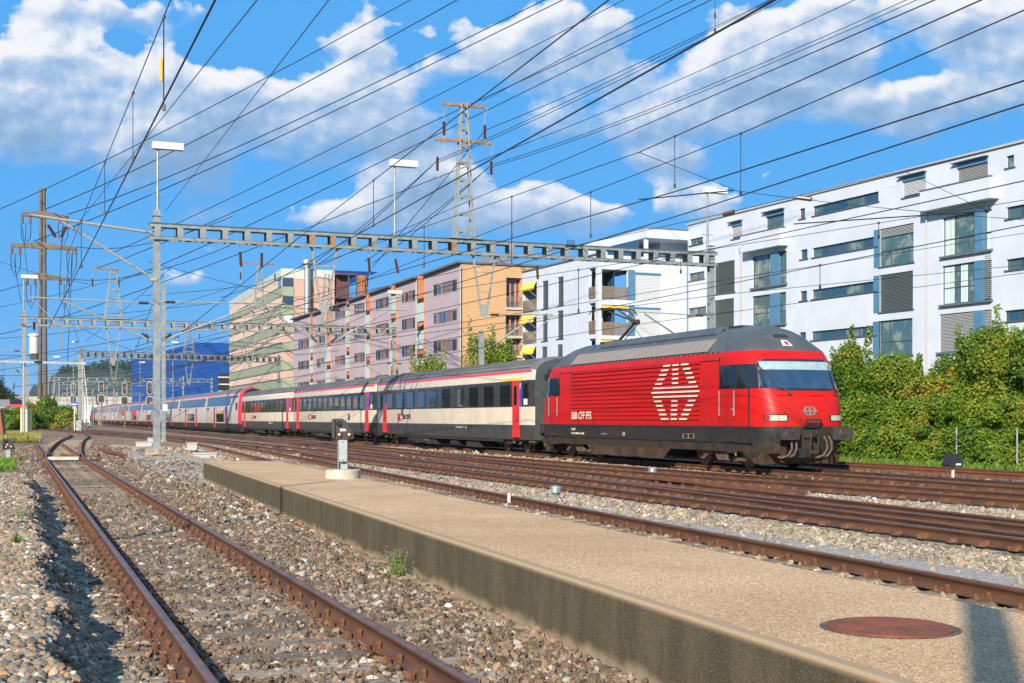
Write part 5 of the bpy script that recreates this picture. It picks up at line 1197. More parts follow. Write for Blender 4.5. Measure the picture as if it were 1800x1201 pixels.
for k, (xa, xb, ya, yb) in enumerate(segs):
    s0, s1_ = SB.s_(xa), SB.s_(xb); za, zb = SB.z_(xa, ya), SB.z_(xb, yb); se = SB.s_(segs[k - 1][0]) if k else s1_
    y0 = 0 if k == 0 else 0.0
    wins = []; z = base_sill - storey
    zz = SB.z_(757, 522) - (0 if k == 0 else .45 * 0)
    while zz > 0:
        if zz + 1.15 < min(za, zb) - .2: wins.append((s0 + (s1_ - s0) * .22, s0 + (s1_ - s0) * .90, zz, zz + 1.12))
        zz -= storey
    mb = MB(); top = min(za, zb); wall_holes(mb, s0, s1_, -.5, top, wins, rev=.15)
    mb.add([(s0, 0, top), (s1_, 0, top), (s1_, 0, zb), (s0, 0, za)], [(0, 1, 2, 3)])
    mb.add([(s0, 0, za), (s1_, 0, zb), (s1_, 12, zb), (s0, 12, za)], [(0, 1, 2, 3)]); mb.add([(s0, 0, -.5), (s0, 12, -.5), (s0, 12, za), (s0, 0, za)], [(0, 1, 2, 3)])
    sg = link('lilac_wall', mb.mesh('w', [M['lilac']], fixn=False), lb_)
    mb = MB(); x = s0 + 1.2
    while x < s1_ - .3: mb.box(x - .012, x + .012, -.012, .01, 0, top); x += 1.24
    for w_ in wins: mb.box(s0, s1_, -.014, .01, w_[2] - .06, w_[2] - .03)
    mb.build('board_joints', [mat('lilac joint', (.25, .22, .26), .8)], sg)
    MB().prism([(s0 - .35, za + .02), (s1_ + .1, zb + .04), (s1_ + .1, zb + .22), (s0 - .35, za + .2)], -.45, 12.2, 'y').build('roof', [M['roof_dark']], sg)
    MB().tube([(s1_ + .12, -.1, 0), (s1_ + .12, -.1, zb - .3)], .07, 6).build('rain_pipe', [M['pipe']], sg)
    rng = random.Random(k * 7 + 1)
    for w_ in wins:
        L = w_[1] - w_[0]; a = rng.choice((.0, .3, .62)); 
        MB().box(w_[0], w_[1], .10, .15, w_[2], w_[3]).build('shutter', [M['lilac_dark']], sg)
        for t0, t1 in ((.02, .16), (.30, .50) if rng.random() < .5 else (.18, .34), (.80, .98)):
            wd = MB().box(w_[0] + L * t0, w_[0] + L * t1, .06, .10, w_[2] + .03, w_[3] - .03).build('window', [M['terracotta'] if rng.random() < .4 else M['frame_dark']], lb_)
            MB().box(w_[0] + L * t0 + .08, w_[0] + L * t1 - .08, .04, .06, w_[2] + .1, w_[3] - .1).build('pane', [M['dull_glass'] if rng.random() < .7 else M['bglass']], wd)
    if k:                                                             # terracotta strip with mint balcony panels
        st = MB().box(s1_, se, .04, .5, -.5, zb + .3).build('terracotta_strip', [M['terracotta']], lb_)
        MB().box(se - .12, se, -.1, .04, -.5, zb + .3).build('strip_side', [M['terracotta']], st)
        for q, w_ in enumerate(wins):
            zp = w_[2] - .9 - (1.4 if k % 2 else 0)
            MB().box(s1_ + .3, se - .3, -.10, .03, zp, zp + 1.9).build('mint_panel', [M['mint']], st)
            MB().box(s1_ + .3, se - .3, .0, .03, zp + 1.92, zp + 2.4).build('opening', [M['under']], st)

# ---- peach and green office block
Gc = Vector((-37.2, 216.)); 
ug = Vector((.19, -.98)).normalized() if False else Vector((.33, -.944)).normalized()
GL = Facade(Gc, ug); GR = Facade(Gc, Vector((.944, .33)))
gb = thing('peach_green_office_block', 'tall peach office block with sage green bands and zinc parapet', 'office building', (*Gc, 0), GL.rot)
sgl = GL.s_(403); ztop = GR.z_(495, 472)
r1 = GR.z_(495, 503); pitch = GR.z_(495, 503) - GR.z_(495, 535.6)
mb = MB(); mb.add([(sgl, .15, -.5), (0, .15, -.5), (0, .15, ztop - 1.6), (sgl, .15, ztop - 1.6)], [(0, 1, 2, 3)]); mb.add([(sgl, 0, ztop), (0, 0, ztop), (0, 16, ztop), (sgl, 16, ztop)], [(0, 1, 2, 3)]); link('wall', mb.mesh('w', [M['bglass2']], fixn=False), gb)
MB().box(sgl, 0, 0, .3, ztop - 1.5, ztop).build('zinc_parapet', [M['zinc']], gb)
for k in range(8):
    zb = r1 - 0.1 - k * pitch
    if zb < -1: break
    MB().box(sgl, .0, -.05, .3, zb - 1.45, zb).build('green_band', [M['green_band']], gb)
    MB().box(sgl - .05, .0, -.12, .0, zb, zb + .07).build('band_cap', [M['roof_dark']], gb)
    x = sgl + .1; rng = random.Random(k); 
    pm_ = MB().box(0, .85, .02, .14, 0, pitch - 1.6).mesh('window_shutter', [M['peach_light']])
    n_ = int(-sgl / 2.05)
    for i in range(n_):
        x = sgl + .25 + i * (-sgl / n_)
        if i < n_ - 2 or k > 2: link('window_shutter', pm_, gb, (x, 0, zb + .1)); 
        if rng.random() < .55: link('window_shutter', pm_, gb, (x + .93, .02, zb + .1))
ge = link('peach_end', None, gb, (0, 0, 0), GR.rot - GL.rot)
sge = GR.s_(588)
mb = MB(); wall_holes(mb, 0, sge, -.5, ztop - 1.6, [], rev=.2); mb.add([(sge, 0, -.5), (sge, 14, -.5), (sge, 14, ztop), (sge, 0, ztop)], [(0, 1, 2, 3)]); link('peach_wall', mb.mesh('w', [M['peach']], fixn=False), ge)
mb = MB()
for x in np.arange(1.2, sge, 1.35): mb.box(x - .03, x + .03, -.02, .01, 0, ztop - 1.6)
for k in range(8): mb.box(0, sge, -.06, .01, r1 - 1.6 - k * pitch, r1 - 1.5 - k * pitch) if r1 - 1.6 - k * pitch > 0 else None
mb.build('panel_joints', [mat('peach joint', (.42, .30, .24), .8)], ge)
MB().box(-.1, sge, -.05, .3, ztop - 1.6, ztop).build('zinc_parapet', [M['zinc']], ge)
for k in range(6):
    zb = r1 - .1 - k * pitch
    if k < 3:
        wd = MB().box(-1.6, 0 if k == 5 else .05, -.02, .1, zb + .1, zb + pitch - 1.5).build('window', [M['bglass']], ge) if False else MB().box(.1, 1.9, -.05, .05, zb + .05, zb + pitch - 1.5).build('window', [M['frame_dark']], ge)
        MB().box(.25, 1.8, -.08, -.05, zb + .15, zb + pitch - 1.6).build('pane', [M['bglass'] if k < 2 else M['slat_grey']], wd)
    MB().box(-.05, 2.0, -.09, .02, zb - 1.5, zb).build('green_band', [M['green_band']], ge)
s = GR.s_(539); MB().tube([(s, -.6, 3), (s, -.6, ztop + .6)], .55, 16).lathe([(.55, 0), (1.0, .35), (.9, .9), (.0, 1.3)], 16, (s, -.6, ztop + .5)).build('steel_flue', [mat('polished flue', (.34, .36, .38), .45, .7)], ge, True)
# open roof terrace at the end
tr = MB(); x0, x1 = GR.s_(588), GR.s_(626); za_, zb_ = GR.z_(590, 484), GR.z_(590, 520)
tr.box(x0, x1, -1, 4, za_, za_ + .3).box(x0, x1, -1, 4, zb_ - .5, zb_ - .2).box(x0, x0 + 2.4, .5, 4, 5, za_)
tr.build('terrace_slab', [mat('maroon steel', (.10, .03, .035), .7)], ge); mb = MB()
for x in (x0 + (x1 - x0) * .6, x1 - .1): mb.box(x - .1, x + .1, -.9, -.7, zb_ - 3, za_)
for i in range(4): mb.box(x0, x1, -.95, -.9, zb_ + i * .35, zb_ + .06 + i * .35)
mb.build('terrace_rail', [M['frame_dark']], ge)
# ---- brick chimney
p = at(637.5, 500, 205); ch = thing('brick_chimney', 'short round brick chimney with corbelled top behind the lilac building', 'chimney', (p.x, p.y, 0))
M['brick_red'] = mat('old red brick', (.30, .12, .055), .85, 0, 0, 1.2, col2=(.19, .075, .04), stretch=(1, 1, 5), bump=.02, bscale=3)
zt_ = at(637, 485, 205).z
MB().lathe([(.78, 6), (.70, zt_ - 2.2), (.74, zt_ - 2.0), (.66, zt_ - 1.8), (.70, zt_ - .9), (.86, zt_ - .5), (.86, zt_ - .2), (.78, zt_)], 18).build('stack', [M['brick_red']], ch, True)
mb = MB()
for i in range(12):
    a = i * math.pi / 6; mb.box(.70, .84, -.06, .06, zt_ - 1.6, zt_ - .6, 0, Matrix.Rotation(a, 4, 'Z'))
mb.build('corbel', [M['brick_red']], ch)
# ---- blue industrial hall
Hc = at(345, 700, 320).xy; HL = Facade(Hc, U2); HR = Facade(Hc, E2)
hb = thing('blue_hall', 'tall windowless bright blue warehouse beyond the double-deck coaches', 'warehouse', (*Hc, 0), HL.rot)
zt_ = EYE + (HY - 602) * 320 / F; sl_ = HL.s_(232)
mb = MB(); mb.box(sl_, 0, 0, 46, -.5, zt_, 0); mb.build('hall_body', [M['blue_clad']], hb)
mb = MB()
for i in range(int(-sl_ / 4.8) + 1): mb.box(sl_ + i * 4.8, sl_ + i * 4.8 + .12, -.06, .0, 0, zt_, 0)
for z in np.arange(2, zt_, 2.2): mb.box(sl_, 0, -.05, 0, z, z + .08, 0)
mb.build('cladding_joints', [M['blue_clad2']], hb)
he = link('hall_end', None, hb, (0, 0, 0), HR.rot - HL.rot)
mb = MB(); mb.box(5.2, 8.8, -.05, .2, -.5, 12.5, 0)
for i in range(7): mb.box(5.2, 8.8, -.25, .0, 1.2 + i * 1.7, 1.5 + i * 1.7, 1)
mb.build('stair_tower', [M['under'], M['white_metal']], he)
mb = MB(); mb.prism([(11, 15.6), (14, 15.9), (15.2, 16.4), (13.8, 16.6), (12.6, 16.3), (11.4, 16.4)], -.06, 0, 'y').prism([(15.4, 15.8), (18, 16.0), (17.2, 16.7), (15.8, 16.5)], -.06, 0, 'y'); mb.build('wall_emblem', [M['slat_grey']], he)
# ---- small far buildings on the low side
p = at(5, 715, 250); sb = thing('low_grey_building', 'small dark grey building with pale windows beyond the bushes', 'building', (p.x - 8, p.y, 0), .1)
MB().box(-9, 9, 0, 10, 0, 5.2).build('wall', [mat('dark grey cladding', (.10, .13, .15), .6)], sb)
for i in range(7): MB().box(-8 + i * 2.4, -6.4 + i * 2.4, -.06, .02, 2.3, 3.5).build('window', [M['slat_grey']], sb)
# ---- road viaduct crossing behind the station
vd = thing('road_viaduct', 'long concrete road bridge crossing beyond the signals', 'bridge', (at(120, 700, 420).x, 420, 0), 0)
zb_ = EYE + (HY - 705) * 420 / F
MB().box(-90, 60, -5, 5, zb_ - 1.1, zb_ + .2).box(-90, 60, -5.2, -5, zb_ + .2, zb_ + 1.3).build('deck', [mat('bridge concrete', (.34, .31, .27), .8, 0, .3, .4)], vd)
for i in range(9): MB().box(-82 + i * 17 - .8, -82 + i * 17 + .8, -3, 3, -.5, zb_ - 1.1).build('pier', [M['concrete_old']], vd)
# sheds and halls behind the viaduct, read as greyish blocks between the masts
for i, (px, Yd, w_, h_, c) in enumerate(((100, 470, 30, 5.5, (.30, .33, .36)), (125, 520, 26, 7.5, (.42, .43, .45)), (160, 500, 22, 6, (.22, .26, .32)), (215, 480, 20, 7, (.38, .38, .37)))):
    q = at(px, 700, Yd); o = thing('station_hall', ['grey flat shed seen under the bridge', 'pale wide hall seen under the bridge beside the name board', 'dark blue-grey hall beyond the tail engine', 'light grey hall beyond the red signals'][i], 'shed', (q.x, Yd, 0))
    m_ = mat('hall wall %d' % i, c, .7); MB().box(-w_ / 2, w_ / 2, 0, 12, 0, h_).build('wall', [m_], o)
    for j in range(int(w_ / 3)): MB().box(-w_ / 2 + .6 + j * 3, -w_ / 2 + 2.6 + j * 3, -.1, .02, 1.2, h_ - 1.2).build('window', [M['bglass2'] if j % 2 else M['slat_grey']], o)
HAZE = True
# ------------------------------------------------------------------ portals carrying the overhead line
def hsec(mb, x, y, z0, z1, w, mi=0):                     # H-section post
    t = .022
    mb.box(x - w / 2, x + w / 2, y - w / 2, y - w / 2 + t, z0, z1, mi).box(x - w / 2, x + w / 2, y + w / 2 - t, y + w / 2, z0, z1, mi).box(x - t / 2, x + t / 2, y - w / 2 + t, y + w / 2 - t, z0, z1, mi)
def insulator(mb, a, b, r=.07, mi=1, mj=0):
    a, b = Vector(a), Vector(b); d = b - a; p0, p1 = a + d * .28, a + d * .78
    mb.tube([a, b], .012, 5, mj); n = 9
    pts = [p0 + (p1 - p0) * i / (n * 2) for i in range(n * 2 + 1)]
    mb.tube(pts, [r if i % 2 else r * .55 for i in range(n * 2 + 1)], 8, mi)
def lamp_on(parent, x, y, z0, z1, L=1.15, rz=0.):
    lp = link('mast_lamp', None, parent, (x, y, 0)); mb = MB().tube([(0, 0, z0), (0, 0, z1)], [.07, .055], 8)
    for z in (z0 + .9, z0 + 2.1): mb.bar((-.35, 0, z), (.35, 0, z), .035)
    mb.build('lamp_pole', [M['steel']], lp)
    MB().box(-.25, L - .0, -.18, .18, z1 - .02, z1 + .30).build('lamp_housing', [M['white_metal']], lp)
    MB().box(-.18, L - .07, -.13, .13, z1 - .035, z1 - .02).build('lamp_glass', [M['slat_grey']], lp)
def portal(label, A, B, z_low, z_top, bays, dep=.5, mats='steel', masts=(True, True), lamps=(), w=.30, hangers=(), towers=(), base=True, rust=()):
    A, B = Vector(A), Vector(B); d = B - A; L = d.length; o = thing('catenary_portal', label, 'overhead line portal', (A.x, A.y, 0), math.atan2(d.y, d.x), 'overhead line portals')
    m = M[mats]
    for k, x in enumerate((0, L)):
        if masts[k]:
            mb = MB(); hsec(mb, x, 0, .35 if base else 0, z_top + (.75 if k == 0 else .35), w); mb.box(x - w * .8, x + w * .8, -w * .8, w * .8, .33, .37)
            for z in (z_top - .45, z_top - .25, z_top + .15, z_top + .45): mb.box(x - w * .65, x + w * .65, -w * .7, w * .7, z, z + .05)
            ms = mb.build('mast', [m], o)
            if base: MB().prism([(-.55, -.1), (.55, -.1), (.40, .34), (-.40, .34)], -.45, .45, 'y').build('foundation', [M['concrete_old']], ms, loc=(x, 0, 0))
    x0, x1 = -.35, L + .25
    ch = MB()
    for y in (-dep / 2, dep / 2):
        for z in (z_low, z_top): ch.box(x0, x1, y - .04, y + .04, z - .07, z + .07); ch.box(x0, x1, y - .09 if y > 0 else y - .04, y + .04 if y > 0 else y + .09, z + (.05 if z == z_low else .05), z + .07)
    ch.build('chord', [m], o)
    MB().box(x0, x1, -dep / 2 - .05, dep / 2 + .05, z_top + .071, z_top + .12).build('top_plate', [M['frame_dark']], o)
    bt = MB().box(-.14, .14, -dep / 2 - .052, -dep / 2 - .028, z_low + .07, z_top - .07).box(-.14, .14, dep / 2 + .028, dep / 2 + .052, z_low + .07, z_top - .07).box(-.03, .03, -dep / 2, dep / 2, z_low - .05, z_low + .0).mesh('batten', m)
    btr = bt.copy(); btr.materials.clear(); btr.materials.append(M['rusty'] if mats == 'steel' else m)
    for i in range(bays):
        x = x0 + (x1 - x0) * (i + .35) / bays; link('batten', btr if i in rust else bt, o, (x, 0, 0))
    for (x, z1, side, zz) in lamps: lamp_on(o, x, 0, zz, z1)
    for (x, z1, wd) in hangers:                            # V-shaped drop bracket under the beam
        mb = MB()
        for s in (-1, 1): mb.bar((x + s * wd, 0, z_low - .07), (x + s * wd * .22, 0, z1), .07, .10)
        for t in (.3, .62): mb.bar((x - wd * (1 - .78 * t), 0, z_low - (z_low - z1) * t), (x + wd * (1 - .78 * t), 0, z_low - (z_low - z1) * t), .06)
        mb.box(x - .12, x + .12, -.05, .05, z1 - .12, z1 + .5); mb.build('drop_bracket', [M['steel_rust']], o)
    for (x, zt, w0, arms) in towers:                       # lattice post standing on the beam with line arms
        tw = link('line_tower', None, o, (x, 0, 0)); h = zt - z_top; w1 = w0 * .28
        mb = MB()
        for sx in (-1, 1):
            for sy in (-1, 1): mb.bar((sx * w0, sy * .25, z_top + .12), (sx * w1, sy * .12, zt), .07)
        mb.build('legs', [M['steel_rust']], tw)
        n = max(6, int(h / .85)); rm = None
        for i in range(n):
            t = (i + .5) / n; ww = w0 + (w1 - w0) * t; z = z_top + .12 + (h - .12) * t
            MB().box(-ww, ww, -.26 + .13 * t, -.24 + .13 * t, z - .07, z + .07).box(-ww, ww, .24 - .13 * t, .26 - .13 * t, z - .07, z + .07).build('rung', [M['steel']], tw)
        MB().box(-w0 * 1.8, w0 * 1.8, -.4, .4, z_top + .125, z_top + .22).build('foot', [M['steel']], tw)
        for (za, xl, xr) in arms:
            am = MB().bar((xl, 0, za), (xr, 0, za), .11, .14).build('line_arm', [M['rusty']], tw)
            for xx in (xl + .06, xr - .06):
                mb = MB(); mb.tube([(xx - .1, 0, za), (xx + .05, 0, za - .55)], .012, 4, 0).tube([(xx + .22, 0, za), (xx + .05, 0, za - .55)], .012, 4, 0); insulator(mb, (xx + .05, 0, za - .5), (xx + .05, 0, za - 1.9), .09); mb.box(xx - .15, xx + .25, -.03, .03, za - 1.95, za - 1.88, 0); mb.build('insulator', [M['steel'], M['insul']], am)
    return o, d.normalized(), L
def along(A, B, px):
    k = (px - 900) / F; dx_, dy_ = B[0] - A[0], B[1] - A[1]; L_ = math.hypot(dx_, dy_); return (k * A[1] - A[0]) / (dx_ - k * dy_) * L_
GA = Vector((-16.4, 61.7)); GB = Vector((10.8, 72.6))
H1a, H1b = along(GA, GB, 570), along(GA, GB, 851)
G1, g1d, g1L = portal('big galvanised portal spanning the platform mast and the mast behind the engine', GA, GB, 10.05, 10.62, 29, lamps=((.05, 14.2, 0, 11.2), (along(GA, GB, 694), 14.2, 0, 10.1), (29.1, 14.0, 0, 10.8)),
    hangers=((H1a, 6.9, .62), (H1b, 7.0, .60)), towers=((along(GA, GB, 815), 17.6, .48, ((17.5, -1.15, 1.15), (15.7, -1.5, 1.5))),), rust=(7, 8, 14))
def g1(x, z, y=0): return Vector((GA.x, GA.y, 0)) + Vector((g1d.x, g1d.y, 0)) * x + Vector((-g1d.y, g1d.x, 0)) * y + Vector((0, 0, z))
mb = MB()
for (x, dx) in ((421, .1), (460, 0), (647, .1), (692, .3), (943, .1)):
    x = along(GA, GB, x); mb = MB(); insulator(mb, (x, 0, 10.0), (x + dx, 0, 8.6), .085); mb.build('insulator', [M['steel'], M['insul']], G1)
# cantilever tube pointing away from the tracks' far side, with its stay and insulators
ct = link('cantilever', None, G1, (0, 0, 0)); mb = MB()
mb.tube([(-.2, 0, 10.3), (-5.6, -.6, 10.75)], .06, 8).tube([(-.1, -.1, 8.15), (-4.2, -.5, 10.55)], .05, 8).box(-.3, 0, -.2, .2, 8.08, 8.2); mb.build('tube', [mat('pale tube with rust spots', (.34, .33, .29), .5, .2, 0, 2.5, col2=(.22, .13, .08), lo=.5, hi=.7)], ct)
mb = MB(); insulator(mb, (-4.95, -.5, 10.65), (-4.3, -.5, 9.6), .09); insulator(mb, (-3.9, -.5, 10.6), (-4.3, -.5, 9.6), .09); mb.build('insulator', [M['steel'], M['insul']], ct)
def arm(parent, x, y0, z, L, sgn, zc):
    """registration arm: insulator, horizontal tube, slanting stay, steady arm"""
    c = link('cantilever', None, parent, (x, y0, 0)); mb = MB()
    mb.tube([(0, 0, z), (sgn * L, 0, z + .1)], .035, 6).tube([(sgn * .2, 0, zc - .5), (sgn * L * .75, 0, z)], .045, 6).tube([(sgn * L, 0, z + .1), (sgn * (L - 1.4), 0, zc)], .022, 5)
    mb.build('tube', [M['steel_rust']], c); mb = MB(); insulator(mb, (sgn * .1, 0, z), (sgn * 1.0, 0, z + .01), .08); insulator(mb, (sgn * .2, 0, zc - .5), (sgn * .75, 0, zc - .05), .07); mb.build('insulator', [M['steel'], M['insul']], c)
arm(G1, 29.1, -.1, 7.3, 5.2, -1, 5.7); arm(G1, 0, -.3, 7.1, 6.0, 1, 5.8); arm(G1, 0, .0, 7.05, 5.5, -1, 5.8)
arm(G1, H1a, .0, 7.0, 3.8, -1, 5.8); arm(G1, H1a, .1, 7.0, 4.2, 1, 5.8); arm(G1, H1b, .0, 7.0, 3.8, 1, 5.8)
xs0 = along(GA, GB, 993); mb = MB(); mb.box(xs0 - .1, xs0 + .5, -.3, -.26, 10.6, 10.72)
for i in range(5): mb.box(xs0 + i * .1, xs0 + .02 + i * .1, -.3, -.26, 10.7, 10.98)
mb.build('bird_spikes', [M['dark']], G1)
PB = Vector((-.342, .94, 0))
A2 = at(42, 560, 117).xy; B2 = at(693, 580, 131.6).xy
g2 = lambda px: along(A2, B2, px)
G2, d2_, L2 = portal('second portal in line behind the first, ending in front of the lilac building', A2, B2, 9.9, 10.5, 30, lamps=((.0, 14.0, 0, 11.), (L2_ if False else 34.0, 14.0, 0, 10.8)), w=.28, mats='steel_rust',
    hangers=((g2(199), 6.6, .6), (g2(439), 6.6, .6), (g2(567), 6.6, .6)), towers=((g2(199), 15.2, .75, ((15.1, -1.9, .5),)), (g2(456), 16.4, .6, ((16.3, -1.9, 1.5),)), (g2(575), 15.6, .6, ((15.2, -1.5, .2),))), rust=(20, 21, 22, 24))
mb = MB(); insulator(mb, (g2(258), 0, 9.85), (g2(258) + .1, 0, 8.3), .09); mb.build('insulator', [M['steel'], M['insul']], G2)
arm(G2, L2, -.1, 7.1, 4.6, -1, 5.8); arm(G2, L2, .1, 7.1, 3.6, 1, 5.8); arm(G2, 0, .1, 7.6, 4.6, -1, 6.1)
A3 = at(144, 620, 172).xy; B3 = at(490, 625, 190).xy
g3 = lambda px: along(A3, B3, px)
G3, d3_, L3 = portal('third portal with slender beam crossing in front of the blue warehouse', A3, B3, 9.6, 10.3, 30, w=.30, mats='steel_rust', lamps=((-2.8, 14.2, 0, 10.4), ), hangers=((g3(200), 6.4, .6), (g3(332), 6.4, .6)), towers=((g3(332), 14.3, .7, ((14.1, -1.6, 1.6),)),))
arm(G3, L3, -.1, 7.1, 4.6, -1, 5.8)
for k, (xa, xb, yb_, Y, lab) in enumerate(((84, 372, 664, 262, 'fourth portal with a thick beam just below the blue warehouse top'), (95, 330, 672, 320, 'fifth distant portal between the signals and the blue warehouse'), (100, 300, 690, 380, 'sixth distant portal just above the road bridge'), (92, 250, 680, 450, 'farthest visible portal against the dark wooded hill'))):
    z = EYE + (HY - yb_) * Y / F; a = at(xa, 0, Y).xy; b = at(xb, 0, Y * 1.04).xy
    portal(lab, a, b, z - .6, z, 18, w=.35, mats='steel', base=False)
# free-standing masts
def mast(label, px, pyb, w, z_top, rot=.35, kind='H', H=None, Yd=None, lamp=False, m='steel', cat='mast'):
    p = at(px, 0, Yd) if Yd else atz(px, pyb, .1); o = thing('catenary_mast', label, cat, (p.x, p.y, ghs(p.x, p.y)), rot, 'line masts')
    mb = MB(); hsec(mb, 0, 0, 0, z_top, w) if kind == 'H' else mb.tube([(0, 0, 0), (0, 0, z_top)], [w / 2, w / 2.6], 10); mb.build('post', [M[m]], o)
    MB().box(-w, w, -w, w, -.1, .12).build('foot', [M['concrete_old']], o)
    if lamp: lamp_on(o, 0, 0, z_top, z_top + 3.2)
    return o
mast('plain steel post beside the big platform-end mast, in front of the double-deck coach', 287.5, 0, .26, 10.9, Yd=92)
mast('thin steel post before the mural coach, carrying a white board', 312, 0, .20, 9.2, Yd=150) if False else None
mast('grey post standing in the bushes beside the concrete power pole', 49, 0, .45, 10.2, Yd=240)
mast('post with a grey box foot next to the station name board', 139.5, 0, .33, 9.4, Yd=166)
mast('thin pale post between the box-footed post and the ladder', 145, 0, .16, 9.2, Yd=168, kind='T', m='concrete')
q_ = at(139.5, 0, 164); MB().box(-.34, .34, -.25, .25, 0, 1.35).build('post_cabinet', [M['steel']], None, loc=(q_.x, 164, .1), label='grey cabinet at the foot of the post beside the name board', cat='cabinet')
mast('steel post behind the lilac building trees, above the coach roof', 846, 0, .30, 7.3, Yd=88)
for i, (px, Yd, zt, lab) in enumerate(((96, 300, 12, 'distant lamp mast just beyond the concrete power pole'), (129, 250, 12.5, 'distant lamp mast between the power pole and the name board'), (304, 260, 13, 'lamp mast in front of the blue warehouse'), (246, 330, 12, 'small lamp mast before the far end of the blue warehouse'))):
    mast(lab, px, 0, .22, zt, Yd=Yd, lamp=True, kind='T')
for i, (px, Yd, zt) in enumerate(((104, 350, 11), (118, 340, 10), (125, 380, 12), (152, 410, 11), (163, 350, 9), (188, 390, 11), (200, 360, 10), (205, 300, 7.5), (232, 420, 12), (255, 400, 10), (110, 430, 10), (322, 270, 10), (174, 300, 6.5), (220, 300, 6.0))):
    o = mast('slim grey post in the cluster of masts at the distant station throat', px, 0, .32, zt, Yd=Yd); o['group'] = 'distant station masts'
# ladder leaning on the post
lo = thing('mast_ladder', 'long white ladder leaning against the post before the dark hill', 'ladder')
a, b = atz(156, 750, .15), at(143, 628, 166); b.y = a.y + .2; b = at(143, 628, a.y); mb = MB(); sx = Vector((.28, 0, 0))
mb.bar(a - sx, b - sx, .09).bar(a + sx, b + sx, .09); mb.build('rail', [M['white_metal']], lo); mb = MB()
for i in range(26): q = a.lerp(b, (i + .5) / 26); mb.bar(q - sx, q + sx, .06)
mb.build('rungs', [M['white_metal']], lo, kind='stuff')
# concrete twin power pole with three crossarms
hp = at(75, 335, 240); hv = thing('power_pole', 'tall twin-shaft concrete power pole with three crossarms', 'power pole', (hp.x, 240, 0), .0)
for sx in (-1, 1): MB().tube([(sx * .52, 0, 0), (sx * .27, 0, hp.z)], [.42, .27], 14).build('shaft', [M['pole_conc']], hv, True)
MB().box(-.56, .56, -.35, .35, hp.z - .1, hp.z + .35).box(-.6, .6, -.3, .3, 20, 20.5).box(-.6, .6, -.3, .3, 31, 31.4).build('tie', [M['pole_conc']], hv)
for k, (yl, xl, yr, xr) in enumerate(((374, 38, 379, 119), (427, 20, 435, 134), (482, 47, 488, 121))):
    c = (xl + xr) / 2; z = at(75, (yl + yr) / 2, 240).z; XL, XR = at(xl, 0, 240).x - hp.x, at(xr, 0, 240).x - hp.x
    am = MB().prism([(XL, z - .3), (0, z - .7), (XR, z - .9), (XR, z - .4), (0, z + .5), (XL, z + .25)], -.35, .35, 'y').build('crossarm', [M['pole_conc']], hv)
    for X_ in (XL + .8, XR - .8):
        mb = MB(); mb.box(X_ - .9, X_ - .5, -.2, .2, z - 1.7, z - .3, 1).box(X_ + .5, X_ + .9, -.2, .2, z - 1.7, z - .3, 1).tube([(X_, 0, z - 1.5), (X_ - .1, 0, z - 5)], .06, 5, 0)
        mb.tube([(X_ - .9, 0, z - 1.4), (X_ - .8, 0, z - 4.2), (X_, 0, z - 5.8), (X_ + .8, 0, z - 4), (X_ + .9, 0, z - 1.4)], .07, 5, 0) ; mb.build('insulator', [M['dark'], M['insul']], am)
MB().box(-.5, .45, -1.1, -.5, 4.0, 5.1).build('equipment_box', [mat('pale green box', (.22, .30, .16), .6)], hv)
# transformer on the second portal's mast
p = at(60, 620, 116); tr = thing('pole_transformer', 'light grey transformer drum beside the slim portal mast', 'transformer', (p.x, p.y, 0))
z0 = at(60, 622, 116).z; z1 = at(60, 592, 116).z
MB().lathe([(.38, z0), (.40, z0 + .1), (.40, z1), (.5, z1 + .05), (.5, z1 + .2), (.2, z1 + .3)], 14).build('tank', [mat('light grey tank', (.50, .54, .52), .5)], tr, True)
mb = MB(); insulator(mb, (0, 0, z1 + .2), (0, 0, z1 + 1.6), .14); mb.box(-.3, .3, -.2, .2, z0 - .5, z0); mb.build('bushing', [M['dark'], M['insul']], tr)
MB().bar((-6, 0, z0 - .6), (4.2, 1, z0 - .8), .16, .2).build('support_beam', [M['steel']], tr)
MB().bar((-.9, 0, z0 - .7), (-.9, 0, 0), .1).build('post', [M['steel']], tr)

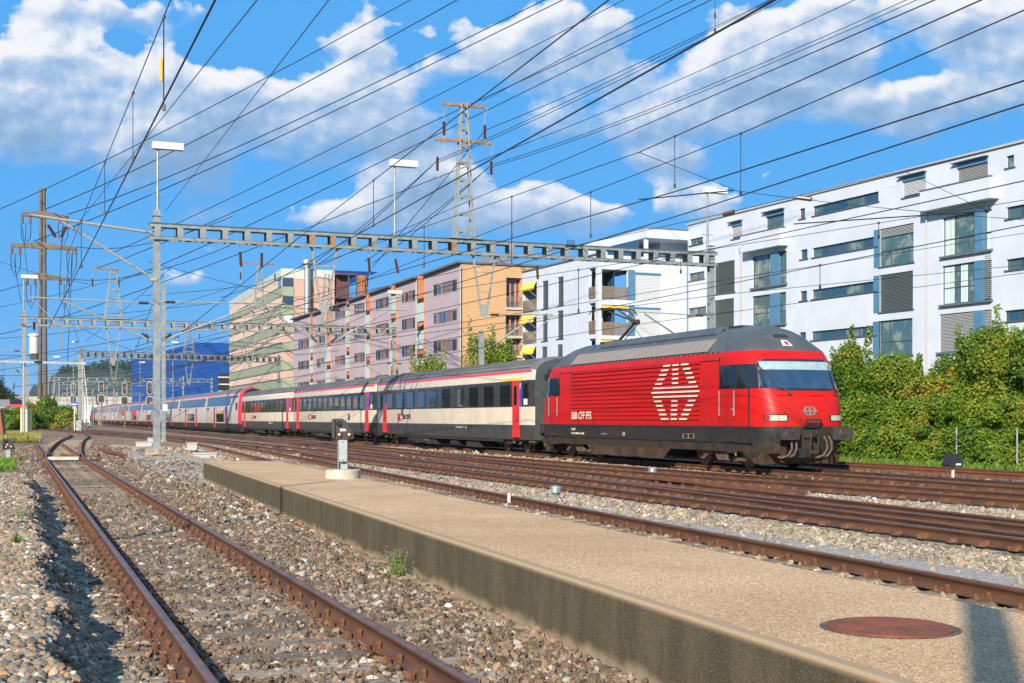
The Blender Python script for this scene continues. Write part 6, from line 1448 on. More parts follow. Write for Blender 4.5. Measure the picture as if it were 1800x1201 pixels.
# ------------------------------------------------------------------ wires
def wire(px0, py0, z0, px1, py1, z1, label, name='overhead_wire', r=.011, sag=0., ext0=0., ext1=0., drops=(), cat='wire', group='overhead wires', Y0=None, Y1=None):
    a = at(px0, py0, Y0) if Y0 else atz(px0, py0, z0); b = at(px1, py1, Y1) if Y1 else atz(px1, py1, z1)
    d = b - a; a = a - d.normalized() * ext0; b = b + d.normalized() * ext1; n = 10
    o = thing(name, label, cat, a, group=group); v = b - a
    pts = [v * (i / n) - Vector((0, 0, 4 * sag * (i / n) * (1 - i / n))) for i in range(n + 1)]
    # radius grows a little with distance, as bundled far lines read thicker than one pixel
    rr = [r * max(1., (a + p).y / 42.) for p in pts]
    me = MB().tube(pts, rr, 5).mesh('wire', [M['wire']]); bpy.data.objects.remove(o)
    o = link(name, me, None, a, None, label, cat, group)
    for (px, pt, pb, thick) in drops:
        # a dropper hangs where this wire crosses pixel column px
        best = min((at_px(a + v * (i / 400.)) - px) ** 2 + 0 * i for i in range(401)); t = min(range(401), key=lambda i: (at_px(a + v * (i / 400.)) - px) ** 2) / 400.
        q = a + v * t - Vector((0, 0, 4 * sag * t * (1 - t))); hgt = (pb - pt) * q.y / F
        mb = MB().tube([q - a, q - a - Vector((0, 0, hgt))], .006 * max(1, q.y / 22.) * thick, 5); s = .022 * max(1., q.y / 30)
        mb.box(*[c for c in (-s, s)], -s, s, -s, s, 0, Matrix.Translation(q - a)).box(-s, s, -s, s, -2 * s, 2 * s, 0, Matrix.Translation(q - a - Vector((0, 0, hgt - s))))
        mb.build('dropper', [M['wire']], o)
    return o
def at_px(p): return 900 + F * p.x / max(p.y, .1)
near0, near1 = 'steeply rising %s over the near track at the upper corner of the sky', ''
o = wire(300, 0, 7.35, 143, 388, 7.35, 'messenger wire above the near track holding a yellow tag', ext0=16, ext1=6, drops=((288, 33, 195, 1.6), (234, 180, 296, 1), (184, 303, 393, 1), (143, 388, 470, 1)), r=.0085)
q = at(283.5, 122, 16.6); MB().prism([(-.014, -.15), (.016, -.15), (.020, .13), (-.008, .17)], -.015, .015, 'y').build('yellow_tag', [mat('ochre tape', (.55, .30, .03), .7)], o, loc=q - o.location)
wire(377, 3, 5.8, 112, 525, 5.8, 'thick contact wire above the near track', ext0=10, ext1=16, r=.0125)
wire(452, 0, 7.4, 127, 405, 10.3, 'wire running down to the insulators of the long side tube', ext0=9, r=.009)
wire(578, 0, 8.6, 290, 372, 12.0, 'wire climbing from the platform-end mast top', ext0=10, Y1=61.8, r=.010)
wire(698, 0, 0, 0, 360, 0, 'thin earth wire passing the tip of the concrete power pole', Y0=118, Y1=262, sag=1.5, ext1=40, ext0=30, r=.014)
wire(777, 0, 0, 82, 367, 0, 'power line reaching the power pole just below its tip', Y0=100, Y1=240, sag=1.2, ext0=30, r=.016)
wire(920, 0, 0, 119, 377, 0, 'power line reaching the outer end of the top crossarm', Y0=90, Y1=240, sag=1.4, ext0=30, r=.016)
wire(958, 0, 0, 60, 424, 0, 'power line passing low to the middle crossarm', Y0=90, Y1=240, sag=1.2, ext0=30, r=.016)
wire(1077, 2, 0, 300, 393, 0, 'thin line crossing behind the lattice post on the beam', Y0=70, Y1=150, sag=.5, ext0=20, ext1=30, r=.012)
HVL = [((1182, 0, 848, 177), 'upper', 44, 68), ((1200, 8, 600, 298), 'paired', 48, 105), ((1200, 20, 600, 320), 'next', 46, 100), ((1332, 0, 853, 227), '', 42, 68)]
wire(1182, 0, 0, 848, 178, 0, 'line ending at the outer insulator of the lattice post top', Y0=42, Y1=69, ext0=12, r=.012)
wire(1213, 0, 0, 336, 396, 0, 'line dropping past the lattice post to the middle crossarm', Y0=48, Y1=180, sag=.8, ext0=12, ext1=220, r=.014)
wire(1240, 0, 0, 410, 398, 0, 'line passing between the two lamps above the beam', Y0=48, Y1=160, sag=.8, ext0=12, ext1=220, r=.014)
wire(1329, 0, 0, 853, 229, 0, 'line held by the hanging insulator right of the lattice post top', Y0=40, Y1=69, sag=.25, ext0=12, r=.012)
wire(853, 229, 0, 655, 470, 0, 'line leaving the lattice post steeply downward', Y0=69, Y1=125, r=.012)
wire(1334, 0, 0, 767, 283, 0, 'upper of the paired lines with a spacer clamp', Y0=40, Y1=69, sag=.25, ext0=12, r=.011)
wire(1352, 0, 0, 767, 287, 0, 'lower of the paired lines with a spacer clamp', Y0=40, Y1=69, sag=.25, ext0=12, r=.011)
wire(767, 284, 0, 540, 470, 0, 'paired line going on from the lattice post toward the lilac building', Y0=69, Y1=125, sag=.3, r=.012); wire(763, 288, 0, 548, 474, 0, 'second paired line going on from the lattice post toward the lilac building', Y0=69, Y1=125, sag=.3, r=.012)
wire(1480, 0, 0, 930, 250, 0, 'single line above the twin lines of the middle sky', Y0=34, Y1=62, ext0=10, sag=.2, ext1=0, r=.011); wire(930, 250, 0, 200, 512, 0, 'long line continuing low across the blue sky', Y0=62, Y1=170, sag=1.2, ext1=220, r=.013)
wire(1540, 0, 0, 863, 290, 0, 'upper twin line from the lattice post lower arm', Y0=38, Y1=69, sag=.5, ext0=12, r=.011); wire(1558, 0, 0, 863, 294, 0, 'lower twin line from the lattice post lower arm', Y0=38, Y1=69, sag=.5, ext0=12, r=.011)
wire(863, 291, 0, 640, 460, 0, 'twin line leading on behind the beam', Y0=69, Y1=125, sag=.3, r=.012); wire(859, 294, 0, 655, 462, 0, 'another twin line leading on behind the beam', Y0=69, Y1=125, sag=.3, r=.012)
wire(1070, 0, 7.6, 533, 412, 8.4, 'dark messenger wire above the platform track', ext0=8, ext1=4, drops=((656, 323, 403, 1),), r=.012)
wire(533, 412, 8.4, 400, 520, 7.6, 'wire sloping down past the big mast', ext1=20, r=.012)
wire(1362, 0, 6.0, 533, 466, 6.9, 'thick black contact wire crossing the whole sky to the beam', ext0=8, ext1=12, r=.0135)
wire(1257, -110, 7.2, 1257, 60, 6.2, 'hanging double dropper cut by the top of the sky', name='dropper_cable', r=.007) if False else None
q = at(1257, 60, F * (6.15 - EYE) / 674.5); mb = MB().tube([(0, 0, 0), (0, 0, .55)], .004, 5).box(-.012, .012, -.012, .012, .0, .06).box(-.01, .01, -.01, .01, .18, .24); link('dropper_cable', mb.mesh('d', [M['wire']]), None, q, None, 'short clamp and dropper hanging on the thick contact wire near the sky edge', 'dropper', 'overhead wires')
wire(1643, 0, 7.6, 833, 350, 8.4, 'messenger wire of the shiny main track', ext0=8, ext1=30, r=.010)
wire(1725, 0, 7.4, 1123, 268, 7.4, 'near part of the messenger wire with long droppers', ext0=8, drops=((1186, 243, 332, 1),), r=.011)
wire(1123, 268, 7.4, 640, 436, 7.9, 'far part of the messenger wire with long droppers', drops=((899, 347, 417, 1), (745, 400, 470, 1)), ext1=30, r=.010)
wire(1123, 268, 7.4, 1290, 333, 9.0, 'short stay wire slanting to the lamp on the engine-side mast', r=.009)
wire(1800, 18, 7.5, 1302, 235, 7.5, 'messenger wire over the crossover, its first length', ext0=8, drops=((1302, 235, 343, 1),), r=.011)
wire(1302, 235, 7.5, 700, 470, 7.6, 'messenger wire over the crossover, its second length', drops=((1040, 342, 421, 1), (900, 396, 465, 1)), ext1=30, r=.010)
wire(1800, 142, 5.8, 1200, 333, 5.8, 'contact wire over the shiny main track', ext0=8, r=.012); wire(1200, 333, 5.8, 880, 425, 5.8, 'contact wire over the shiny main track passing above the beam', ext1=50, r=.011)
wire(1800, 183, 5.8, 1200, 377, 5.8, 'contact wire next to the one over the shiny track', ext0=8, r=.012); wire(1200, 377, 5.8, 780, 505, 5.8, 'contact wire running behind the drop bracket', ext1=220, r=.011)
wire(1800, 250, 7.4, 1297, 370, 8.2, 'messenger wire skimming the roof of the white block', ext0=8, r=.010); wire(1297, 370, 8.2, 900, 456, 8.0, 'messenger wire with a brown strain insulator before the corner block', ext1=40, r=.010)
wire(1800, 318, 5.8, 1430, 398, 5.8, 'contact wire crossing the upper windows of the white block', ext0=8, r=.011, drops=()); wire(1430, 398, 5.8, 900, 515, 5.8, 'contact wire joining the mast behind the engine', ext1=220, r=.010)
wire(1800, 352, 7.2, 1400, 415, 7.0, 'wire over the train track past the glazed bays', ext0=8, drops=((1545, 376, 402, 1),), r=.009); wire(1400, 415, 7.0, 820, 505, 7.2, 'messenger wire over the train track toward the brick end wall', drops=((1203, 447, 480, 1), (1017, 476, 550, 1)), ext1=220, r=.009)
wire(1800, 396, 5.8, 1060, 543, 5.75, 'contact wire touched by the engine pantograph', ext0=8, r=.012); wire(1045, 546, 5.75, 560, 640, 5.75, 'contact wire above the coach roofs behind the pantograph', ext1=120, r=.012)
wire(1800, 410, 7.4, 1240, 498, 7.2, 'wire across the middle windows of the white block', ext0=8, drops=((1442, 468, 508, 1),), r=.009); wire(1240, 498, 7.2, 700, 585, 7.2, 'wire above the far track running toward the lilac building', ext1=100, r=.009)
wire(1800, 466, 6.3, 1250, 520, 6.3, 'lower wire across the third-floor windows', ext0=8, r=.009); wire(1250, 520, 6.3, 640, 600, 6.1, 'lower wire in front of the brick end wall', ext1=100, r=.009)
wire(1800, 480, 5.8, 1110, 572, 5.8, 'contact wire over the far track behind the train', ext0=8, r=.009); wire(1110, 572, 5.8, 600, 650, 5.8, 'contact wire over the far track before the lilac wall', ext1=100, r=.009)
wire(1123, 351, 0, 1290, 335, 0, 'steady arm tube with hooked end beside the engine-side mast lamp', name='steady_arm', Y0=63, Y1=66, r=.02, cat='bracket', group='brackets'); wire(1258, 330, 0, 1800, 378, 0, 'anchor wire with a ribbed brown insulator over the white block', Y0=64, Y1=40, sag=.2, ext1=8, r=.010)
wire(1395, 394, 0, 1738, 371, 0, 'rusty steady arm across the attic of the white block', name='steady_arm', Y0=44, Y1=40, r=.02, cat='bracket', group='brackets'); wire(1590, 301, 0, 1736, 372, 0, 'short stay wire slanting down to the rusty steady arm', Y0=38, Y1=40, r=.008)
for k, (x0, y0, x1, y1, Y, lab) in enumerate(((1385, 345, 1438, 352, 59, 'ribbed brown strain insulator in front of the attic windows'), (1262, 380, 1298, 370, 62, 'pale brown strain insulator above the mast head'))):
    a, b = at(x0, y0, Y), at(x1, y1, Y - 1.5); mb = MB(); insulator(mb, Vector((0, 0, 0)), b - a, .11); link('strain_insulator', mb.mesh('i', [M['steel'], M['insul']]), None, a, None, lab, 'insulator', 'strain insulators')
rng = random.Random(12)
far = [(260, 460, 700, 560), (400, 600, 60, 655), (300, 470, 150, 600), (250, 520, 620, 480), (40, 560, 400, 530), (0, 460, 160, 500), (0, 540, 280, 470), (0, 595, 260, 560), (150, 640, 480, 560), (150, 625, 405, 590), (90, 640, 300, 600),
       (0, 650, 140, 620), (0, 625, 150, 615), (0, 660, 210, 640), (160, 650, 420, 615), (200, 668, 400, 640), (160, 690, 330, 655), (110, 655, 280, 640), (140, 660, 500, 560), (190, 570, 420, 500), (130, 570, 300, 640), (220, 700, 460, 620), (290, 470, 210, 690), (112, 525, 140, 600), (0, 230 + 490, 60, 700)]
for i, (x0, y0, x1, y1) in enumerate(far[:-1]):
    Y1_ = 150 + (i * 37) % 120; wire(x0, y0, 0, x1, y1, 0, 'thin wire in the tangle over the distant station throat', Y0=Y1_ * (1.0 if x0 > x1 else 1.25), Y1=Y1_ * (1.25 if x0 > x1 else 1.0), r=.008, sag=.4, group='distant wires')
wire(136, 434, 0, 410, 380, 0, 'line swinging up from the middle crossarm', Y0=240, Y1=140, sag=1.5, r=.012); wire(121, 490, 0, 405, 432, 0, 'line swinging up from the lowest crossarm', Y0=240, Y1=140, sag=1.5, r=.012)
wire(0, 512, 0, 47, 498, 0, 'line leaving the lowest crossarm out of sight', Y0=245, Y1=240, r=.012, ext0=30)
for k, (x0, y0, x1, y1) in enumerate(((24, 455, 37, 530), (40, 400, 48, 480), (110, 400, 104, 510), (122, 450, 112, 560), (128, 440, 118, 650))):
    wire(x0, y0, 0, x1, y1, 0, 'jumper cable dangling from a crossarm of the power pole', Y0=238, Y1=236, r=.010, group='jumper cables')

# ------------------------------------------------------------------ signals and line-side boxes
def dwarf(label, p, rot, s=1., txt='24A', hpost=.62, back=False, lamps=True):
    o = thing('dwarf_signal', label, 'dwarf signal', p, rot, 'dwarf signals')
    z = hpost
    if not back:
        mb = MB(); mb.box(-.10, -.085, -.07, .07, 0, z).box(.085, .10, -.07, .07, 0, z).box(-.085, .085, .02, .035, 0, z).box(-.17, .17, -.12, .12, -.005, .015); mb.build('post', [M['steel']], o)
        MB().box(-.075, .095, -.085, -.071, .17, z).build('post_cover', [M['steel']], o)
        for zz in (.2, z - .06): MB().lathe([(.014, -.088), (.014, -.084)], 8, (0.01, 0, zz), ax='y').build('bolt_hole', [M['under']], o)
    else: MB().tube([(0, 0, 0), (0, 0, z)], .045, 10).build('post', [M['concrete']], o)
    if back:
        MB().prism([(-.22, z), (.2, z), (.21, z + .12), (.12, z + .36), (-.1, z + .36), (-.24, z + .1)], -.16, .16, 'y').build('head', [M['black_plastic']], o); MB().box(-.02, .14, -.165, -.16, z + .05, z + .1).build('white_plate', [M['white_metal']], o); return o
    sh = [(-.21, z), (.21, z), (.225, z + .04), (.21, z + .12), (.04, z + .38), (-.02, z + .42), (-.19, z + .42), (-.21, z + .38)]
    hd = MB().prism(sh, -.12, .10, 'y').build('head', [M['black_plastic']], o)
    MB().box(-.215, -.15, -.16, -.12, z + .02, z + .41).build('hood', [M['black_plastic']], hd)
    for (x, zz, m_) in ((-.06, z + .09, 'lamp_copper'), (.14, z + .09, 'lamp_copper'), (-.06, z + .31, 'glass')):
        MB().lathe([(.055, -.15), (.055, -.12), (.048, -.12)], 14, (x, 0, zz), ax='y', caps=False).build('lens_ring', [M['black_plastic']], hd); MB().lathe([(0.001, -.148), (.02, -.146), (.036, -.138), (.044, -.122)], 14, (x, 0, zz), ax='y', caps=False).build('lens', [M[m_]], hd, True)
    if txt: put_text(txt, .075, -.05, -.124, z + .165, M['white_paint'], hd, 1., .003)
    return o
# air over the yard: far things fade towards blue
if HAZE:
    hz = link('haze', MB().box(-1500, 1100, -80, 2300, -1.2, 110).mesh('haze', bpy.data.materials.new('haze air')), kind='stuff'); hm_ = hz.data.materials[0]; hm_.use_nodes = True; hm_.node_tree.nodes.clear(); g = NT(hm_.node_tree)
    vo_ = g.n('ShaderNodeVolumePrincipled', {'Color': (.72, .86, 1, 1), 'Density': .00007, 'Anisotropy': .2}); hm_.node_tree.links.new(vo_.outputs[0], g.n('ShaderNodeOutputMaterial').inputs['Volume'])
M['lamp_copper'] = mat('copper coloured lens', (.62, .27, .14), .22, .55)
p = on_plat(603, 841)
f = thing('signal_foundation', 'round pale concrete foundation under the dwarf signal on the platform', 'foundation', p)
MB().lathe([(.36, 0), (.36, .17), (.35, .18), (.001, .18)], 40, caps=False).build('drum', [M['concrete']], f, True); mb = MB(); mb.lathe([(.001, .006), (.2, .006), (.23, .001)], 18, (.18, -.75, 0), caps=False); mb.build('cement_spill', [M['concrete']], f)
dwarf('black dwarf signal 24A with copper lenses on the platform', p + Vector((0, 0, .18)), .02, 1., '24A', .63)
p = atz(15, 812, .0); p.z = .0; dwarf('small black dwarf signal with two lit pale lamps beside the grass patch', (p.x, p.y, ghs(p.x, p.y) - .05), .15, 1., '81', .55)
for x in (-.06, .14): pass
p = atz(1675, 842, .13); dwarf('black dwarf signal seen from behind near the hedge fence', p, .3, hpost=.32, back=True)
for (px, py, Y_, lab) in ((116, 757, 150, 'tiny dwarf signal beside the curved far track'), (158, 757, 165, 'tiny dwarf signal at the ladder foot'), (218, 752, 150, 'tiny dwarf signal beneath the second red signal'), (471, 762, None, 'small dark dwarf signal beside the third coach')):
    p = atz(px, py, .13); dwarf(lab, p, .35, hpost=.3, back=True)
def main_signal(px, py, Y, lab, h2=True):
    q = at(px, py, Y); o = thing('main_signal', lab, 'railway signal', (q.x, Y, 0), .1, 'railway signals'); z = q.z; k = Y / 250.
    MB().tube([(0, .2, 0), (0, .2, z + 1.4)], .12, 6).build('post', [M['rusty']], o)
    for (z0, z1, w) in ((z - .1, z + 2.0, .46), (z - 1.9, z - .35, .6)):
        hd = MB().prism([(-w, z0 + .25), (-w + .2, z0), (w - .2, z0), (w, z0 + .25), (w, z1 - .25), (w - .2, z1), (-w + .2, z1), (-w, z1 - .25)], -.06, .02, 'y').build('border_plate', [mat('signal border', (.26, .28, .29), .6)], o)
        MB().prism([(-w + .13, z0 + .28), (-w + .3, z0 + .13), (w - .3, z0 + .13), (w - .13, z0 + .28), (w - .13, z1 - .28), (w - .3, z1 - .13), (-w + .3, z1 - .13), (-w + .13, z1 - .28)], -.12, -.065, 'y').build('face', [M['black_plastic']], hd)
    MB().lathe([(.09, -.16), (.09, -.12)], 10, (.12, 0, z + 1.05), ax='y').build('red_lamp', [mat('lit red signal lamp', (.8, .02, .01), .4, emis=((1, .03, .02), 1.2))], o)
main_signal(178, 690, 240, 'red main signal left of the tail engine'.replace('left of', 'above')); main_signal(219, 693, 230, 'red main signal in front of the hill and blue warehouse edge'); main_signal(263, 693, 220, 'red main signal half hidden beside the big mast'); main_signal(129, 692, 260, 'narrow main signal close to the ladder post')
# station name board, white number board
p = at(131, 715, 160); nb = thing('name_board', 'blue station name board on a pale post', 'sign', (p.x, 160, 0), .12)
z = at(131, 714, 160).z; MB().box(-.08, .08, -.05, .05, 0, z).build('post', [M['concrete']], nb); MB().box(-.42, .42, -.1, -.05, z - .02, z + .48).build('board', [M['blue_sign']], nb)
put_text('Dietikon', .21, -.37, -.11, z + .15, M['white_paint'], nb, .95, .01)
MB().box(-.2, .2, -.1, -.05, z - .16, z - .06).build('lower_board', [M['white_metal']], nb)
p = at(291.5, 717, 91.5); MB().box(-.16, .16, -.2, -.18, 0, .42).build('white_board', [M['white_metal']], None, loc=(p.x, p.y, p.z - .2), label='small white number board on the post before the double-deck coach', cat='sign')
def box_thing(name, lab, cat, px, py, z, dims, m, rot=.3, lid=None, legs=None):
    p = atz(px, py, z); o = thing(name, lab, cat, (p.x, p.y, z), rot); w, d, h = dims
    MB().box(-w / 2, w / 2, -d / 2, d / 2, legs or 0, (legs or 0) + h).build('body', [m], o)
    MB().box(-w / 2 - .03, w / 2 + .03, -d / 2 - .03, d / 2 + .03, (legs or 0) + h, (legs or 0) + h + .05).build('lid', [lid or m], o)
    if legs:
        for x in (-w * .3, w * .3): MB().tube([(x, 0, 0), (x * 1.2, 0, legs)], .03, 6).build('leg', [mat('orange cable', (.6, .16, .05), .6)], o)
    return o
pg_ = mat('light grey plastic box', (.36, .38, .39), .5)
box_thing('junction_box', 'grey box on orange cable legs beside the big mast foot', 'junction box', 337, 800, .12, (.42, .3, .28), pg_, legs=.22)
box_thing('point_motor', 'light grey point motor casing beyond the big mast foot', 'point motor', 360, 805, .12, (.9, .35, .16), pg_)
box_thing('point_motor', 'grey point motor casing before the big mast', 'point motor', 253, 785, .12, (.9, .5, .22), pg_); box_thing('junction_box', 'small grey box behind the big mast foot', 'junction box', 265, 779, .12, (.4, .3, .3), pg_)
def bell(px, py, lab, sc_=1.):
    p = atz(px, py, .13); o = thing('track_box', lab, 'junction box', p, .2); o.scale = (sc_ * .8,) * 3
    MB().tube([(-.06, 0, 0), (-.06, 0, .12)], .02, 6).tube([(.07, 0, 0), (.07, 0, .12)], .02, 6).build('leg', [M['steel']], o); MB().lathe([(.11, .12), (.14, .14), (.14, .24), (.12, .27)], 16).build('pot', [M['steel']], o, True)
    MB().lathe([(.15, .255), (.13, .30), (.05, .33), (.0, .33)], 16, caps=False).build('lid', [M['steel']], o, True); MB().box(-.02, .02, -.16, -.13, .16, .28).build('clasp', [M['steel']], o); return o
bell(977, 876, 'round silver pot box in the gravel behind the platform track'); bell(1147, 838, 'round silver pot box in front of the red engine'); bell(1512, 838, 'white pot box by the track next to the hedge', .5); bell(1702, 884, 'pale little pot box beside the brown rails beyond the grit strip', .35)
p = atz(895, 886, .13); MB().lathe([(.03, 0), (.033, .02), (.033, .13), (.02, .17), (.012, .19), (.0, .19)], 10).build('litter_bottle', [mat('white plastic bottle', (.75, .70, .6), .4)], None, True, loc=(p.x, p.y, p.z + .02), label='small pale plastic bottle lying by the platform track rail', cat='bottle')
# cable trough slabs between the mast and the platform end
ct_ = thing('cable_trough', 'narrow line of old concrete trough slabs between mast and platform end', 'cable trough'); A = atz(300, 797, .12); B = atz(366, 812, .12); A2_ = atz(200, 783, .12)
slab = MB().box(-.46, .46, -.2, .2, -.1, .05).mesh('slab', M['concrete_old'])
for (a, b) in ((A, B), (A2_, atz(258, 789, .12))):
    n = int((b - a).length / .98); 
    for i in range(n): q = a.lerp(b, (i + .5) / n); link('slab', slab, ct_, (q.x, q.y, .12 + .012 * (i % 3)), math.atan2((b - a).y, (b - a).x) + .01 * (i % 2))
# fence posts with wires in front of the hedge
fe = thing('chain_link_fence', 'wire mesh fence with thin galvanised posts in front of the hedge', 'fence')
for i in range(3):
    y = 44.3 - i * 2.7; x = line_D(29., y); MB().tube([(0, 0, 0), (0, 0, 1.35)], .03, 8).build('fence_post', [M['steel']], fe, loc=(x, y, .1))
mb = MB()
for z in (.35, .85, 1.3): mb.tube([(line_D(29., 30), 30, z + .1), (line_D(29., 50), 50, z + .1)], .0025, 4)
mb.build('fence_wire', [M['steel']], fe, kind='stuff')
# mast behind the viewpoint whose shadow falls over the platform, and a slender one whose shadow reaches the signal
sh = Vector((SAZ[0], SAZ[1])) / math.tan(SUN_EL)
def caster(label, tip, z_tip_ground, h, w, kind):
    b = Vector((tip[0], tip[1])) + sh * (h - z_tip_ground); o = thing('catenary_mast', label, 'mast', (b.x, b.y, 0), .35, 'line masts'); mb = MB()
    hsec(mb, 0, 0, 0, h, w) if kind == 'H' else mb.tube([(0, 0, 0), (0, 0, h)], w / 2, 10); mb.build('post', [M['steel']], o); MB().box(-w, w, -w, w, -.05, .15).build('foot', [M['concrete_old']], o)
caster('thick steel mast whose shadow darkens the platform beside the manhole cover', (3.66, 10.5), .4, 7.5, .19, 'H')
caster('slender post whose long thin shadow ends at the dwarf signal foundation', (-3.5, 26.5), .5, 9.5, .13, 'T')

# ------------------------------------------------------------------ vegetation
def leafmat(name, stops, rough=.55):
    m = bpy.data.materials.new(name); m.use_nodes = True; nt = m.node_tree; nt.nodes.clear(); g = NT(nt)
    a = g.n('ShaderNodeAttribute', attribute_name='tone'); c = g.ramp(a.outputs['Fac'], stops)
    b = g.n('ShaderNodeBsdfPrincipled', {'Base Color': c, 'Roughness': rough, 'Specular IOR Level': .3})
    t = g.n('ShaderNodeBsdfTranslucent', {'Color': g.mix(1., c, (1.5, 1.7, .5), 'MULTIPLY')}); ms = g.n('ShaderNodeMixShader', {0: .28, 1: b.outputs[0], 2: t.outputs[0]})
    g.n('ShaderNodeOutputMaterial', {'Surface': ms.outputs[0]}); return m
LM = leafmat('hedge leaves', [(0, (.030, .070, .008)), (.33, (.075, .150, .010)), (.60, (.125, .200, .014)), (.85, (.24, .25, .025)), (.96, (.30, .20, .035)), (1, (.24, .08, .025))])
LD = leafmat('dark far leaves', [(0, (.010, .028, .010)), (.6, (.030, .060, .014)), (1, (.070, .085, .018))])
BK = mat('bark', (.13, .11, .09), .9, 0, .3, 5)
def leaves(n, centers, radii, size, seed, tone0=.35, spread=.25, shell=.55, droop=.2):
    rg = np.random.default_rng(seed); centers = np.array(centers, float); radii = np.array(radii, float)
    wts = radii.prod(1) ** (2 / 3.); idx = rg.choice(len(centers), n, p=wts / wts.sum())
    d = rg.normal(size=(n, 3)); d /= np.linalg.norm(d, axis=1)[:, None]; r = shell + (1 - shell) * rg.random(n) ** .6; r *= 1 + .12 * rg.normal(size=n)
    p = centers[idx] + d * r[:, None] * radii[idx]
    nrm = d + rg.normal(size=(n, 3)) * .7 + np.array([0, 0, .35]); nrm /= np.linalg.norm(nrm, axis=1)[:, None]
    t = np.cross(nrm, rg.normal(size=(n, 3))); t /= np.linalg.norm(t, axis=1)[:, None]; b = np.cross(nrm, t)
    s = size * rg.uniform(.6, 1.35, n)[:, None]
    v = np.stack([p - t * s, p + b * s * .55, p + t * s, p - b * s * .55], 1)
    cl = rg.normal(size=len(centers)) * .10
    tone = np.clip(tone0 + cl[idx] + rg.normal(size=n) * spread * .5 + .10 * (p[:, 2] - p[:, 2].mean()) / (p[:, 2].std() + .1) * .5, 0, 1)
    return v.reshape(-1, 3), tone
def crown(name, parent, v, tone, m, loc):
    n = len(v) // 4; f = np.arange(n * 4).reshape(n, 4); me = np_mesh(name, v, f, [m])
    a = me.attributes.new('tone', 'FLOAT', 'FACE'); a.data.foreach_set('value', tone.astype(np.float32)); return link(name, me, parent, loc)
def tree(name, label, x, y, h, w, nl, size, seed, m, cat='shrub', tone=.35, group=None, spiky=.5, low=.1, depth=None, clumps=26, trunk=.07, spread=.25):
    rg = random.Random(seed); z0 = ghs(x, y) if y < 130 else 0.; o = thing(name, label, cat, (x, y, z0), 0, group); depth = depth or w
    cs, rs = [], []
    for i in range(clumps):
        t = (i + .5) / clumps; zz = h * (low + (1 - low) * t); ww = (1 - .62 * max(0, t - .35) / .65) * (.75 + .35 * rg.random())
        a = rg.random() * 6.28; rr = rg.random() ** .5
        cs.append((math.cos(a) * rr * w * .42 * ww, math.sin(a) * rr * depth * .42 * ww, zz - .06 * h)); q = .16 * h * (1.05 - .5 * t) + .1 * w * rg.random(); rs.append((min(q, w * .34), min(q, depth * .4), q * .85))
    nsp = int(6 * spiky * 2)
    for i in range(nsp):
        a = rg.random() * 6.28; X_, Y_ = math.cos(a) * w * .26, math.sin(a) * depth * .26; H_ = h * (.80 + .34 * rg.random()); 
        for k in range(4): cs.append((X_ * (1 + .06 * k), Y_, H_ - .09 * h * (3 - k) - .1)); rs.append((.13 + .05 * (3 - k), .13 + .05 * (3 - k), .05 * h))
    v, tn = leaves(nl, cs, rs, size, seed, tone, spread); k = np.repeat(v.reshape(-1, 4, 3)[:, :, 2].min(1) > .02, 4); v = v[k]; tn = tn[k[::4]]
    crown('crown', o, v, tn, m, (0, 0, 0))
    mb = MB(); mb.tube([(0, 0, -.1), (.03 * w, 0, h * .35), (-.02 * w, .02, h * .75)], [trunk, trunk * .7, trunk * .3], 7)
    for i in range(7):
        c = cs[rg.randrange(len(cs))]; zb = min(c[2] * .6, h * .5); mb.tube([(0, 0, zb), (c[0] * .5, c[1] * .5, (zb + c[2]) * .5), c], [trunk * .45, trunk * .3, trunk * .12], 5)
    mb.build('trunk', [BK], o); return o
# hedge beyond the last track, one shrub after another
hl = ['dense green hedge shrub right behind the engine nose', 'tall spiky green shrub beside the engine with reaching shoots', 'green and orange tinted shrub below the shelf window', 'broad yellow green shrub with brown flower heads', 'low shrub with reddish brown leaves inside the hedge',
      'tall dark green tree in front of the grey blinds', 'bushy green tree with orange leaf tips beside the blinds', 'large yellow green tree at the edge of the hedge', 'dense low shrub by the second fence post', 'big dark green shrub closing the hedge']
spec = [(1462, 31.0, 3.2, 3.0, .30, 52), (1498, 31.6, 5.3, 2.6, .42, 50), (1568, 32.2, 4.7, 3.6, .50, 51), (1628, 31.2, 3.6, 3.4, .66, 49), (1660, 30.6, 2.3, 2.6, .76, 46), (1680, 33.5, 4.5, 3.0, .30, 51), (1732, 33.3, 5.7, 3.2, .42, 49), (1775, 32.8, 5.2, 3.2, .58, 46), (1740, 30.7, 2.3, 3.2, .36, 44), (1830, 32.4, 5.2, 3.6, .36, 44)]
for i, (px, D_, h, w, tn, _) in enumerate(spec):
    k = (px - 900) / F; y = D_ / .94 / (k + .3638); x = k * y
    tree('hedge_shrub', hl[i], x, y, h * .88, w, 40000, .064, 100 + i, LM, tone=tn, group='shrubs of the trackside hedge', low=.02, depth=3.0, clumps=34, spread=.28)
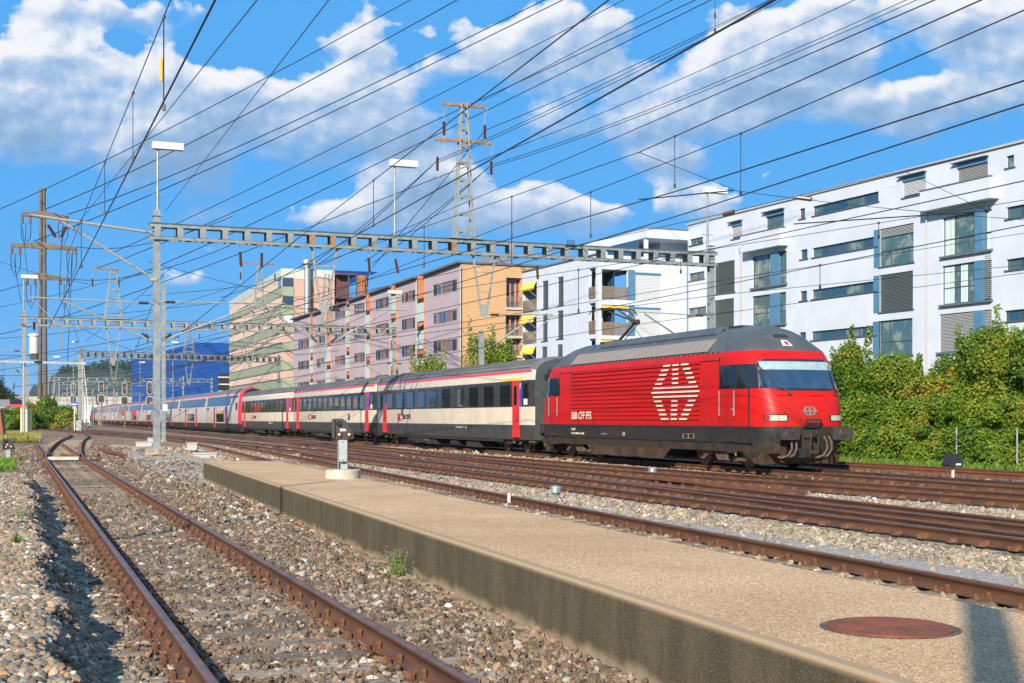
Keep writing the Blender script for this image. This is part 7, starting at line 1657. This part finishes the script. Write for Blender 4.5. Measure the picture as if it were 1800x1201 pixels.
for i in range(9):                                                    # lower skirt of the hedge, shrub by shrub, also on behind the train
    px = (1450, 1500, 1555, 1610, 1665, 1720, 1780, 1850, 1395, 1335, 1275, 1215, 1930)[i]; D_ = 30.05; k = (px - 900) / F; y = D_ / .94 / (k + .3638); x = k * y
    tree('hedge_shrub', ('yellowish low shrub just beyond the engine buffers', 'low shrub under the spiky engine-side shrub', 'low shrub below the orange tinted shrub', 'low dense shrub beside the first bare fence post', 'low shrub behind the dwarf signal seen from behind', 'low shrub between the two fence posts', 'low shrub beyond the second fence post', 'low shrub cut by the picture edge', 'low shrub hidden mostly by the engine nose')[i], x, y, 2.1 if px < 1440 else 2.3, 3.2, 22000, .06, 300 + i, LM, tone=.36 + .05 * (i % 4), group='low shrubs at the hedge foot', low=.0, depth=1.8, clumps=26, spiky=.15, spread=.24)
# small trees above the coaches
tree('young_tree', 'yellow green bushy treetop rising before the lilac wall', *at(752, 0, 104).xy, 6.4, 4.6, 12000, .10, 41, LM, 'tree', .62, low=.25, spiky=.8)
tree('young_tree', 'loose leafy young tree before the ochre brick wall', *at(846, 0, 100).xy, 8.0, 3.2, 6000, .11, 42, LM, 'tree', .50, low=.2, spiky=1.4, clumps=20); tree('young_tree', 'denser green young tree at the corner of the brick wall', *at(880, 0, 98).xy, 7.3, 2.8, 9000, .10, 43, LM, 'tree', .42, low=.2, spiky=.9)
tree('creeper_bush', 'reddish creeper bush beside the yellow awning', *at(905, 0, 103).xy, 6.0, 3.0, 4000, .13, 44, LM, 'bush', .9, low=.2)
# far side bushes and trees on the open side of the yard
for i, (px, Y, h, w, tn, lab, m) in enumerate(((8, 300, 9.6, 11, .5, 'big dark tree at the picture edge beyond the red van', LD), (-14, 280, 10.5, 9, .6, 'tall tree partly outside the view beyond the van', LD), (62, 200, 4.0, 8, .4, 'rounded green bush beside the slim mast', LM), (38, 185, 3.2, 7, .35, 'clipped green bush behind the pale cabinet', LM), (8, 190, 2.6, 8, .35, 'low green bush in front of the white and red vans', LM), (102, 215, 3.6, 9, .3, 'dark green bush right of the power pole foot'.replace('right of', 'beyond'), LM), (115, 200, 2.6, 6, .75, 'brownish bush beside the station name board', LM), (84, 238, 5.5, 5, .3, 'ivy bush climbing between the power pole shafts', LM), (24, 290, 6, 7, .4, 'olive bush beyond the red van', LM))):
    q = at(px, 0, Y); tree('bush' if h < 6 else 'large_tree', lab, q.x, Y, h, w, 9000, .20, 60 + i, m, 'bush' if h < 6 else 'tree', tn, low=.0 if h < 9 else .15, spiky=.2, clumps=30, trunk=.15)
# grass patch, weeds
def tuft(mb_v, x, y, z, h, n, rg, sp=.1):
    for _ in range(n):
        a = rg.random() * 6.28; l = h * (.5 + rg.random()); dx_, dy_ = math.cos(a) * l * .5, math.sin(a) * l * .5; ox, oy = rg.uniform(-sp, sp), rg.uniform(-sp, sp); w_ = .006 + l * .012
        px_, py_ = -math.sin(a) * w_, math.cos(a) * w_
        mb_v += [(x + ox - px_, y + oy - py_, z), (x + ox + px_, y + oy + py_, z), (x + ox + dx_ * .5 + px_ * .7, y + oy + dy_ * .5 + py_ * .7, z + l * .75), (x + ox + dx_, y + oy + dy_, z + l)]
GM = leafmat('grass blades', [(0, (.05, .10, .012)), (.5, (.10, .21, .02)), (.8, (.20, .26, .04)), (1, (.30, .24, .10))])
def grass(name, label, pts, h, n, seed, tone, cat='grass', sp=.1):
    rg = random.Random(seed); v = []
    for (x, y) in pts: tuft(v, x, y, ghs(x, y) - .02, h * (.7 + .6 * rg.random()), n, rg, sp)
    v = np.array(v); r2 = np.random.default_rng(seed); o = crown(name, None, v, np.clip(tone + r2.normal(size=len(v) // 4) * .15, 0, 1), GM, (0, 0, 0)); tag(o, label, cat, None, 'stuff'); return o
rg_ = random.Random(9); pts_ = []
for _ in range(1500):
    y = rg_.uniform(44, 54); e_ = 1.9 + rg_.random() * 5; x = T1A + T1B * y - e_ / .937; px = at_px(Vector((x, y, 0)))
    if px < 30 - max(0, 48 - y) * 2: pts_.append((x, y))
grass('grass', 'bright green grass patch beside the small dwarf signal', pts_, .16, 9, 1, .45)
pts_ = []
for _ in range(2600):
    y = rg_.uniform(30, 78); pts_.append((line_D(27.6 + rg_.random() * 1.9, y), y))
grass('grass', 'strip of green grass between the last track and the hedge', pts_, .17, 6, 2, .55)
pts_ = []
for _ in range(1600):
    px = rg_.uniform(75, 300) if rg_.random() < .5 else rg_.uniform(80, 200); Y = rg_.uniform(128, 175); q = at(px, 0, Y); pts_.append((q.x, Y))
pts_ = [(x, y) for (x, y) in pts_ if not (-.46 * y + 13 < x)]
grass('grass', 'yellowing grass verge around the far bushes', pts_, .4, 6, 3, .75, sp=.5)
pts_ = []
for _ in range(900):
    px = rg_.uniform(-5, 62); Y = rg_.uniform(88, 112); q = at(px, 0, Y); pts_.append((q.x, Y))
grass('tall_grass', 'tall brown dry grass beside the dark buffer stop', pts_, .34, 9, 4, .93, 'tall grass', .3)
for (px, py, h, n, lab, tn) in ((695, 1012, .34, 70, 'green flowering weed growing at the foot of the platform wall', .35), (30, 1030, .10, 22, 'small green weed in the pebbles', .4), (34, 960, .22, 14, 'dark little weed standing in the pebble slope', .1), (119, 955, .12, 14, 'small weed at the edge of the near ballast', .5),
                             (1085, 930, .24, 18, 'thin purple flowering weed between platform and rail', .5), (1345, 985, .22, 12, 'dry weed stalks beside the platform track', .8), (300, 925, .1, 10, 'small weed between the near rails', .6), (160, 846, .1, 10, 'little green weed on the timber sleepers', .35)):
    p = atz(px, py, .02); v = []; r_ = random.Random(px)
    for k in range(n):
        ox, oy = r_.gauss(0, h * .22), r_.gauss(0, h * .15); hh = h * (.5 + .6 * r_.random()) * math.exp(-(ox / h) ** 2 * 3)
        for j in range(7):
            t = (j + .5) / 7; a = r_.random() * 6.28; l = .022 + .01 * r_.random(); c = Vector((ox * (1 + .4 * t), oy, hh * t)); d = Vector((math.cos(a), math.sin(a), .5)) * l; s_ = Vector((-math.sin(a), math.cos(a), 0)) * l * .3
            v += [c, c + d * .5 + s_, c + d, c + d * .5 - s_]
    v = np.array([tuple(q) for q in v]); n4 = len(v) // 4; cr = crown('weed', None, v, np.clip(tn + np.random.default_rng(px).normal(size=n4) * .12, 0, 1), GM, (p.x, p.y, ghs(p.x, p.y) - .01)); tag(cr, lab, 'weed')
    mb = MB(); 
    for k in range(min(n, 30)): ox = r_.gauss(0, h * .2); mb.tube([(ox * .4, 0, -.02), (ox, r_.gauss(0, h * .1), h * (.6 + .4 * r_.random()))], .0022, 3)
    mb.build('stems', [mat('weed stem', (.12, .16, .04), .7)], cr, kind='stuff')
    if px in (695, 1085):
        mb = MB()
        for k in range(16 if px == 695 else 7): mb.lathe([(.0, -.008), (.009, 0), (.0, .008)], 5, (r_.gauss(0, h * .25), r_.gauss(0, .03), h * (.45 + .6 * r_.random())), caps=False)
        mb.build('blossoms', [mat('violet blossom', (.42, .16, .50), .6)], cr, kind='stuff')
# ------------------------------------------------------------------ far hill, vans, pale cabinet, wagon end
xs_ = np.linspace(-900, 500, 160); prof = np.interp(900 + F * xs_ / 1900., [-200, 0, 40, 95, 150, 200, 235, 300, 420, 600, 900, 1400], [34, 30, 32, 66, 70, 76, 74, 66, 52, 38, 22, 10]); rg3 = np.random.default_rng(5)
v = []; 
for j, (yy, f_) in enumerate(((1700, 0.), (1790, .62), (1880, .96), (1900, 1.), (2100, .5))):
    for i, xx in enumerate(xs_): v.append((xx * (yy / 1900.), yy, prof[i] * f_ + (rg3.normal() * 2.2 if 0 < j < 4 else 0)))
n_ = len(xs_); f = [(j * n_ + i, j * n_ + i + 1, (j + 1) * n_ + i + 1, (j + 1) * n_ + i) for j in range(4) for i in range(n_ - 1)]
hm = mat('wooded hill', (.014, .034, .020), .95, 0, 0, .012, col2=(.008, .018, .012), bump=6., bscale=.05)
link('hill', np_mesh('hill', np.array(v), np.array(f), [hm], True), kind='structure')
cs = [(xs_[i], 1900 + rg3.normal() * 12, prof[i] - 3 + rg3.normal() * 2.5) for i in range(30, 130) for _ in range(5)]
vv_, tn = leaves(26000, cs, [(9, 9, 8)] * len(cs), 3.2, 77, .35, .3); o = crown('treeline', None, vv_, tn, LD, (0, 0, 0)); tag(o, 'dark wooded ridge of distant trees on the hill top', 'forest', None, 'stuff')
def van(label, px, Y, col, L=5.2, h=2.2, rot=0.):
    q = at(px, 0, Y); o = thing('parked_van', label, 'van', (q.x, Y, 1.1), rot, 'parked vans')
    MB().prism([(-L / 2, .35), (L / 2, .35), (L / 2, h * .95), (L / 2 - .2, h), (-L / 2 + 1.7, h), (-L / 2 + .8, h * .58), (-L / 2 + .05, h * .48)], -.95, .95, 'y').build('body', [mat(label[:12], col, .35, coat=.3)], o)
    MB().prism([(-L / 2 + .98, h * .6), (-L / 2 + 1.75, h * .92), (-L / 2 + 2.7, h * .92), (-L / 2 + 2.7, h * .6)], -.97, -.94, 'y').build('side_window', [M['bglass2']], o)
    for x in (-L / 2 + .9, L / 2 - 1.0):
        for sy in (-1, 1): MB().lathe([(.34, -.1), (.34, .1)], 14, (x, sy * .88, .34), ax='y').build('wheel', [M['under']], o)
van('bright red van with sloping windscreen behind the low bushes', 32, 225, (.60, .02, .015), 6.6, 2.9); van('white van parked nose-in beyond the bushes', 3, 228, (.6, .6, .6), 5., 2.5)
p = atz(33, 757, .1); cbx = thing('equipment_cabinet', 'pale yellow cabinet at the foot of the slim mast', 'cabinet', (p.x, 150, 0), .1); p = at(33.5, 0, 116); cbx.location = (p.x - .1, 118, 0); MB().box(-.42, .42, -.3, .3, 0, 2.55).build('casing', [mat('pale yellow cabinet', (.62, .57, .36), .6)], cbx); MB().prism([(-.45, 2.55), (.45, 2.72), (.45, 2.8), (-.45, 2.64)], -.33, .33, 'y').build('lid', [M['concrete']], cbx)
p = at(-4, 0, 92); wg = thing('buffer_stop', 'dark rusty buffer stop cut by the picture edge', 'buffer stop', (p.x, 92, 0), .1); MB().prism([(-1.2, 0), (.55, 0), (.25, 2.3), (-1.2, 2.5)], -.3, .3, 'y').build('frame', [M['rust_dark']], wg)

# tree belt on the open side of the yard, outside the frame: what the coach windows mirror
for i, (x, y) in enumerate([(-.42 * y_ - 20 - (i_ % 2) * 3, y_) for i_, y_ in enumerate(range(62, 206, 9))]):
    if i == 0: T0 = tree('large_tree', 'broad dark tree beyond the open side of the yard', x, y, 11., 12., 7000, .26, 901, LD, 'tree', .5, low=.05, spiky=.2, clumps=34, trunk=.25, group='tree belt beside the yard')
    else: t_ = copy_tree(T0); t_.location = (x, y, 0); t_.rotation_euler = (0, 0, i * 1.3); t_.scale = (1 + .1 * (i % 3), 1, .85 + .12 * (i % 4))
